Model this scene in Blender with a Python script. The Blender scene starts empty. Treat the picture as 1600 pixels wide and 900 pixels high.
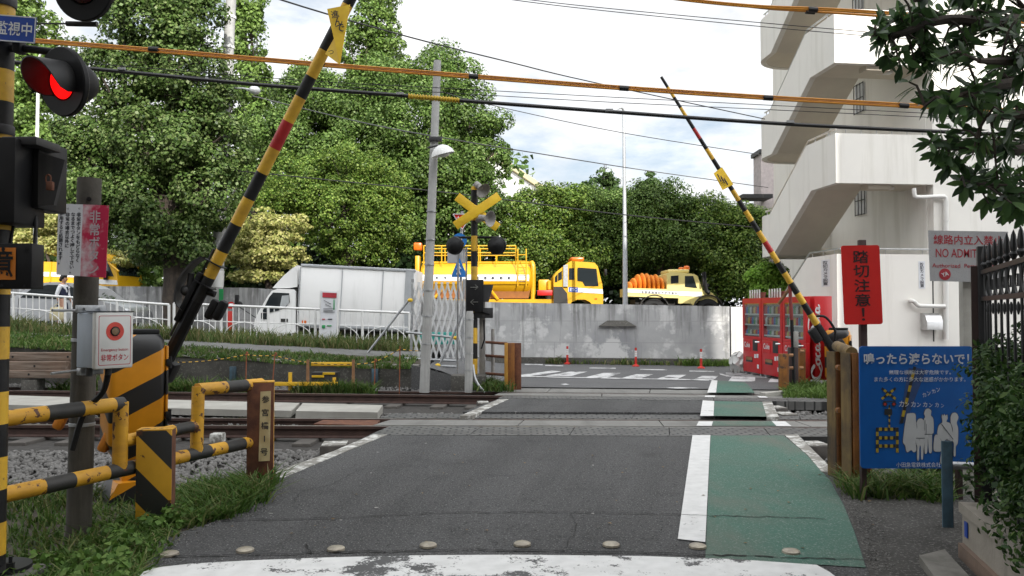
import bpy, bmesh, math, random
import numpy as np
from mathutils import Vector, Matrix
R = math.radians
scene = bpy.context.scene
COL = scene.collection
random.seed(7)
FPX = 1246.0            # focal length in pixels of a 1600 px wide picture
PITCH = math.atan(35 / FPX)
CAMH = 1.5

def W(px, py, d):
    """a world point seen at pixel (px,py) and standing d metres in front of the camera"""
    v = (px - 800) / FPX; w = -(py - 450) / FPX
    y = math.cos(PITCH) - w * math.sin(PITCH); z = math.sin(PITCH) + w * math.cos(PITCH)
    s = d / y
    return Vector((v * s, d, CAMH + z * s))

def G(px, py, z=0.0):
    v = (px - 800) / FPX; w = -(py - 450) / FPX
    y = math.cos(PITCH) - w * math.sin(PITCH); zz = math.sin(PITCH) + w * math.cos(PITCH)
    s = (z - CAMH) / zz
    return Vector((v * s, y * s, z))

# ------------------------------------------------------------------ materials
def _nodes(name):
    m = bpy.data.materials.new(name); m.use_nodes = True
    nt = m.node_tree
    return m, nt, nt.nodes, nt.links, nt.nodes['Principled BSDF']

def c4(c):
    return (c[0], c[1], c[2], 1.0)

def mixrgb(N, L, fac, a, b):
    n = N.new('ShaderNodeMix'); n.data_type = 'RGBA'
    for sock, val in ((n.inputs[0], fac), (n.inputs[6], a), (n.inputs[7], b)):
        if isinstance(val, (int, float)): sock.default_value = val
        elif isinstance(val, tuple): sock.default_value = val if len(val) == 4 else c4(val)
        else: L.new(val, sock)
    return n.outputs[2]

def noise(N, L, vec, scale, detail=5, rough=.6, stretch=None):
    if stretch:
        mp = N.new('ShaderNodeMapping'); mp.inputs['Scale'].default_value = stretch
        L.new(vec, mp.inputs['Vector']); vec = mp.outputs['Vector']
    n = N.new('ShaderNodeTexNoise'); n.inputs['Scale'].default_value = scale
    n.inputs['Detail'].default_value = detail; n.inputs['Roughness'].default_value = rough
    L.new(vec, n.inputs['Vector'])
    return n.outputs['Fac']

def ramp(N, L, fac, lo, hi):
    n = N.new('ShaderNodeMapRange'); n.inputs['From Min'].default_value = lo; n.inputs['From Max'].default_value = hi
    L.new(fac, n.inputs['Value'])
    return n.outputs['Result']

def bump(N, L, bsdf, h, strength, dist=.01):
    b = N.new('ShaderNodeBump'); b.inputs['Strength'].default_value = strength; b.inputs['Distance'].default_value = dist
    L.new(h, b.inputs['Height']); L.new(b.outputs['Normal'], bsdf.inputs['Normal'])

def mat(name, col, rough=.6, metal=0., col2=None, scale=6., lo=.35, hi=.65, chip=None, chip_scale=14., chip_lo=.62,
        bmp=0., bscale=60., streak=None, streak_col=None, streak_lo=.5, streak_hi=.7, spec=None, coat=0., speck=None, speck_scale=180.):
    m, nt, N, L, B = _nodes(name)
    tc = N.new('ShaderNodeTexCoord'); V = tc.outputs['Object']
    if col2 is None: col2 = tuple(c * .78 for c in col)
    f = ramp(N, L, noise(N, L, V, scale), lo, hi)
    out = mixrgb(N, L, f, c4(col), c4(col2))
    if speck:
        sp = ramp(N, L, noise(N, L, V, speck_scale, 2, .7), .56, .66)
        out = mixrgb(N, L, sp, out, c4(speck))
    if streak:
        s = ramp(N, L, noise(N, L, V, 1., 6, .65, streak), streak_lo, streak_hi)
        out = mixrgb(N, L, s, out, c4(streak_col))
    if chip:
        s = ramp(N, L, noise(N, L, V, chip_scale, 6, .6), chip_lo, chip_lo + .025)
        out = mixrgb(N, L, s, out, c4(chip))
    L.new(out, B.inputs['Base Color'])
    B.inputs['Roughness'].default_value = rough; B.inputs['Metallic'].default_value = metal
    if spec is not None: B.inputs['Specular IOR Level'].default_value = spec
    if coat: B.inputs['Coat Weight'].default_value = coat
    if bmp: bump(N, L, B, noise(N, L, V, bscale, 4, .7), bmp)
    return m

def worn_paint(name, paint, under, scale=3., lo=.5, width=.03, ascale=25.):
    m, nt, N, L, B = _nodes(name)
    V = N.new('ShaderNodeTexCoord').outputs['Object']
    n1 = noise(N, L, V, scale, 8, .72); n2 = noise(N, L, V, ascale, 4, .7)
    ad = N.new('ShaderNodeMath'); ad.operation = 'MULTIPLY_ADD'; L.new(n2, ad.inputs[0]); ad.inputs[1].default_value = .25; L.new(n1, ad.inputs[2])
    f = ramp(N, L, ad.outputs[0], lo + .12, lo + .12 + width)
    pv = mixrgb(N, L, ramp(N, L, noise(N, L, V, 9., 5), .3, .75), c4(paint), c4(tuple(c * .8 for c in paint)))
    out = mixrgb(N, L, f, pv, c4(under))
    L.new(out, B.inputs['Base Color']); B.inputs['Roughness'].default_value = .75
    bump(N, L, B, n2, .25, .004)
    return m

def leaf_mat(name, cols, trans=.35, rough=.45, spec=.2):
    m, nt, N, L, B = _nodes(name)
    g = N.new('ShaderNodeNewGeometry')
    cr = N.new('ShaderNodeValToRGB'); L.new(g.outputs['Random Per Island'], cr.inputs['Fac'])
    el = cr.color_ramp.elements
    while len(el) < len(cols): el.new(.5)
    for i, c in enumerate(cols): el[i].position = i / (len(cols) - 1); el[i].color = c4(c)
    V = N.new('ShaderNodeTexCoord').outputs['Object']
    f = ramp(N, L, noise(N, L, V, .55, 3), .35, .65)
    hs = N.new('ShaderNodeHueSaturation'); L.new(cr.outputs['Color'], hs.inputs['Color'])
    mu = N.new('ShaderNodeMath'); mu.operation = 'MULTIPLY_ADD'; L.new(f, mu.inputs[0]); mu.inputs[1].default_value = .5; mu.inputs[2].default_value = .75
    L.new(mu.outputs[0], hs.inputs['Value'])
    L.new(hs.outputs['Color'], B.inputs['Base Color']); B.inputs['Roughness'].default_value = rough
    B.inputs['Specular IOR Level'].default_value = spec
    t = N.new('ShaderNodeBsdfTranslucent'); L.new(hs.outputs['Color'], t.inputs['Color'])
    mx = N.new('ShaderNodeMixShader'); mx.inputs[0].default_value = trans
    L.new(B.outputs[0], mx.inputs[1]); L.new(t.outputs[0], mx.inputs[2])
    L.new(mx.outputs[0], N['Material Output'].inputs['Surface'])
    return m

def glow(name, col, strength):
    m, nt, N, L, B = _nodes(name)
    B.inputs['Base Color'].default_value = c4(col); B.inputs['Emission Color'].default_value = c4(col)
    B.inputs['Emission Strength'].default_value = strength
    return m

def glass(name, col=(.03, .04, .05), rough=.03):
    m, nt, N, L, B = _nodes(name)
    B.inputs['Base Color'].default_value = c4(col); B.inputs['Roughness'].default_value = rough
    B.inputs['Specular IOR Level'].default_value = .5
    return m

def clear_glass(name):
    m, nt, N, L, B = _nodes(name)
    tr = N.new('ShaderNodeBsdfTransparent'); gl = N.new('ShaderNodeBsdfGlossy'); gl.inputs['Roughness'].default_value = .04
    mx = N.new('ShaderNodeMixShader'); mx.inputs[0].default_value = .13
    tr.inputs['Color'].default_value = (.9, .93, .93, 1)
    L.new(tr.outputs[0], mx.inputs[1]); L.new(gl.outputs[0], mx.inputs[2]); L.new(mx.outputs[0], N['Material Output'].inputs['Surface'])
    return m

# ------------------------------------------------------------------ objects
def tag(o, label=None, cat=None, group=None, kind=None):
    if label: o['label'] = label
    if cat: o['category'] = cat
    if group: o['group'] = group
    if kind: o['kind'] = kind
    return o

def thing(name, label, cat, loc=(0, 0, 0), rot=(0, 0, 0), group=None):
    o = bpy.data.objects.new(name, None); COL.objects.link(o)
    o.empty_display_size = .2
    o.location = loc; o.rotation_euler = rot
    return tag(o, label, cat, group)

def copy_tree(o, parent=None):
    c = o.copy(); COL.objects.link(c)
    if parent: c.parent = parent
    for ch in list(o.children): copy_tree(ch, c)
    return c

def root_loc(p):
    v = Vector((0, 0, 0))
    while p is not None:
        v = v + Vector(p.location); p = p.parent
    return v

def rz(a): return Matrix.Rotation(a, 3, 'Z')

class MB:
    def __init__(s):
        s.v = []; s.f = []; s.m = []
    def add(s, vs, fs, mi=0):
        b = len(s.v); s.v += [Vector(v) for v in vs]
        for f in fs: s.f.append([b + i for i in f]); s.m.append(mi)
        return s
    def poly(s, pts, mi=0): return s.add(pts, [list(range(len(pts)))], mi)
    def box(s, c, size, rot=None, mi=0, bev=0.):
        hx, hy, hz = size[0] / 2, size[1] / 2, size[2] / 2
        c = Vector(c)
        if isinstance(rot, (int, float)): rot = rz(rot)
        if bev <= 0:
            vs = [Vector((x, y, z)) for x in (-hx, hx) for y in (-hy, hy) for z in (-hz, hz)]
            fs = [(0, 1, 3, 2), (4, 6, 7, 5), (0, 4, 5, 1), (2, 3, 7, 6), (0, 2, 6, 4), (1, 5, 7, 3)]
        else:
            b = min(bev, hx * .95, hy * .95, hz * .95)
            bm = bmesh.new(); bmesh.ops.create_cube(bm, size=1.)
            for v in bm.verts: v.co = Vector((v.co.x * 2 * hx, v.co.y * 2 * hy, v.co.z * 2 * hz))
            bmesh.ops.bevel(bm, geom=bm.edges[:], offset=b, segments=2, profile=.5, affect='EDGES')
            bm.verts.index_update()
            vs = [v.co.copy() for v in bm.verts]; fs = [[v.index for v in f.verts] for f in bm.faces]; bm.free()
        vs = [c + (rot @ v if rot is not None else v) for v in vs]
        return s.add(vs, fs, mi)
    def tube(s, pts, r, n=10, mi=0, cap=True, mis=None):
        pts = [Vector(p) for p in pts]; k = len(pts)
        rs = r if isinstance(r, (list, tuple)) else [r] * k
        T = []
        for i in range(k):
            a = pts[max(i - 1, 0)]; b = pts[min(i + 1, k - 1)]
            t = (b - a); T.append(t.normalized() if t.length > 1e-9 else Vector((0, 0, 1)))
        u = T[0].orthogonal().normalized()
        vs = []
        for i in range(k):
            u = (u - T[i] * u.dot(T[i]))
            u = u.normalized() if u.length > 1e-6 else T[i].orthogonal().normalized()
            w = T[i].cross(u)
            for j in range(n):
                a = 2 * math.pi * j / n
                vs.append(pts[i] + (u * math.cos(a) + w * math.sin(a)) * rs[i])
        b = len(s.v); s.v += vs
        for i in range(k - 1):
            m_ = mis[i] if mis else mi
            for j in range(n):
                s.f.append([b + i * n + j, b + i * n + (j + 1) % n, b + (i + 1) * n + (j + 1) % n, b + (i + 1) * n + j]); s.m.append(m_)
        if cap:
            s.f.append([b + j for j in range(n)][::-1]); s.m.append(mis[0] if mis else mi)
            s.f.append([b + (k - 1) * n + j for j in range(n)]); s.m.append(mis[-1] if mis else mi)
        return s
    def cyl(s, p0, p1, r0, r1=None, n=16, mi=0): return s.tube([p0, p1], [r0, r0 if r1 is None else r1], n, mi)
    def prism(s, poly, o, ax, ay, th, mi=0, mi_side=None):
        """2D polygon in plane (ax,ay) at o, extruded th along ax x ay"""
        o = Vector(o); ax = Vector(ax); ay = Vector(ay); nz = ax.cross(ay).normalized()
        a = [o + ax * p[0] + ay * p[1] for p in poly]; b = [p + nz * th for p in a]
        k = len(poly)
        area = sum(poly[i][0] * poly[(i + 1) % k][1] - poly[(i + 1) % k][0] * poly[i][1] for i in range(k))
        fl = [list(range(k))[::-1], [k + i for i in range(k)]]
        sd = [[i, (i + 1) % k, k + (i + 1) % k, k + i] for i in range(k)]
        if (area < 0) != (th < 0): fl = [f[::-1] for f in fl]; sd = [f[::-1] for f in sd]
        bs = len(s.v); s.v += a + b
        for f in fl: s.f.append([bs + i for i in f]); s.m.append(mi)
        for f in sd: s.f.append([bs + i for i in f]); s.m.append(mi if mi_side is None else mi_side)
        return s
    def lathe(s, prof, o, axis=(0, 0, 1), n=24, mi=0):
        o = Vector(o); A = Vector(axis).normalized(); u = A.orthogonal().normalized(); w = A.cross(u)
        vs = []
        for (r, h) in prof:
            for j in range(n):
                a = 2 * math.pi * j / n
                vs.append(o + A * h + (u * math.cos(a) + w * math.sin(a)) * max(r, 1e-4))
        fs = [[i * n + j, i * n + (j + 1) % n, (i + 1) * n + (j + 1) % n, (i + 1) * n + j] for i in range(len(prof) - 1) for j in range(n)]
        return s.add(vs, fs, mi)
    def ball(s, c, r, n=12, mi=0):
        r = r if isinstance(r, (tuple, list)) else (r, r, r); c = Vector(c)
        k = n // 2 + 1; vs = []
        for i in range(k):
            th = math.pi * i / (k - 1)
            for j in range(n):
                a = 2 * math.pi * j / n
                vs.append(c + Vector((r[0] * max(math.sin(th), 1e-3) * math.cos(a), r[1] * max(math.sin(th), 1e-3) * math.sin(a), -r[2] * math.cos(th))))
        fs = [[i * n + j, i * n + (j + 1) % n, (i + 1) * n + (j + 1) % n, (i + 1) * n + j] for i in range(k - 1) for j in range(n)]
        return s.add(vs, fs, mi)
    def build(s, name, mats, parent=None, world=False, smooth=35, kind=None):
        me = bpy.data.meshes.new(name)
        off = root_loc(parent) if (world and parent is not None) else Vector((0, 0, 0))
        me.from_pydata([tuple(v - off) for v in s.v], [], s.f)
        mats = mats if isinstance(mats, (list, tuple)) else [mats]
        for m_ in mats: me.materials.append(m_)
        me.polygons.foreach_set('material_index', s.m)
        if smooth:
            me.polygons.foreach_set('use_smooth', [True] * len(me.polygons))
            me.set_sharp_from_angle(angle=R(smooth))
        me.validate(); me.update()
        o = bpy.data.objects.new(name, me); COL.objects.link(o)
        if parent is not None: o.parent = parent
        if kind: o['kind'] = kind
        return o

def npmesh(name, verts, faces, mats, parent=None, mat_idx=None, smooth=False, kind=None):
    """verts (n,3), faces (m,k) of one polygon size"""
    me = bpy.data.meshes.new(name); n = len(verts); m_, k = faces.shape
    me.vertices.add(n); me.vertices.foreach_set('co', np.ascontiguousarray(verts, dtype=np.float32).ravel())
    me.loops.add(m_ * k); me.loops.foreach_set('vertex_index', np.ascontiguousarray(faces, dtype=np.int32).ravel())
    me.polygons.add(m_); me.polygons.foreach_set('loop_start', np.arange(0, m_ * k, k, dtype=np.int32))
    for x in (mats if isinstance(mats, (list, tuple)) else [mats]): me.materials.append(x)
    if mat_idx is not None: me.polygons.foreach_set('material_index', np.asarray(mat_idx, dtype=np.int32))
    if smooth: me.polygons.foreach_set('use_smooth', np.ones(m_, dtype=bool))
    me.update(calc_edges=True)
    o = bpy.data.objects.new(name, me); COL.objects.link(o)
    if parent is not None: o.parent = parent
    if kind: o['kind'] = kind
    return o

_fc = None
def lettering(body, parent, m, origin, ax, ay, w=None, h=None, bold=0., world=True, name='lettering', vertical=False, depth=.0015, line=1.0, extra=None, spacing=1.):
    """text as a thin mesh filling a w x h box centred at origin in the plane ax, ay"""
    global _fc
    if vertical: body = '\n'.join(body)
    cu = bpy.data.curves.new('txt', 'FONT'); cu.body = body; cu.align_x = 'CENTER'; cu.offset = bold; cu.space_line = line; cu.resolution_u = 3
    cu.space_character = spacing
    ob = bpy.data.objects.new('txt', cu); COL.objects.link(ob)
    dg = bpy.context.evaluated_depsgraph_get(); dg.update()
    me = bpy.data.meshes.new_from_object(ob.evaluated_get(dg))
    bpy.data.objects.remove(ob); bpy.data.curves.remove(cu)
    n = len(me.vertices); co = np.zeros(n * 3, dtype=np.float32); me.vertices.foreach_get('co', co); co = co.reshape(-1, 3)
    lo = co.min(0); hi = co.max(0); c = (lo + hi) / 2; sz = hi - lo
    sx = w / sz[0] if w else None; sy = h / sz[1] if h else None
    sx = sx or sy; sy = sy or sx
    o = Vector(origin); ax = Vector(ax).normalized(); ay = Vector(ay).normalized(); nz = ax.cross(ay)
    off = root_loc(parent) if (world and parent is not None) else Vector((0, 0, 0))
    pts = [(o + ax * float((p[0] - c[0]) * sx) + ay * float((p[1] - c[1]) * sy) + nz * depth - off) for p in co]
    if extra: pts = [extra(p) for p in pts]
    me.vertices.foreach_set('co', np.array([tuple(p) for p in pts], dtype=np.float32).ravel())
    me.materials.clear(); me.materials.append(m)
    me.name = name; me.update()
    t = bpy.data.objects.new(name, me); COL.objects.link(t)
    if parent is not None: t.parent = parent
    return t

def catmull(P, k=8, closed=False):
    P = [Vector(p) for p in P]; out = []
    n = len(P)
    for i in range(n - 1):
        p0 = P[max(i - 1, 0)]; p1 = P[i]; p2 = P[i + 1]; p3 = P[min(i + 2, n - 1)]
        for j in range(k):
            t = j / k
            out.append(.5 * ((2 * p1) + (p2 - p0) * t + (2 * p0 - 5 * p1 + 4 * p2 - p3) * t * t + (3 * p1 - p0 - 3 * p2 + p3) * t ** 3))
    out.append(P[-1]); return out

# ------------------------------------------------------------------ foliage
LEAF_D = (np.array([[0, 0, 0], [.42, .5, .09], [0, 1, -.06], [-.42, .5, .09]]), np.array([[0, 1, 2, 3]]))
def _long():
    v = np.array([[0, 0, 0], [.16, .28, .05], [.2, .62, .02], [0, 1, -.12], [-.2, .62, .02], [-.16, .28, .05], [0, .3, -.01], [0, .64, -.05]], dtype=float)
    f = np.array([[0, 1, 2, 7], [0, 7, 4, 5], [7, 2, 3, 3], [7, 3, 3, 4]])
    v = np.array([[0, 0, 0], [.17, .3, .06], [.19, .62, .02], [0, 1, -.14], [-.19, .62, .02], [-.17, .3, .06]], dtype=float)
    f = np.array([[0, 1, 4, 5], [1, 2, 3, 4]])
    return v, f
LEAF_L = _long()

def leaves(pos, direc, up, size, shape):
    """place one leaf mesh per row; direc = growth axis, up = face normal hint"""
    sv, sf = shape; n = len(pos)
    d = direc / np.maximum(np.linalg.norm(direc, axis=1, keepdims=True), 1e-6)
    x = np.cross(d, up); x /= np.maximum(np.linalg.norm(x, axis=1, keepdims=True), 1e-6)
    z = np.cross(x, d)
    V = pos[:, None, :] + size[:, None, None] * (sv[None, :, 0:1] * x[:, None, :] + sv[None, :, 1:2] * d[:, None, :] + sv[None, :, 2:3] * z[:, None, :])
    F = (np.arange(n) * len(sv))[:, None, None] + sf[None]
    return V.reshape(-1, 3), F.reshape(-1, sf.shape[1])

def crown_pts(rng, blobs, n, clump_r, per, shell=.45, zsquash=.8):
    """leaf tufts spread over leaf masses: returns leaf points and the way each one faces"""
    vol = np.array([b[1][0] * b[1][1] + b[1][1] * b[1][2] + b[1][0] * b[1][2] for b in blobs]); vol = vol / vol.sum()
    nc = max(1, n // per)
    bi = rng.choice(len(blobs), nc, p=vol)
    C = np.array([b[0] for b in blobs])[bi]; Rr = np.array([b[1] for b in blobs])[bi]
    u = rng.normal(size=(nc, 3)); u /= np.linalg.norm(u, axis=1, keepdims=True)
    rad = (1 - shell * rng.random(nc) ** 1.8) * (1 + .1 * rng.normal(size=nc))
    cc = C + Rr * u * rad[:, None]
    w = rng.normal(size=(nc, per, 3)) + u[:, None, :] * .7; w /= np.linalg.norm(w, axis=2, keepdims=True)
    cr = clump_r * (.55 + .8 * rng.random((nc, 1, 1)))
    off = w * cr * (.55 + .5 * rng.random((nc, per, 1)) ** .6); off[:, :, 2] *= zsquash
    return (cc[:, None, :] + off).reshape(-1, 3), w.reshape(-1, 3)

def crown(name, parent, m, blobs, n=20000, leaf=.14, clump_r=.45, per=28, seed=0, shape=LEAF_D, droop=0., shell=.45, kind=None, zsquash=.8, zmin=None):
    rng = np.random.default_rng(seed)
    P, out = crown_pts(rng, blobs, n, clump_r, per, shell, zsquash)
    if zmin is not None:
        keep = P[:, 2] > zmin; P = P[keep]; out = out[keep]
    n = len(P)
    up = out * .9 + np.array([0, 0, .35]) + rng.normal(size=(n, 3)) * .38
    d = np.cross(up, rng.normal(size=(n, 3))) + out * .35; d /= np.maximum(np.linalg.norm(d, axis=1, keepdims=True), 1e-6); d[:, 2] -= droop
    s = leaf * (.6 + .75 * rng.random(n))
    V, F = leaves(P - d * (s * .5)[:, None], d, up, s, shape)
    off = root_loc(parent) if parent is not None else Vector((0, 0, 0))
    return npmesh(name, V - np.array(off), F, m, parent, kind=kind)

def limbs(mb, base, blobs, r0, rng, fork=.45, wob=.15):
    """a tapered trunk from base and one limb into every blob"""
    base = Vector(base); cs = [Vector(b[0]) for b in blobs]
    top = sum(cs, Vector((0, 0, 0))) / len(cs)
    f = base.lerp(top, fork); f.x = base.x + (f.x - base.x) * .6; f.y = base.y + (f.y - base.y) * .6
    tr = []
    for i in range(7):
        t = i / 6; p = base.lerp(f, t)
        tr.append(p + Vector((rng.normal() * wob * .3, rng.normal() * wob * .3, 0)) * t)
    mb.tube(tr, [r0 * (1.25 if i == 0 else 1.05 - .28 * i / 6) for i in range(7)], 12)
    for c, b in zip(cs, blobs):
        a = tr[-1] if rng.random() < .6 else tr[4]
        mid = a.lerp(c, .5) + Vector((rng.normal(), rng.normal(), rng.normal() * .4)) * wob * 1.5
        P = catmull([a, mid, c], 5)
        rr = r0 * .5
        mb.tube(P, [rr * (1 - .8 * i / (len(P) - 1)) for i in range(len(P))], 7)
        for _ in range(4):
            u = Vector(rng.normal(size=3)); u.normalize(); u.z = abs(u.z) * .6
            e = c + Vector((u.x * b[1][0], u.y * b[1][1], u.z * b[1][2])) * .85
            s0 = P[len(P) // 2 + 1]
            mb.tube([s0, s0.lerp(e, .5) + Vector(rng.normal(size=3)) * .15, e], [rr * .38, rr * .22, rr * .06], 5)

def tree(name, label, cat, base, blobs, mleaf, mbark, r0=.2, n=20000, leaf=.14, clump_r=.45, per=28, seed=0, group=None, droop=0., shell=.45, fork=.45, shape=LEAF_D, zsquash=.8):
    rng = np.random.default_rng(seed + 100)
    blobs = [(b[0], tuple(max(r_ - clump_r * .6, r_ * .5) for r_ in b[1])) for b in blobs]
    t = thing(name, label, cat, base, group=group)
    mb = MB(); limbs(mb, base, blobs, r0, rng, fork)
    mb.build('trunk', mbark, t, world=True)
    crown('crown', t, mleaf, blobs, n, leaf, clump_r, per, seed, shape, droop, shell, zsquash=zsquash)
    return t

def inpoly(x, y, poly):
    r = np.zeros(len(x), dtype=bool); k = len(poly)
    for i in range(k):
        x1, y1 = poly[i][0], poly[i][1]; x2, y2 = poly[(i + 1) % k][0], poly[(i + 1) % k][1]
        c = ((y1 > y) != (y2 > y)) & (x < (x2 - x1) * (y - y1) / (y2 - y1 + 1e-12) + x1)
        r ^= c
    return r

def scatter(rng, poly, n):
    a = np.array([(p[0], p[1]) for p in poly]); lo = a.min(0); hi = a.max(0)
    out = np.zeros((0, 2))
    while len(out) < n:
        q = lo + (hi - lo) * rng.random((n * 2, 2)); q = q[inpoly(q[:, 0], q[:, 1], a)]
        out = np.vstack([out, q])
    return out[:n]

def grass(name, label, poly, n, h, m, zf, seed=0, width=.008, lean=.5, patch=.9, tuft=7):
    rng = np.random.default_rng(seed)
    q = scatter(rng, poly, max(1, n // tuft))
    dens = .5 + .5 * np.sin(q[:, 0] * 3.1 + seed) * np.cos(q[:, 1] * 2.7 + seed * .7)
    keep = rng.random(len(q)) < (1 - patch * .6) + patch * .6 * dens
    q = q[keep]; hh0 = (.55 + .6 * rng.random(len(q))) * (.6 + .55 * dens[keep])
    p = np.repeat(q, tuft, axis=0) + rng.normal(size=(len(q) * tuft, 2)) * .035; n = len(p)
    hh = h * np.repeat(hh0, tuft) * (.5 + .7 * rng.random(n))
    a = rng.random(n) * 2 * np.pi; L_ = hh * lean * (.2 + 1.3 * rng.random(n))
    dx, dy = np.cos(a), np.sin(a); b = rng.random(n) * 2 * np.pi; wx, wy = np.cos(b) * width * (.6 + .8 * rng.random(n)), np.sin(b) * width
    z = zf(p[:, 0], p[:, 1]) - .01
    V = np.zeros((n, 6, 3))
    for i, (t, k, w_) in enumerate(((0, 0, 1), (.55, .3, .8), (1, 1, .12))):
        droop = 1 - .18 * k
        V[:, 2 * i, 0] = p[:, 0] + dx * L_ * k + wx * w_; V[:, 2 * i + 1, 0] = p[:, 0] + dx * L_ * k - wx * w_
        V[:, 2 * i, 1] = p[:, 1] + dy * L_ * k + wy * w_; V[:, 2 * i + 1, 1] = p[:, 1] + dy * L_ * k - wy * w_
        V[:, 2 * i, 2] = V[:, 2 * i + 1, 2] = z + hh * t * droop
    F = (np.arange(n) * 6)[:, None, None] + np.array([[0, 1, 3, 2], [2, 3, 5, 4]])[None]
    o = npmesh(name, V.reshape(-1, 3), F.reshape(-1, 4), m, kind='stuff')
    return tag(o, label, 'grass')

def stones(name, label, poly, n, size, m, zf, seed=0):
    rng = np.random.default_rng(seed)
    bm = bmesh.new(); bmesh.ops.create_icosphere(bm, subdivisions=1, radius=1.); bm.verts.index_update()
    sv = np.array([v.co[:] for v in bm.verts]); sf = np.array([[v.index for v in f.verts] for f in bm.faces]); bm.free()
    q = scatter(rng, poly, n)
    s = size * (.55 + .8 * rng.random(n) ** 1.5)
    A = rng.normal(size=(n, 3, 3)); Q, _ = np.linalg.qr(A)
    jit = 1 + .28 * rng.normal(size=(n, len(sv), 1))
    loc = sv[None] * np.clip(jit, .55, 1.5) * np.array([1., .8, .62])[None, None]
    V = np.einsum('nij,nkj->nki', Q, loc) * s[:, None, None]
    z = zf(q[:, 0], q[:, 1]) + s * .25 * rng.random(n)
    V += np.stack([q[:, 0], q[:, 1], z], axis=1)[:, None, :]
    F = (np.arange(n) * len(sv))[:, None, None] + sf[None]
    o = npmesh(name, V.reshape(-1, 3), F.reshape(-1, 3), m, kind='stuff')
    return tag(o, label, 'stones')
# ------------------------------------------------------------------ material set
M = {}
def asphalt(name, c):
    m, nt, N, L, B = _nodes(name); V = N.new('ShaderNodeTexCoord').outputs['Object']
    mp = N.new('ShaderNodeMapping'); mp.inputs['Rotation'].default_value = (0, 0, R(13)); L.new(V, mp.inputs['Vector']); T = mp.outputs['Vector']
    o = mixrgb(N, L, ramp(N, L, noise(N, L, T, 1., 4, .6, (1.6, .16, 1)), .4, .62), tuple(x * 1.12 for x in c), tuple(x * .8 for x in c))
    o = mixrgb(N, L, ramp(N, L, noise(N, L, V, 1.7, 7, .7), .54, .7), o, tuple(x * .62 for x in c))
    o = mixrgb(N, L, ramp(N, L, noise(N, L, V, 26, 5, .75), .53, .64), o, tuple(x * .34 for x in c))
    o = mixrgb(N, L, ramp(N, L, noise(N, L, V, 70, 3, .7), .575, .65), o, (.25, .25, .245))
    o = mixrgb(N, L, ramp(N, L, noise(N, L, V, 11, 2, .5), .755, .765), o, (.36, .35, .33))
    L.new(o, B.inputs['Base Color']); B.inputs['Roughness'].default_value = .86; B.inputs['Specular IOR Level'].default_value = .3
    bump(N, L, B, noise(N, L, V, 60, 5, .75), .9, .014); return m
M['asphalt'] = asphalt('asphalt', (.07, .07, .071))
M['asphalt_far'] = mat('worn asphalt', (.1, .1, .102), .85, col2=(.078, .078, .08), scale=.8, bmp=.3, bscale=90, speck=(.18, .18, .18), speck_scale=60)
M['path'] = mat('pale asphalt', (.13, .13, .125), .9, col2=(.09, .09, .085), scale=1.5, bmp=.3, speck=(.2, .2, .19), speck_scale=50)
M['crack'] = mat('crack', (.012, .012, .012), .95)
M['green'] = mat('green lane coating', (.042, .124, .092), .85, col2=(.058, .115, .087), scale=1.6, lo=.3, hi=.7, bmp=.8, bscale=70, speck=(.17, .22, .19), speck_scale=70, streak=(1.1, .45, 1), streak_col=(.115, .122, .1), streak_lo=.47, streak_hi=.72, chip=(.05, .07, .06), chip_scale=30, chip_lo=.66)
M['white_line'] = worn_paint('white road paint', (.63, .63, .62), (.07, .07, .07), 2.2, .62, .05)
M['stop_line'] = worn_paint('worn white stop line', (.64, .64, .63), (.07, .07, .071), 2.1, .545, .02, 60)
M['worn_line'] = worn_paint('faded white road paint', (.6, .6, .6), (.075, .075, .075), 3.0, .5, .12, 40)
M['edge_paint'] = worn_paint('flaking white edge paint', (.6, .6, .57), (.2, .19, .17), 4.5, .42, .1, 30)
M['concrete'] = mat('concrete', (.3, .29, .27), .9, col2=(.22, .215, .2), scale=2.2, bmp=.2, bscale=45, speck=(.16, .155, .145), speck_scale=60)
M['concrete_pale'] = mat('pale concrete', (.4, .39, .355), .9, col2=(.3, .29, .26), scale=2.5, bmp=.15, bscale=50, streak=(.4, 5, 5), streak_col=(.3, .29, .26), streak_lo=.5, streak_hi=.75)
M['concrete_dark'] = mat('dark stained concrete', (.105, .1, .09), .95, col2=(.06, .057, .05), scale=2.5, bmp=.3, bscale=25, speck=(.15, .145, .13), speck_scale=25)
M['panel'] = mat('crossing slab concrete', (.2, .197, .185), .85, col2=(.155, .152, .143), scale=1.6, bmp=.15, streak=(3.5, .3, 1), streak_col=(.12, .118, .11), streak_lo=.5, streak_hi=.75)
M['soil'] = mat('soil', (.075, .062, .045), .95, col2=(.04, .034, .026), scale=3, bmp=.6, bscale=30)
M['ballast_bed'] = mat('ballast bed', (.055, .05, .045), .95, col2=(.028, .026, .024), scale=14, bmp=.8, bscale=30)
M['stone'] = mat('ballast stone', (.2, .193, .185), .9, col2=(.1, .097, .092), scale=9, lo=.3, hi=.7, bmp=.2, bscale=60)
M['rail_rust'] = mat('rusty rail', (.07, .038, .03), .7, .1, col2=(.045, .025, .02), scale=8, bmp=.15)
M['rail_head'] = mat('polished rail head', (.42, .4, .39), .3, .95, col2=(.3, .28, .27), scale=3)
M['sleeper'] = mat('grimy sleeper', (.1, .09, .08), .9, col2=(.06, .055, .05), scale=6, bmp=.2)
M['dirt_far'] = mat('bare ground', (.09, .085, .065), .95, col2=(.06, .06, .045), scale=.4)

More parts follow.
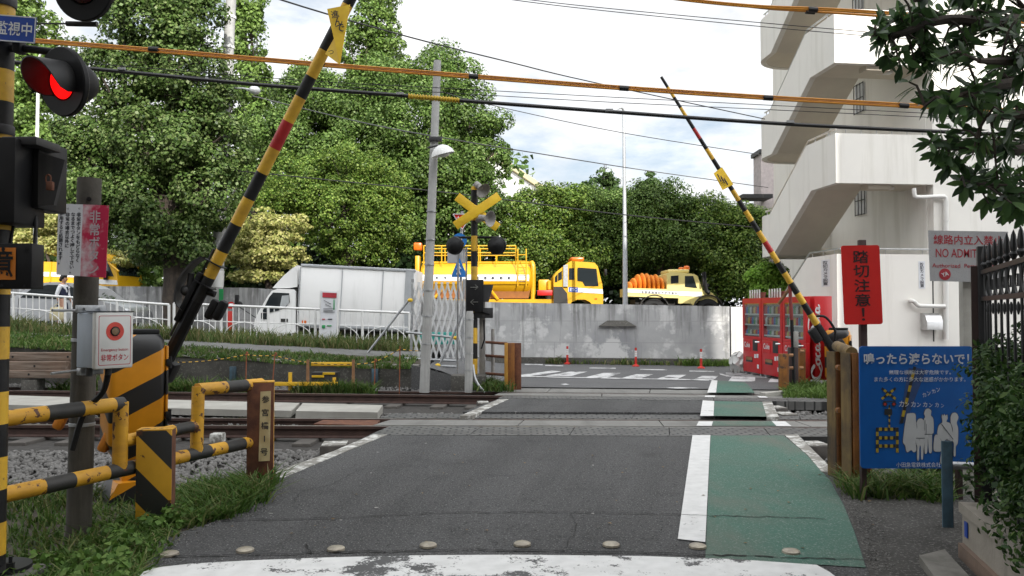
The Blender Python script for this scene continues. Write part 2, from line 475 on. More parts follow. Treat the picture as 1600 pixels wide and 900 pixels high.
def rubber():
    m, nt, N, L, B = _nodes('rubber crossing panel')
    V = N.new('ShaderNodeTexCoord').outputs['Object']
    br = N.new('ShaderNodeTexBrick'); br.offset = .5
    br.inputs['Scale'].default_value = 1.; br.inputs['Brick Width'].default_value = .155; br.inputs['Row Height'].default_value = .1
    br.inputs['Mortar Size'].default_value = .016; br.inputs['Mortar Smooth'].default_value = .3
    br.inputs['Color1'].default_value = (.11, .11, .108, 1); br.inputs['Color2'].default_value = (.15, .148, .14, 1); br.inputs['Mortar'].default_value = (.022, .022, .022, 1)
    L.new(V, br.inputs['Vector'])
    f = ramp(N, L, noise(N, L, V, 2.5, 5), .4, .65)
    o = mixrgb(N, L, f, br.outputs['Color'], (.045, .045, .044, 1))
    mo = N.new('ShaderNodeMix'); mo.data_type = 'RGBA'; mo.inputs[0].default_value = .55
    L.new(br.outputs['Color'], mo.inputs[6]); L.new(o, mo.inputs[7])
    L.new(mo.outputs[2], B.inputs['Base Color']); B.inputs['Roughness'].default_value = .6
    iv = N.new('ShaderNodeMath'); iv.operation = 'SUBTRACT'; iv.inputs[0].default_value = 1; L.new(br.outputs['Fac'], iv.inputs[1])
    bump(N, L, B, iv.outputs[0], .8, .012)
    return m
M['rubber'] = rubber()

# ------------------------------------------------------------------ ground
X3, Y3 = Vector((1, 0, 0)), Vector((0, 1, 0))
def slab(name, pts, z, m, th=.12, struct=True):
    """flat slab whose top outline is a list of ground points (x, y)"""
    mb = MB(); mb.prism([(p[0], p[1]) for p in pts], (0, 0, z), X3, Y3, -th)
    return mb.build(name, m, smooth=0, kind='structure' if struct else None)
def PX(lst, z=0.): return [G(a, b, z) for a, b in lst]
def sheet(mb, lst, z, mi=0):
    P = [Vector((p[0], p[1], z)) for p in PX(lst)]
    s = sum(P[i].x * P[(i + 1) % len(P)].y - P[(i + 1) % len(P)].x * P[i].y for i in range(len(P)))
    mb.poly(P if s > 0 else P[::-1], mi)

mb = MB(); S_ = 600
mb.poly([(-S_, -S_, -.34), (S_, -S_, -.34), (S_, S_, -.34), (-S_, S_, -.34)])
mb.build('ground', M['dirt_far'], kind='structure')

def y_r1(x): return 10.36 - .0266 * x
def y_r2(x): return 14.09 - .102 * x
GA = 1.067

# road before the tracks
left_edge = PX([(205, 905), (262, 838), (300, 826), (345, 812), (405, 783), (421, 741), (520, 706), (578, 679.5)])
right_edge = PX([(1248, 679.5), (1297, 730), (1304, 750), (1312, 766), (1420, 772), (1500, 768)])
slab('road', [(-3.4, -9), (-2.55, 2.0)] + [(p.x, p.y) for p in left_edge] + [(p.x, p.y) for p in right_edge] + [(3.4, 4.6), (3.4, -9)], 0., M['asphalt'], .3)
mb = MB()
def ribbon(mb, lst, w, z, mi=0, jit=.01, seed=1):
    rg = random.Random(seed); P = [G(a, b) for a, b in lst]
    Q = []
    for i in range(len(P) - 1):
        k = max(2, int((P[i + 1] - P[i]).length / .05))
        for j in range(k):
            q = P[i].lerp(P[i + 1], j / k); Q.append(Vector((q.x + rg.gauss(0, jit * .5), q.y + rg.gauss(0, jit), 0)))
    for i in range(len(Q) - 1):
        a, b = Q[i], Q[i + 1]; t = (b - a); t = t.normalized() if t.length > 1e-6 else X3
        n = Vector((-t.y, t.x, 0)); wa = w * (.35 + .9 * rg.random()) / 2
        mb.poly([(a.x - n.x * wa, a.y - n.y * wa, z), (b.x - n.x * wa, b.y - n.y * wa, z), (b.x + n.x * wa, b.y + n.y * wa, z), (a.x + n.x * wa, a.y + n.y * wa, z)], mi)
ribbon(mb, [(258, 872), (380, 868), (480, 866), (640, 861), (800, 861), (1000, 865), (1100, 868), (1250, 874), (1385, 877)], .016, .010, seed=3)
ribbon(mb, [(322, 815), (430, 813), (560, 809), (700, 802), (850, 801), (1000, 804), (1100, 807), (1300, 812)], .012, .010, seed=4)
ribbon(mb, [(480, 851), (486, 870)], .012, .009, seed=5)
ribbon(mb, [(760, 842), (780, 851), (770, 860)], .006, .009, seed=6)
ribbon(mb, [(860, 840), (960, 842), (1060, 846)], .005, .009, seed=8)
ribbon(mb, [(455, 790), (470, 770), (520, 758), (560, 735), (640, 726)], .006, .009, 0, .02, 9); ribbon(mb, [(880, 862), (900, 830), (893, 802)], .005, .009, 0, .015, 10)
mb.build('road_crack', M['crack'], kind='structure')

# white flaking concrete edge beams of the crossing
mb = MB()
for pl in ([(583, 679.4), (606, 679.4), (545, 704), (440, 748), (421, 741), (520, 706)], [(1225, 679.5), (1246, 679.5), (1297, 730), (1303, 738), (1284, 738), (1262, 712)]):
    P = [(p.x, p.y) for p in PX(pl)]; mb.prism(P, (0, 0, .006), X3, Y3, -.2)
for pl in ([(780, 624), (795, 624), (738, 650), (719, 650)], [(1191, 628), (1206, 628), (1217, 652), (1198, 652)]):
    P = [(p.x, p.y) for p in PX(pl)]; mb.prism(P, (0, 0, .006), X3, Y3, -.2)
mb.build('crossing_edge', M['edge_paint'], kind='structure')

# panels along and between the rails
def xat(px, d): return (px - 800) / FPX * d
def band(name, fy, off0, off1, x0, x1, z0, z1, m, step=None, gap=.012, skew=0.):
    mb = MB(); x = x0
    st = step or (x1 - x0)
    while x < x1 - 1e-3:
        xe = min(x + st, x1)
        a, b = x + gap / 2, xe - gap / 2
        top = [Vector((a, fy(a) + off0, z0)), Vector((b, fy(b) + off0, z0)), Vector((b + skew, fy(b) + off1, z1)), Vector((a + skew, fy(a) + off1, z1))]
        lo = [v - Vector((0, 0, .14)) for v in top]
        mb.add(top + lo, [(0, 1, 2, 3), (0, 4, 5, 1), (1, 5, 6, 2), (2, 6, 7, 3), (3, 7, 4, 0)])
        x = xe
    return mb.build(name, m, smooth=0, kind='structure')
XE = 7.5
band('crossing_panel', y_r1, -.76, -.05, -1.72, XE, .004, .004, M['rubber'], 1.2, .01, .13)
band('crossing_slab', y_r1, .1, GA - .1, -1.83, XE, -.004, -.05, M['panel'], 1.9, .016, .1)
band('crossing_panel', y_r1, GA + .05, GA + .4, -1.9, XE, -.046, -.03, M['rubber'], 1.2, .01, .1)
band('crossing_panel', y_r2, -.46, -.05, xat(778, 14), 8, .004, .004, M['rubber'], 1.2, .01, .1)
band('crossing_slab', y_r2, .1, GA - .1, xat(772, 14.5), 8, -.004, -.05, M['panel'], 1.9, .016, .1)
band('crossing_slab', y_r2, GA + .05, GA + .5, xat(700, 15.4), 8, -.046, -.02, M['panel'], 1.9, .016, .1)
# asphalt between the tracks
mid = [(720, 650.), (781, 623.), (1206, 627.), (1217, 653)]
P = PX(mid); P[0].y = y_r1(P[0].x) + GA + .41; P[3].y = y_r1(P[3].x) + GA + .41; P[1].y = y_r2(P[1].x) - .47; P[2].y = y_r2(P[2].x) - .47
slab('road', [(p.x, p.y) for p in P], 0., M['asphalt'], .2)

# the street beyond, rising to the left
def zf(x):
    """top of the verge on the far side of the tracks, rising to the left"""
    return .5 + max(0., -3.0 - x) * .05 if x < -2.6 else .5
def zs(x):
    if x <= -2.0: return .42 + max(0, -3. - x) * .05
    if x >= -.3: return 0.
    t = (x + 2.0) / 1.7; return .42 * (1 - t * t * (3 - 2 * t))
mb = MB(); xs = [-45, -30, -20, -16, -12, -9, -6, -4, -3, -2.0, -1.7, -1.4, -1.1, -.8, -.5, -.3, 2, 5, 8, 12, 30]
for i in range(len(xs) - 1):
    a, b = xs[i], xs[i + 1]
    ya = (21.7 if a < -1.99 else y_r2(a) + GA + .52); yb = (21.7 if b < -1.99 else y_r2(b) + GA + .52)
    if a < -1.99 and b > -2.01: yb = ya
    mb.poly([(a, ya, zs(a)), (b, yb, zs(b)), (b, 29.5, zs(b)), (a, 29.5, zs(a))])
mb.add([(-2.0, y_r2(-2) + GA + .52, -.1), (-.3, y_r2(-.3) + GA + .52, -.1), (-.3, y_r2(-.3) + GA + .52, 0), (-2, y_r2(-2) + GA + .52, .42)], [(0, 1, 2, 3)])
mb.build('street', M['asphalt_far'], smooth=0, kind='structure')

# verge behind the far track: grass edge, footpath, grass strip
mb = MB(); xs2 = [-45, -30, -20, -16, -12, -9, -6, -4.5, -3, -1.9]
def edge_y(x): return y_r2(x) + GA + .95
for i in range(len(xs2) - 1):
    a, b = xs2[i], xs2[i + 1]
    for (f0, d0, f1, d1) in ((edge_y, 0, None, 17.2), (None, 17.2, None, 19.6), (None, 19.6, None, 21.72)):
        ya0 = edge_y(a) if f0 else d0; yb0 = edge_y(b) if f0 else d0
        k0 = -.13 if f0 else -.05; k1 = -.05 if d1 == 17.2 else 0.
        if d0 == 19.6: k0 = 0.
        if d0 == 17.2: k0, k1 = -.05, 0.
        mb.poly([(a, ya0, zf(a) + k0), (b, yb0, zf(b) + k0), (b, d1, zf(b) + k1), (a, d1, zf(a) + k1)])
mb.build('verge', M['soil'], smooth=0, kind='structure')
mb = MB()
for i in range(len(xs2) - 1):
    a, b = xs2[i], xs2[i + 1]
    mb.poly([(a, 17.9, zf(a) - .031), (b, 17.9, zf(b) - .031), (b, 19.58, zf(b) + .004), (a, 19.58, zf(a) + .004)])
mb.build('footpath', M['path'], smooth=0, kind='structure')
def zverge(x, y):
    z = np.where(x < -3, .5 + (-3 - x) * .05, .5)
    return z + np.where(y < 17.2, -.13 + .08 * np.clip((y - 15.7) / 1.5, 0, 1), np.where(y < 19.6, -.05 + .05 * (y - 17.2) / 2.4, 0.))

# near left soil, sloping away from the road
le = [(-2.55, 2.0)] + [(p.x, p.y) for p in left_edge[:6]]
def edge_x(y):
    for i in range(len(le) - 1):
        if le[i][1] <= y <= le[i + 1][1]:
            t = (y - le[i][1]) / (le[i + 1][1] - le[i][1] + 1e-9); return le[i][0] + t * (le[i + 1][0] - le[i][0])
    return le[0][0] if y < le[0][1] else le[-1][0]
def zsoil(x, y):
    x = np.atleast_1d(np.asarray(x, float)); y = np.atleast_1d(np.asarray(y, float))
    ex = np.array([edge_x(v) for v in y]); d = np.clip((ex - x) / .9, -.2, 1.)
    return -.012 - .12 * np.clip(d, 0, 1) - .03 * np.clip((y - 6.3) / 1., 0, 1)
nx, ny = 40, 40; vs = []; fs = []
for j in range(ny + 1):
    y = 1.5 + (7.35 - 1.5) * j / ny
    for i in range(nx + 1):
        t = i / nx; x = edge_x(y) + .12 - (1 - t) * 12 * (1 - t)
        z = float(zsoil(x, y)[0]) + .012 * math.sin(x * 9 + y * 4) + (-.09 if j == ny else 0)
        vs.append((x, y, z))
for j in range(ny):
    for i in range(nx): fs.append((j * (nx + 1) + i, j * (nx + 1) + i + 1, (j + 1) * (nx + 1) + i + 1, (j + 1) * (nx + 1) + i))
MB().add(vs, fs).build('soil', M['soil'], kind='structure')
# bed of the tracks
mb = MB(); mb.poly([(-45, 7.2, -.2), (-1.5, 7.2, -.2), (-1.5, 17.2, -.2), (-45, 17.2, -.2)]); mb.poly([(-1.5, 9.0, -.2), (45, 9.0, -.2), (45, 16, -.2), (-1.5, 16.0, -.2)])
mb.build('track_bed', M['ballast_bed'], kind='structure')
flat = lambda z: (lambda x, y: np.full(len(x), z))
stones('ballast', 'grey crushed stone ballast beside the near track', [(p.x, p.y) for p in PX([(-160, 760), (-160, 685), (560, 684), (470, 722), (415, 752)])], 5200, .034, M['stone'], flat(-.165), 1)
stones('ballast', 'grey crushed stone ballast along the far track', [(p.x, p.y) for p in PX([(-80, 632), (760, 632), (715, 652), (-80, 648)])] , 2600, .034, M['stone'], flat(-.16), 2)
stones('ballast', 'dark stones at the foot of the low concrete wall', [(-13, y_r2(-13) + GA + .2), (-1.3, y_r2(-1.3) + GA + .2), (-1.3, y_r2(-1.3) + GA + 1.0), (-13, y_r2(-13) + GA + 1.)], 1800, .04, M['stone'], flat(-.1), 3)
stones('ballast', 'stone ballast right of the crossing between the tracks', [(p.x, p.y) for p in PX([(1225, 654), (1215, 630), (1420, 634), (1420, 660)])] + [], 700, .035, M['stone'], flat(-.14), 4)
stones('ballast', 'stone ballast right of the crossing beside the near track', [(p.x, p.y) for p in PX([(1300, 733), (1262, 690), (1400, 690), (1400, 730)])], 300, .035, M['stone'], flat(-.16), 5)

# ------------------------------------------------------------------ tracks
def rail_mesh(name, fy, off, ztop, parent, x0=-42, x1=42):
    mb = MB(); prof = [(-.0635, -.153), (.0635, -.153), (.0635, -.142), (.012, -.125), (.009, -.05), (.0325, -.038), (.0325, -.006), (.024, 0), (-.024, 0), (-.0325, -.006), (-.0325, -.038), (-.009, -.05), (-.012, -.125), (-.0635, -.142)]
    k = len(prof); vs = []
    for x in (x0, x1):
        for (a, b) in prof: vs.append((x, fy(x) + off + a, ztop + b))
    for i in range(k):
        j = (i + 1) % k; mb.add([vs[i], vs[j], vs[k + j], vs[k + i]], [(0, 3, 2, 1)], 1 if i in (7,) else 0)
    return mb.build(name, [M['rail_rust'], M['rail_head']], parent, smooth=0)
for (fy, lab, xsl) in ((y_r1, 'railway track nearer the viewer, rusty rails on concrete sleepers', [-9.2, -8.6, -8, -7.4, -6.8, -6.2, -5.6, -5, -4.4, -3.8, -3.2, -2.6, -2.05, 3.95, 4.55]),
                       (y_r2, 'railway track on the far side beside the low concrete wall', [-11, -10, -9, -8, -7, -6, -5, -4, -3, -2, -1.2, -.6, 4.3, 4.9, 5.5])):
    t = thing('railway_track', lab, 'railway track', (0, 0, 0), group='railway tracks')
    rail_mesh('rail', fy, 0, 0., t); rail_mesh('rail', fy, GA, -.05, t)
    first = None
    for x in xsl:
        a = math.atan((fy(1) - fy(0)))
        if first is None:
            s = MB(); s.box((0, 0, 0), (.24, 2.0, .16), None, 0, .02); first = s.build('sleeper', M['sleeper'], t); o = first
        else:
            o = first.copy(); COL.objects.link(o); o.parent = t
        o.location = (x, fy(x) + GA / 2, -.235); o.rotation_euler = (0, 0, a)
# two white-topped sleeper ends at the crossing edges
for (px, py, lab, sx) in ((523, 693, 'whitened sleeper end left of the crossing', .3), (1272, 693, 'whitened sleeper end right of the crossing near the posts', .28), (1212, 636, 'upper of two whitened sleeper ends between the tracks', .26), (1227, 646, 'lower of two whitened sleeper ends between the tracks', .26), (755, 628.5, 'small whitened sleeper end beside the far track', .2)):
    p = G(px, py, -.02)
    t = thing('sleeper_end', lab, 'sleeper', (p.x, p.y, -.02), (0, 0, .12))
    MB().box((0, 0, -.1), (sx, .34, .2), None, 0, .015).build('block', M['sleeper'], t)
    MB().box((0, 0, .003), (sx * .9, .31, .006), None, 0).build('painted_top', M['edge_paint'], t)

# painted markings
mb = MB()
sheet(mb, [(1059, 844), (1102, 849), (1110, 681), (1082, 681)], .009)
sheet(mb, [(1088, 665.3), (1112, 665.3), (1114, 658.3), (1092, 658.3)], .001); sheet(mb, [(1206, 658.3), (1227, 658.3), (1237, 665.8), (1213, 665.8)], .001)
sheet(mb, [(1094, 650.3), (1115, 650.3), (1116, 627), (1098, 626)], .005)
sheet(mb, [(1101, 620.6), (1117, 620.8), (1117.5, 618), (1102, 618)], .003); sheet(mb, [(1183, 619), (1196, 619.3), (1200, 621.6), (1187, 621.6)], .003)
sheet(mb, [(1105, 614.), (1119, 614.), (1121, 595), (1112, 594.5)], .008)
mb.build('lane_line', M['white_line'], kind='structure')
mb = MB()
sheet(mb, [(1110.5, 681), (1224, 681), (1258, 709), (1282, 735), (1296, 750), (1318, 790), (1335, 832), (1353, 888), (1290, 884), (1102, 876)], .005)
sheet(mb, [(1112.4, 665.3), (1213, 665.3), (1206, 658.3), (1114.4, 658.3)], .001)
sheet(mb, [(1115.4, 650.3), (1198, 651.5), (1191, 628.5), (1116.3, 627)], .005)
sheet(mb, [(1119.3, 614.), (1179, 614.), (1172, 605), (1164, 597.5), (1121.3, 595)], .006)
mb.build('green_lane', M['green'], kind='structure')
mb = MB(); top = [(236, 891), (300, 884), (400, 878.5), (520, 874), (650, 871), (800, 870), (1000, 872), (1150, 877), (1276, 886), (1296, 897)]
P = [G(a, b) for a, b in top]; Q = [Vector((p.x * (1 - .06), p.y - .52, 0)) for p in P]; Q[0].x = P[0].x - .1; Q[-1].x = P[-1].x + .02
for i in range(len(P) - 1):
    mb.poly([(Q[i].x, Q[i].y, .013), (Q[i + 1].x, Q[i + 1].y, .013), (P[i + 1].x, P[i + 1].y, .013), (P[i].x, P[i].y, .013)])
mb.build('stop_line', M['stop_line'], kind='structure')
mb = MB()
for st in ([(822, 589), (800, 588), (862, 579.5), (880, 580.5)], [(852, 587.6), (893, 587.8), (918, 581), (890, 581)], [(912, 590.3), (948, 590.6), (971, 583), (943, 583)], [(968.6, 591.6), (1000, 592), (1021, 585), (994, 585)],
           [(1025, 592.6), (1058, 593), (1072.5, 586), (1046, 586)], [(1083.5, 593.5), (1115, 594), (1122, 588), (1097, 587.6)], [(1138, 596), (1180, 596.7), (1180, 589.6), (1143.5, 589)], [(1200, 597.5), (1235, 598), (1235, 591), (1205, 590.5)]):
    sheet(mb, st, .006)
mb.build('zebra_crossing', M['worn_line'], kind='structure')
mb = MB()
sheet(mb, [(790, 588.8), (790, 587.5), (1108, 593.6), (1108, 595.2)], .009)
for x0, x1, y in ((820, 848, 569.5), (852, 880, 571.2), (921, 962, 575), (1000, 1042, 577.5), (1077, 1116, 580.)): sheet(mb, [(x0, y + .8), (x1, y + 1.4), (x1, y), (x0, y - .6)], .006)
sheet(mb, [(1124, 583), (1132, 585.5), (1141, 588), (1134, 588), (1125, 585.5)], .006)
for k in range(4): sheet(mb, [(1134, 582.6 + k * 1.7), (1200, 584.6 + k * 1.7), (1200, 585.3 + k * 1.7), (1134, 583.3 + k * 1.7)], .006)
sheet(mb, [(1030, 606.5), (1060, 605.3), (1095, 606.8), (1060, 607.6)], .006); sheet(mb, [(876, 600.5), (884, 599.7), (890, 601.4), (882, 602)], .006)
mb.build('road_marking', M['worn_line'], kind='structure')
mb = MB()   # pale kerb at the right far corner
mb.prism([(p.x, p.y) for p in PX([(1187, 616.5), (1246, 611), (1248, 612.5), (1196, 618.)])], (0, 0, .04), X3, Y3, -.2); mb.build('kerb', M['concrete_pale'], kind='structure')
# ------------------------------------------------------------------ painted metals and shared materials
M['yellow_rust'] = mat('chipped yellow paint', (.62, .33, .02), .55, col2=(.5, .25, .015), scale=5, chip=(.085, .032, .016), chip_scale=15, chip_lo=.585, streak=(3, 3, 9), streak_col=(.4, .2, .02), streak_lo=.5, streak_hi=.7, bmp=.15, bscale=30)
M['black_rust'] = mat('chipped black paint', (.018, .018, .017), .55, col2=(.03, .028, .025), scale=6, chip=(.09, .035, .015), chip_scale=11, chip_lo=.64, bmp=.15, bscale=30)
M['yellow'] = mat('yellow paint', (.7, .42, .025), .5, col2=(.6, .35, .02), scale=4, streak=(7, 7, .8), streak_col=(.4, .24, .03), streak_lo=.58, streak_hi=.85)
M['yellow_flag'] = mat('yellow plastic flag', (.78, .52, .02), .55, col2=(.7, .43, .02), scale=8)
M['boom_yellow'] = mat('boom yellow', (.66, .39, .03), .45, col2=(.46, .26, .03), scale=7, lo=.42, hi=.7, chip=(.2, .13, .05), chip_scale=30, chip_lo=.66)
M['boom_black'] = mat('boom black', (.009, .009, .01), .45, col2=(.02, .02, .02), scale=9, spec=.3)
M['boom_red'] = mat('boom red', (.42, .018, .02), .45, col2=(.33, .015, .015), scale=9)
M['black'] = mat('black painted steel', (.007, .007, .008), .5, col2=(.012, .012, .013), scale=5, bmp=.05, spec=.25)
M['black_grey'] = mat('weathered dark steel', (.03, .03, .032), .55, col2=(.02, .02, .021), scale=4, streak=(9, 9, 1.2), streak_col=(.065, .06, .055), streak_lo=.52, streak_hi=.8)
M['galv'] = mat('galvanised steel', (.42, .43, .44), .45, .6, col2=(.3, .31, .32), scale=14, bmp=.05)
M['grey_paint'] = mat('grey blue paint', (.36, .41, .48), .5, col2=(.32, .37, .43), scale=4, streak=(9, 9, .9), streak_col=(.27, .3, .33), streak_lo=.56, streak_hi=.85)
M['grey_white'] = mat('pale grey paint', (.6, .6, .58), .45, col2=(.54, .54, .52), scale=4, streak=(9, 9, 1.2), streak_col=(.45, .44, .41), streak_lo=.58, streak_hi=.9)
M['wood_pole'] = mat('weathered concrete post', (.075, .068, .056), .9, col2=(.045, .041, .034), scale=5, bmp=.4, bscale=35, streak=(10, 10, .7), streak_col=(.11, .1, .085), streak_lo=.5, streak_hi=.75)
M['sign_white'] = mat('white sign enamel', (.64, .65, .68), .45, col2=(.58, .59, .62), scale=5)
M['sign_red'] = mat('red sign enamel', (.62, .014, .01), .45, col2=(.55, .012, .01), scale=5)
M['sign_blue'] = mat('blue sign enamel', (.015, .06, .33), .4, col2=(.012, .05, .28), scale=5)
M['ink'] = mat('dark sign ink', (.02, .022, .035), .6)
M['ink_red'] = mat('red sign ink', (.42, .03, .045), .6)
M['ink_white'] = mat('white sign ink', (.68, .69, .7), .6)
M['ink_pale'] = mat('faded lettering', (.5, .45, .47), .6, col2=(.4, .32, .35), scale=25)
M['orange_panel'] = mat('orange panel', (.55, .17, .012), .5, col2=(.45, .13, .01), scale=8)
M['rust'] = mat('rusted steel', (.16, .06, .028), .85, col2=(.08, .03, .018), scale=8, bmp=.3, bscale=40)
M['grass'] = leaf_mat('grass blades', [(.04, .085, .016), (.065, .13, .024), (.1, .17, .04), (.19, .18, .08)], .35, .5)
M['grass_dark'] = leaf_mat('dark grass blades', [(.035, .075, .016), (.06, .115, .022), (.09, .15, .035), (.17, .16, .07)], .3, .5)
M['grass_light'] = leaf_mat('fresh grass blades', [(.07, .13, .025), (.1, .17, .035), (.13, .19, .05)], .35, .5)
M['grass_dry'] = leaf_mat('tall weeds', [(.06, .11, .025), (.09, .14, .04), (.15, .17, .06), (.26, .22, .11)], .35, .5)

def stripes(name, a, b, vec, freq, phase=0., chip=None, rough=.5):
    m, nt, N, L, B = _nodes(name)
    V = N.new('ShaderNodeTexCoord').outputs['Object']
    d = N.new('ShaderNodeVectorMath'); d.operation = 'DOT_PRODUCT'; L.new(V, d.inputs[0]); d.inputs[1].default_value = vec
    mu = N.new('ShaderNodeMath'); mu.operation = 'MULTIPLY_ADD'; L.new(d.outputs['Value'], mu.inputs[0]); mu.inputs[1].default_value = freq; mu.inputs[2].default_value = phase
    fr = N.new('ShaderNodeMath'); fr.operation = 'FRACT'; L.new(mu.outputs[0], fr.inputs[0])
    gt = N.new('ShaderNodeMath'); gt.operation = 'GREATER_THAN'; L.new(fr.outputs[0], gt.inputs[0]); gt.inputs[1].default_value = .5
    f = ramp(N, L, noise(N, L, V, 4., 5), .35, .7)
    A = mixrgb(N, L, f, c4(a), c4(tuple(x * .8 for x in a)))
    o = mixrgb(N, L, gt.outputs[0], A, c4(b))
    if chip:
        o = mixrgb(N, L, ramp(N, L, noise(N, L, V, 10., 6), .63, .655), o, c4(chip))
    L.new(o, B.inputs['Base Color']); B.inputs['Roughness'].default_value = rough
    return m

# ------------------------------------------------------------------ left warning signal
d0 = 4.7; s0 = d0 / FPX
pole_x = xat(-5, d0)
sig = thing('crossing_signal', 'tall black and yellow signal post with glowing red lamp in the near left corner', 'crossing signal', (pole_x, d0, -.1))
def band_pole(mb, x, y, z0, z1, r, h, zref, n=20):
    """alternating yellow (material 1) and black (material 0) bands; a yellow one starts at zref"""
    zs_ = [z0]; k = math.ceil((z0 - zref) / h - 1e-6)
    while zref + k * h < z1: zs_.append(zref + k * h); k += 1
    zs_.append(z1)
    for a, b in zip(zs_[:-1], zs_[1:]):
        if b - a < 1e-4: continue
        i = math.floor(((a + b) / 2 - zref) / h)
        mb.tube([(x, y, a), (x, y, b)], r, n, mi=1 if i % 2 == 0 else 0, cap=False)
mb = MB(); band_pole(mb, pole_x, d0, -.1, 4.4, .069, .19, W(0, 160, d0).z); mb.build('pole', [M['boom_black'], M['boom_yellow']], sig, True)
for yy in (212, 12): mb = MB(); mb.lathe([(.075, 0), (.078, .01), (.078, .05), (.075, .06)], (pole_x, d0, W(0, yy, d0).z)); mb.build('clamp', M['black_grey'], sig, True)

def signal_light(parent, c, nrm, r, lit, hoodlen=.2, world=True):
    c = Vector(c); n = Vector(nrm).normalized(); u = Vector((0, 0, 1)).cross(n).normalized(); v = n.cross(u)
    mb = MB(); mb.lathe([(.001, -.16 * r / .19), (r * .42, -.16 * r / .19), (r * .62, -.1 * r / .19), (r * .66, -.02), (r * .97, -.02), (r, -.012), (r, .012), (r * .97, .018), (r * .55, .012), (r * .5, .0)], c, n, 40)
    o = mb.build('signal_light', M['black'], parent, world)
    mb = MB(); mb.lathe([(r * .5, .012), (r * .4, .03), (r * .25, .042), (.001, .046)], c, n, 32); l = mb.build('lens', M['lens_on'] if lit else M['lens_off'], o, world)
    mb = MB(); ri, ro = r * .56, r * .6; a0, a1 = R(-35), R(215); K = 26; vs = []
    for i in range(K + 1):
        a = a0 + (a1 - a0) * i / K; t = (i / K); ln = hoodlen * (.3 + .7 * math.sin(math.pi * t) ** .55)
        dd = u * math.cos(a) + v * math.sin(a)
        vs += [c + dd * ro + n * .005, c + dd * ro * 1.06 + n * ln, c + dd * ri * 1.06 + n * ln, c + dd * ri + n * .005]
    fs = []
    for i in range(K):
        a = 4 * i
        for j in range(4): fs.append((a + j, a + 4 + j, a + 4 + (j + 1) % 4, a + (j + 1) % 4))
    fs += [(0, 1, 2, 3), (4 * K + 3, 4 * K + 2, 4 * K + 1, 4 * K)]
    mb.add(vs, fs); mb.build('hood', M['black_grey'], o, world)
    return o
M['lens_on'] = glow('lit red lens', (.9, .004, .004), 1.3)
M['lens_off'] = mat('unlit red lens', (.05, .006, .006), .2)
c1 = W(100, 128, 4.55)
signal_light(sig, c1, (-.42, -.88, -.16), .196, True, .2)
c2 = W(131, -22, 4.5)
signal_light(sig, c2, (-.2, -.95, -.16), .196, False, .17)
mb = MB(); a = W(0, 74, d0); mb.tube([a, a.lerp(W(100, 80, 4.62), .5), W(104, 84, 4.66)], .022, 12)
mb.ball(W(104, 84, 4.65), .04); mb.box(W(30, 72, 4.66), (.05, .07, .09), None, 0, .01); mb.build('arm', M['black'], sig, True)
mb = MB(); mb.tube([W(2, -30, d0), W(131, -24, 4.62)], .022, 12); mb.build('arm', M['black'], sig, True)
mb = MB(); mb.tube([W(56, 37, 4.62), W(104, 37, 4.6)], .005, 6); mb.tube([W(104, 37, 4.6), W(152, 38, 4.6)], .015, 10); mb.build('cable_end', M['black_grey'], sig, True)
# blue plate
mb = MB(); q = [W(-110, 14, 4.6), W(57, 27, 4.6), W(54, 65, 4.6), W(-113, 55, 4.6)]
ax = (q[1] - q[0]).normalized(); ay = (q[0] - q[3]).normalized()
mb.prism([(0, 0), ((q[1] - q[0]).length, 0), ((q[1] - q[0]).length, (q[0] - q[3]).length), (0, (q[0] - q[3]).length)], q[3], ax, ay, -.004); pl = mb.build('notice_plate', M['sign_blue'], sig, True)
lw, lh = (q[1] - q[0]).length, (q[0] - q[3]).length
def frame(parent, m, o, ax, ay, w_, h_, t, name='border', world=True, lift=.001, r=0):
    o = Vector(o); ax = Vector(ax).normalized(); ay = Vector(ay).normalized(); nz = ax.cross(ay); mb = MB()
    for (x0, y0, x1, y1) in ((0, 0, w_, t), (0, h_ - t, w_, h_), (0, t, t, h_ - t), (w_ - t, t, w_, h_ - t)):
        mb.poly([o + ax * a_ + ay * b_ + nz * lift for a_, b_ in ((x0, y0), (x1, y0), (x1, y1), (x0, y1))])
    return mb.build(name, m, parent, world, smooth=0)
frame(pl, M['ink_white'], q[3], ax, ay, lw, lh, .007)
lettering('作動監視中', pl, M['ink_white'], q[3] + ax * (lw - .2) + ay * lh * .5, ax, ay, h=.082, w=.36, bold=.014)
# cabinets
def pxbox(mb, x0, y0, x1, y1, d, depth, mi=0, bev=.006):
    a = W(x0, y0, d); b = W(x1, y1, d); c = (a + b) / 2
    mb.box((c.x, d + depth / 2, c.z), (abs(b.x - a.x), depth, abs(a.z - b.z)), None, mi, bev)
mb = MB(); pxbox(mb, -95, 214, 22, 348, 4.55, .3); cb = mb.build('indicator_box', M['black'], sig, True)
mb = MB(); mb.poly([W(21, 238, 4.55), W(21, 342, 4.55), W(34, 326, 4.86), W(34, 250, 4.86)]); mb.poly([W(24, 262, 4.58), W(24, 272, 4.58), W(27, 271, 4.64), W(27, 262, 4.64)]); mb.build('side_plate', M['black_grey'], cb, True)
mb = MB(); pxbox(mb, 30, 217, 60, 325, 4.72, .3); c2b = mb.build('relay_box', M['black'], sig, True)
mb = MB(); pxbox(mb, 2, 213, 57, 226, 4.6, .25); mb.build('box_cover', M['black_grey'], c2b, True)
mb = MB(); o_ = W(60, 237, 4.7); mb.prism([(0, 0), (W(101, 250, 4.7) - o_).to_tuple()[0::2], (W(84, 320, 4.7) - o_).to_tuple()[0::2], (W(59, 321, 4.7) - o_).to_tuple()[0::2]], o_, X3, (0, 0, 1), -.03); dr = mb.build('box_door', M['black_grey'], c2b, True)
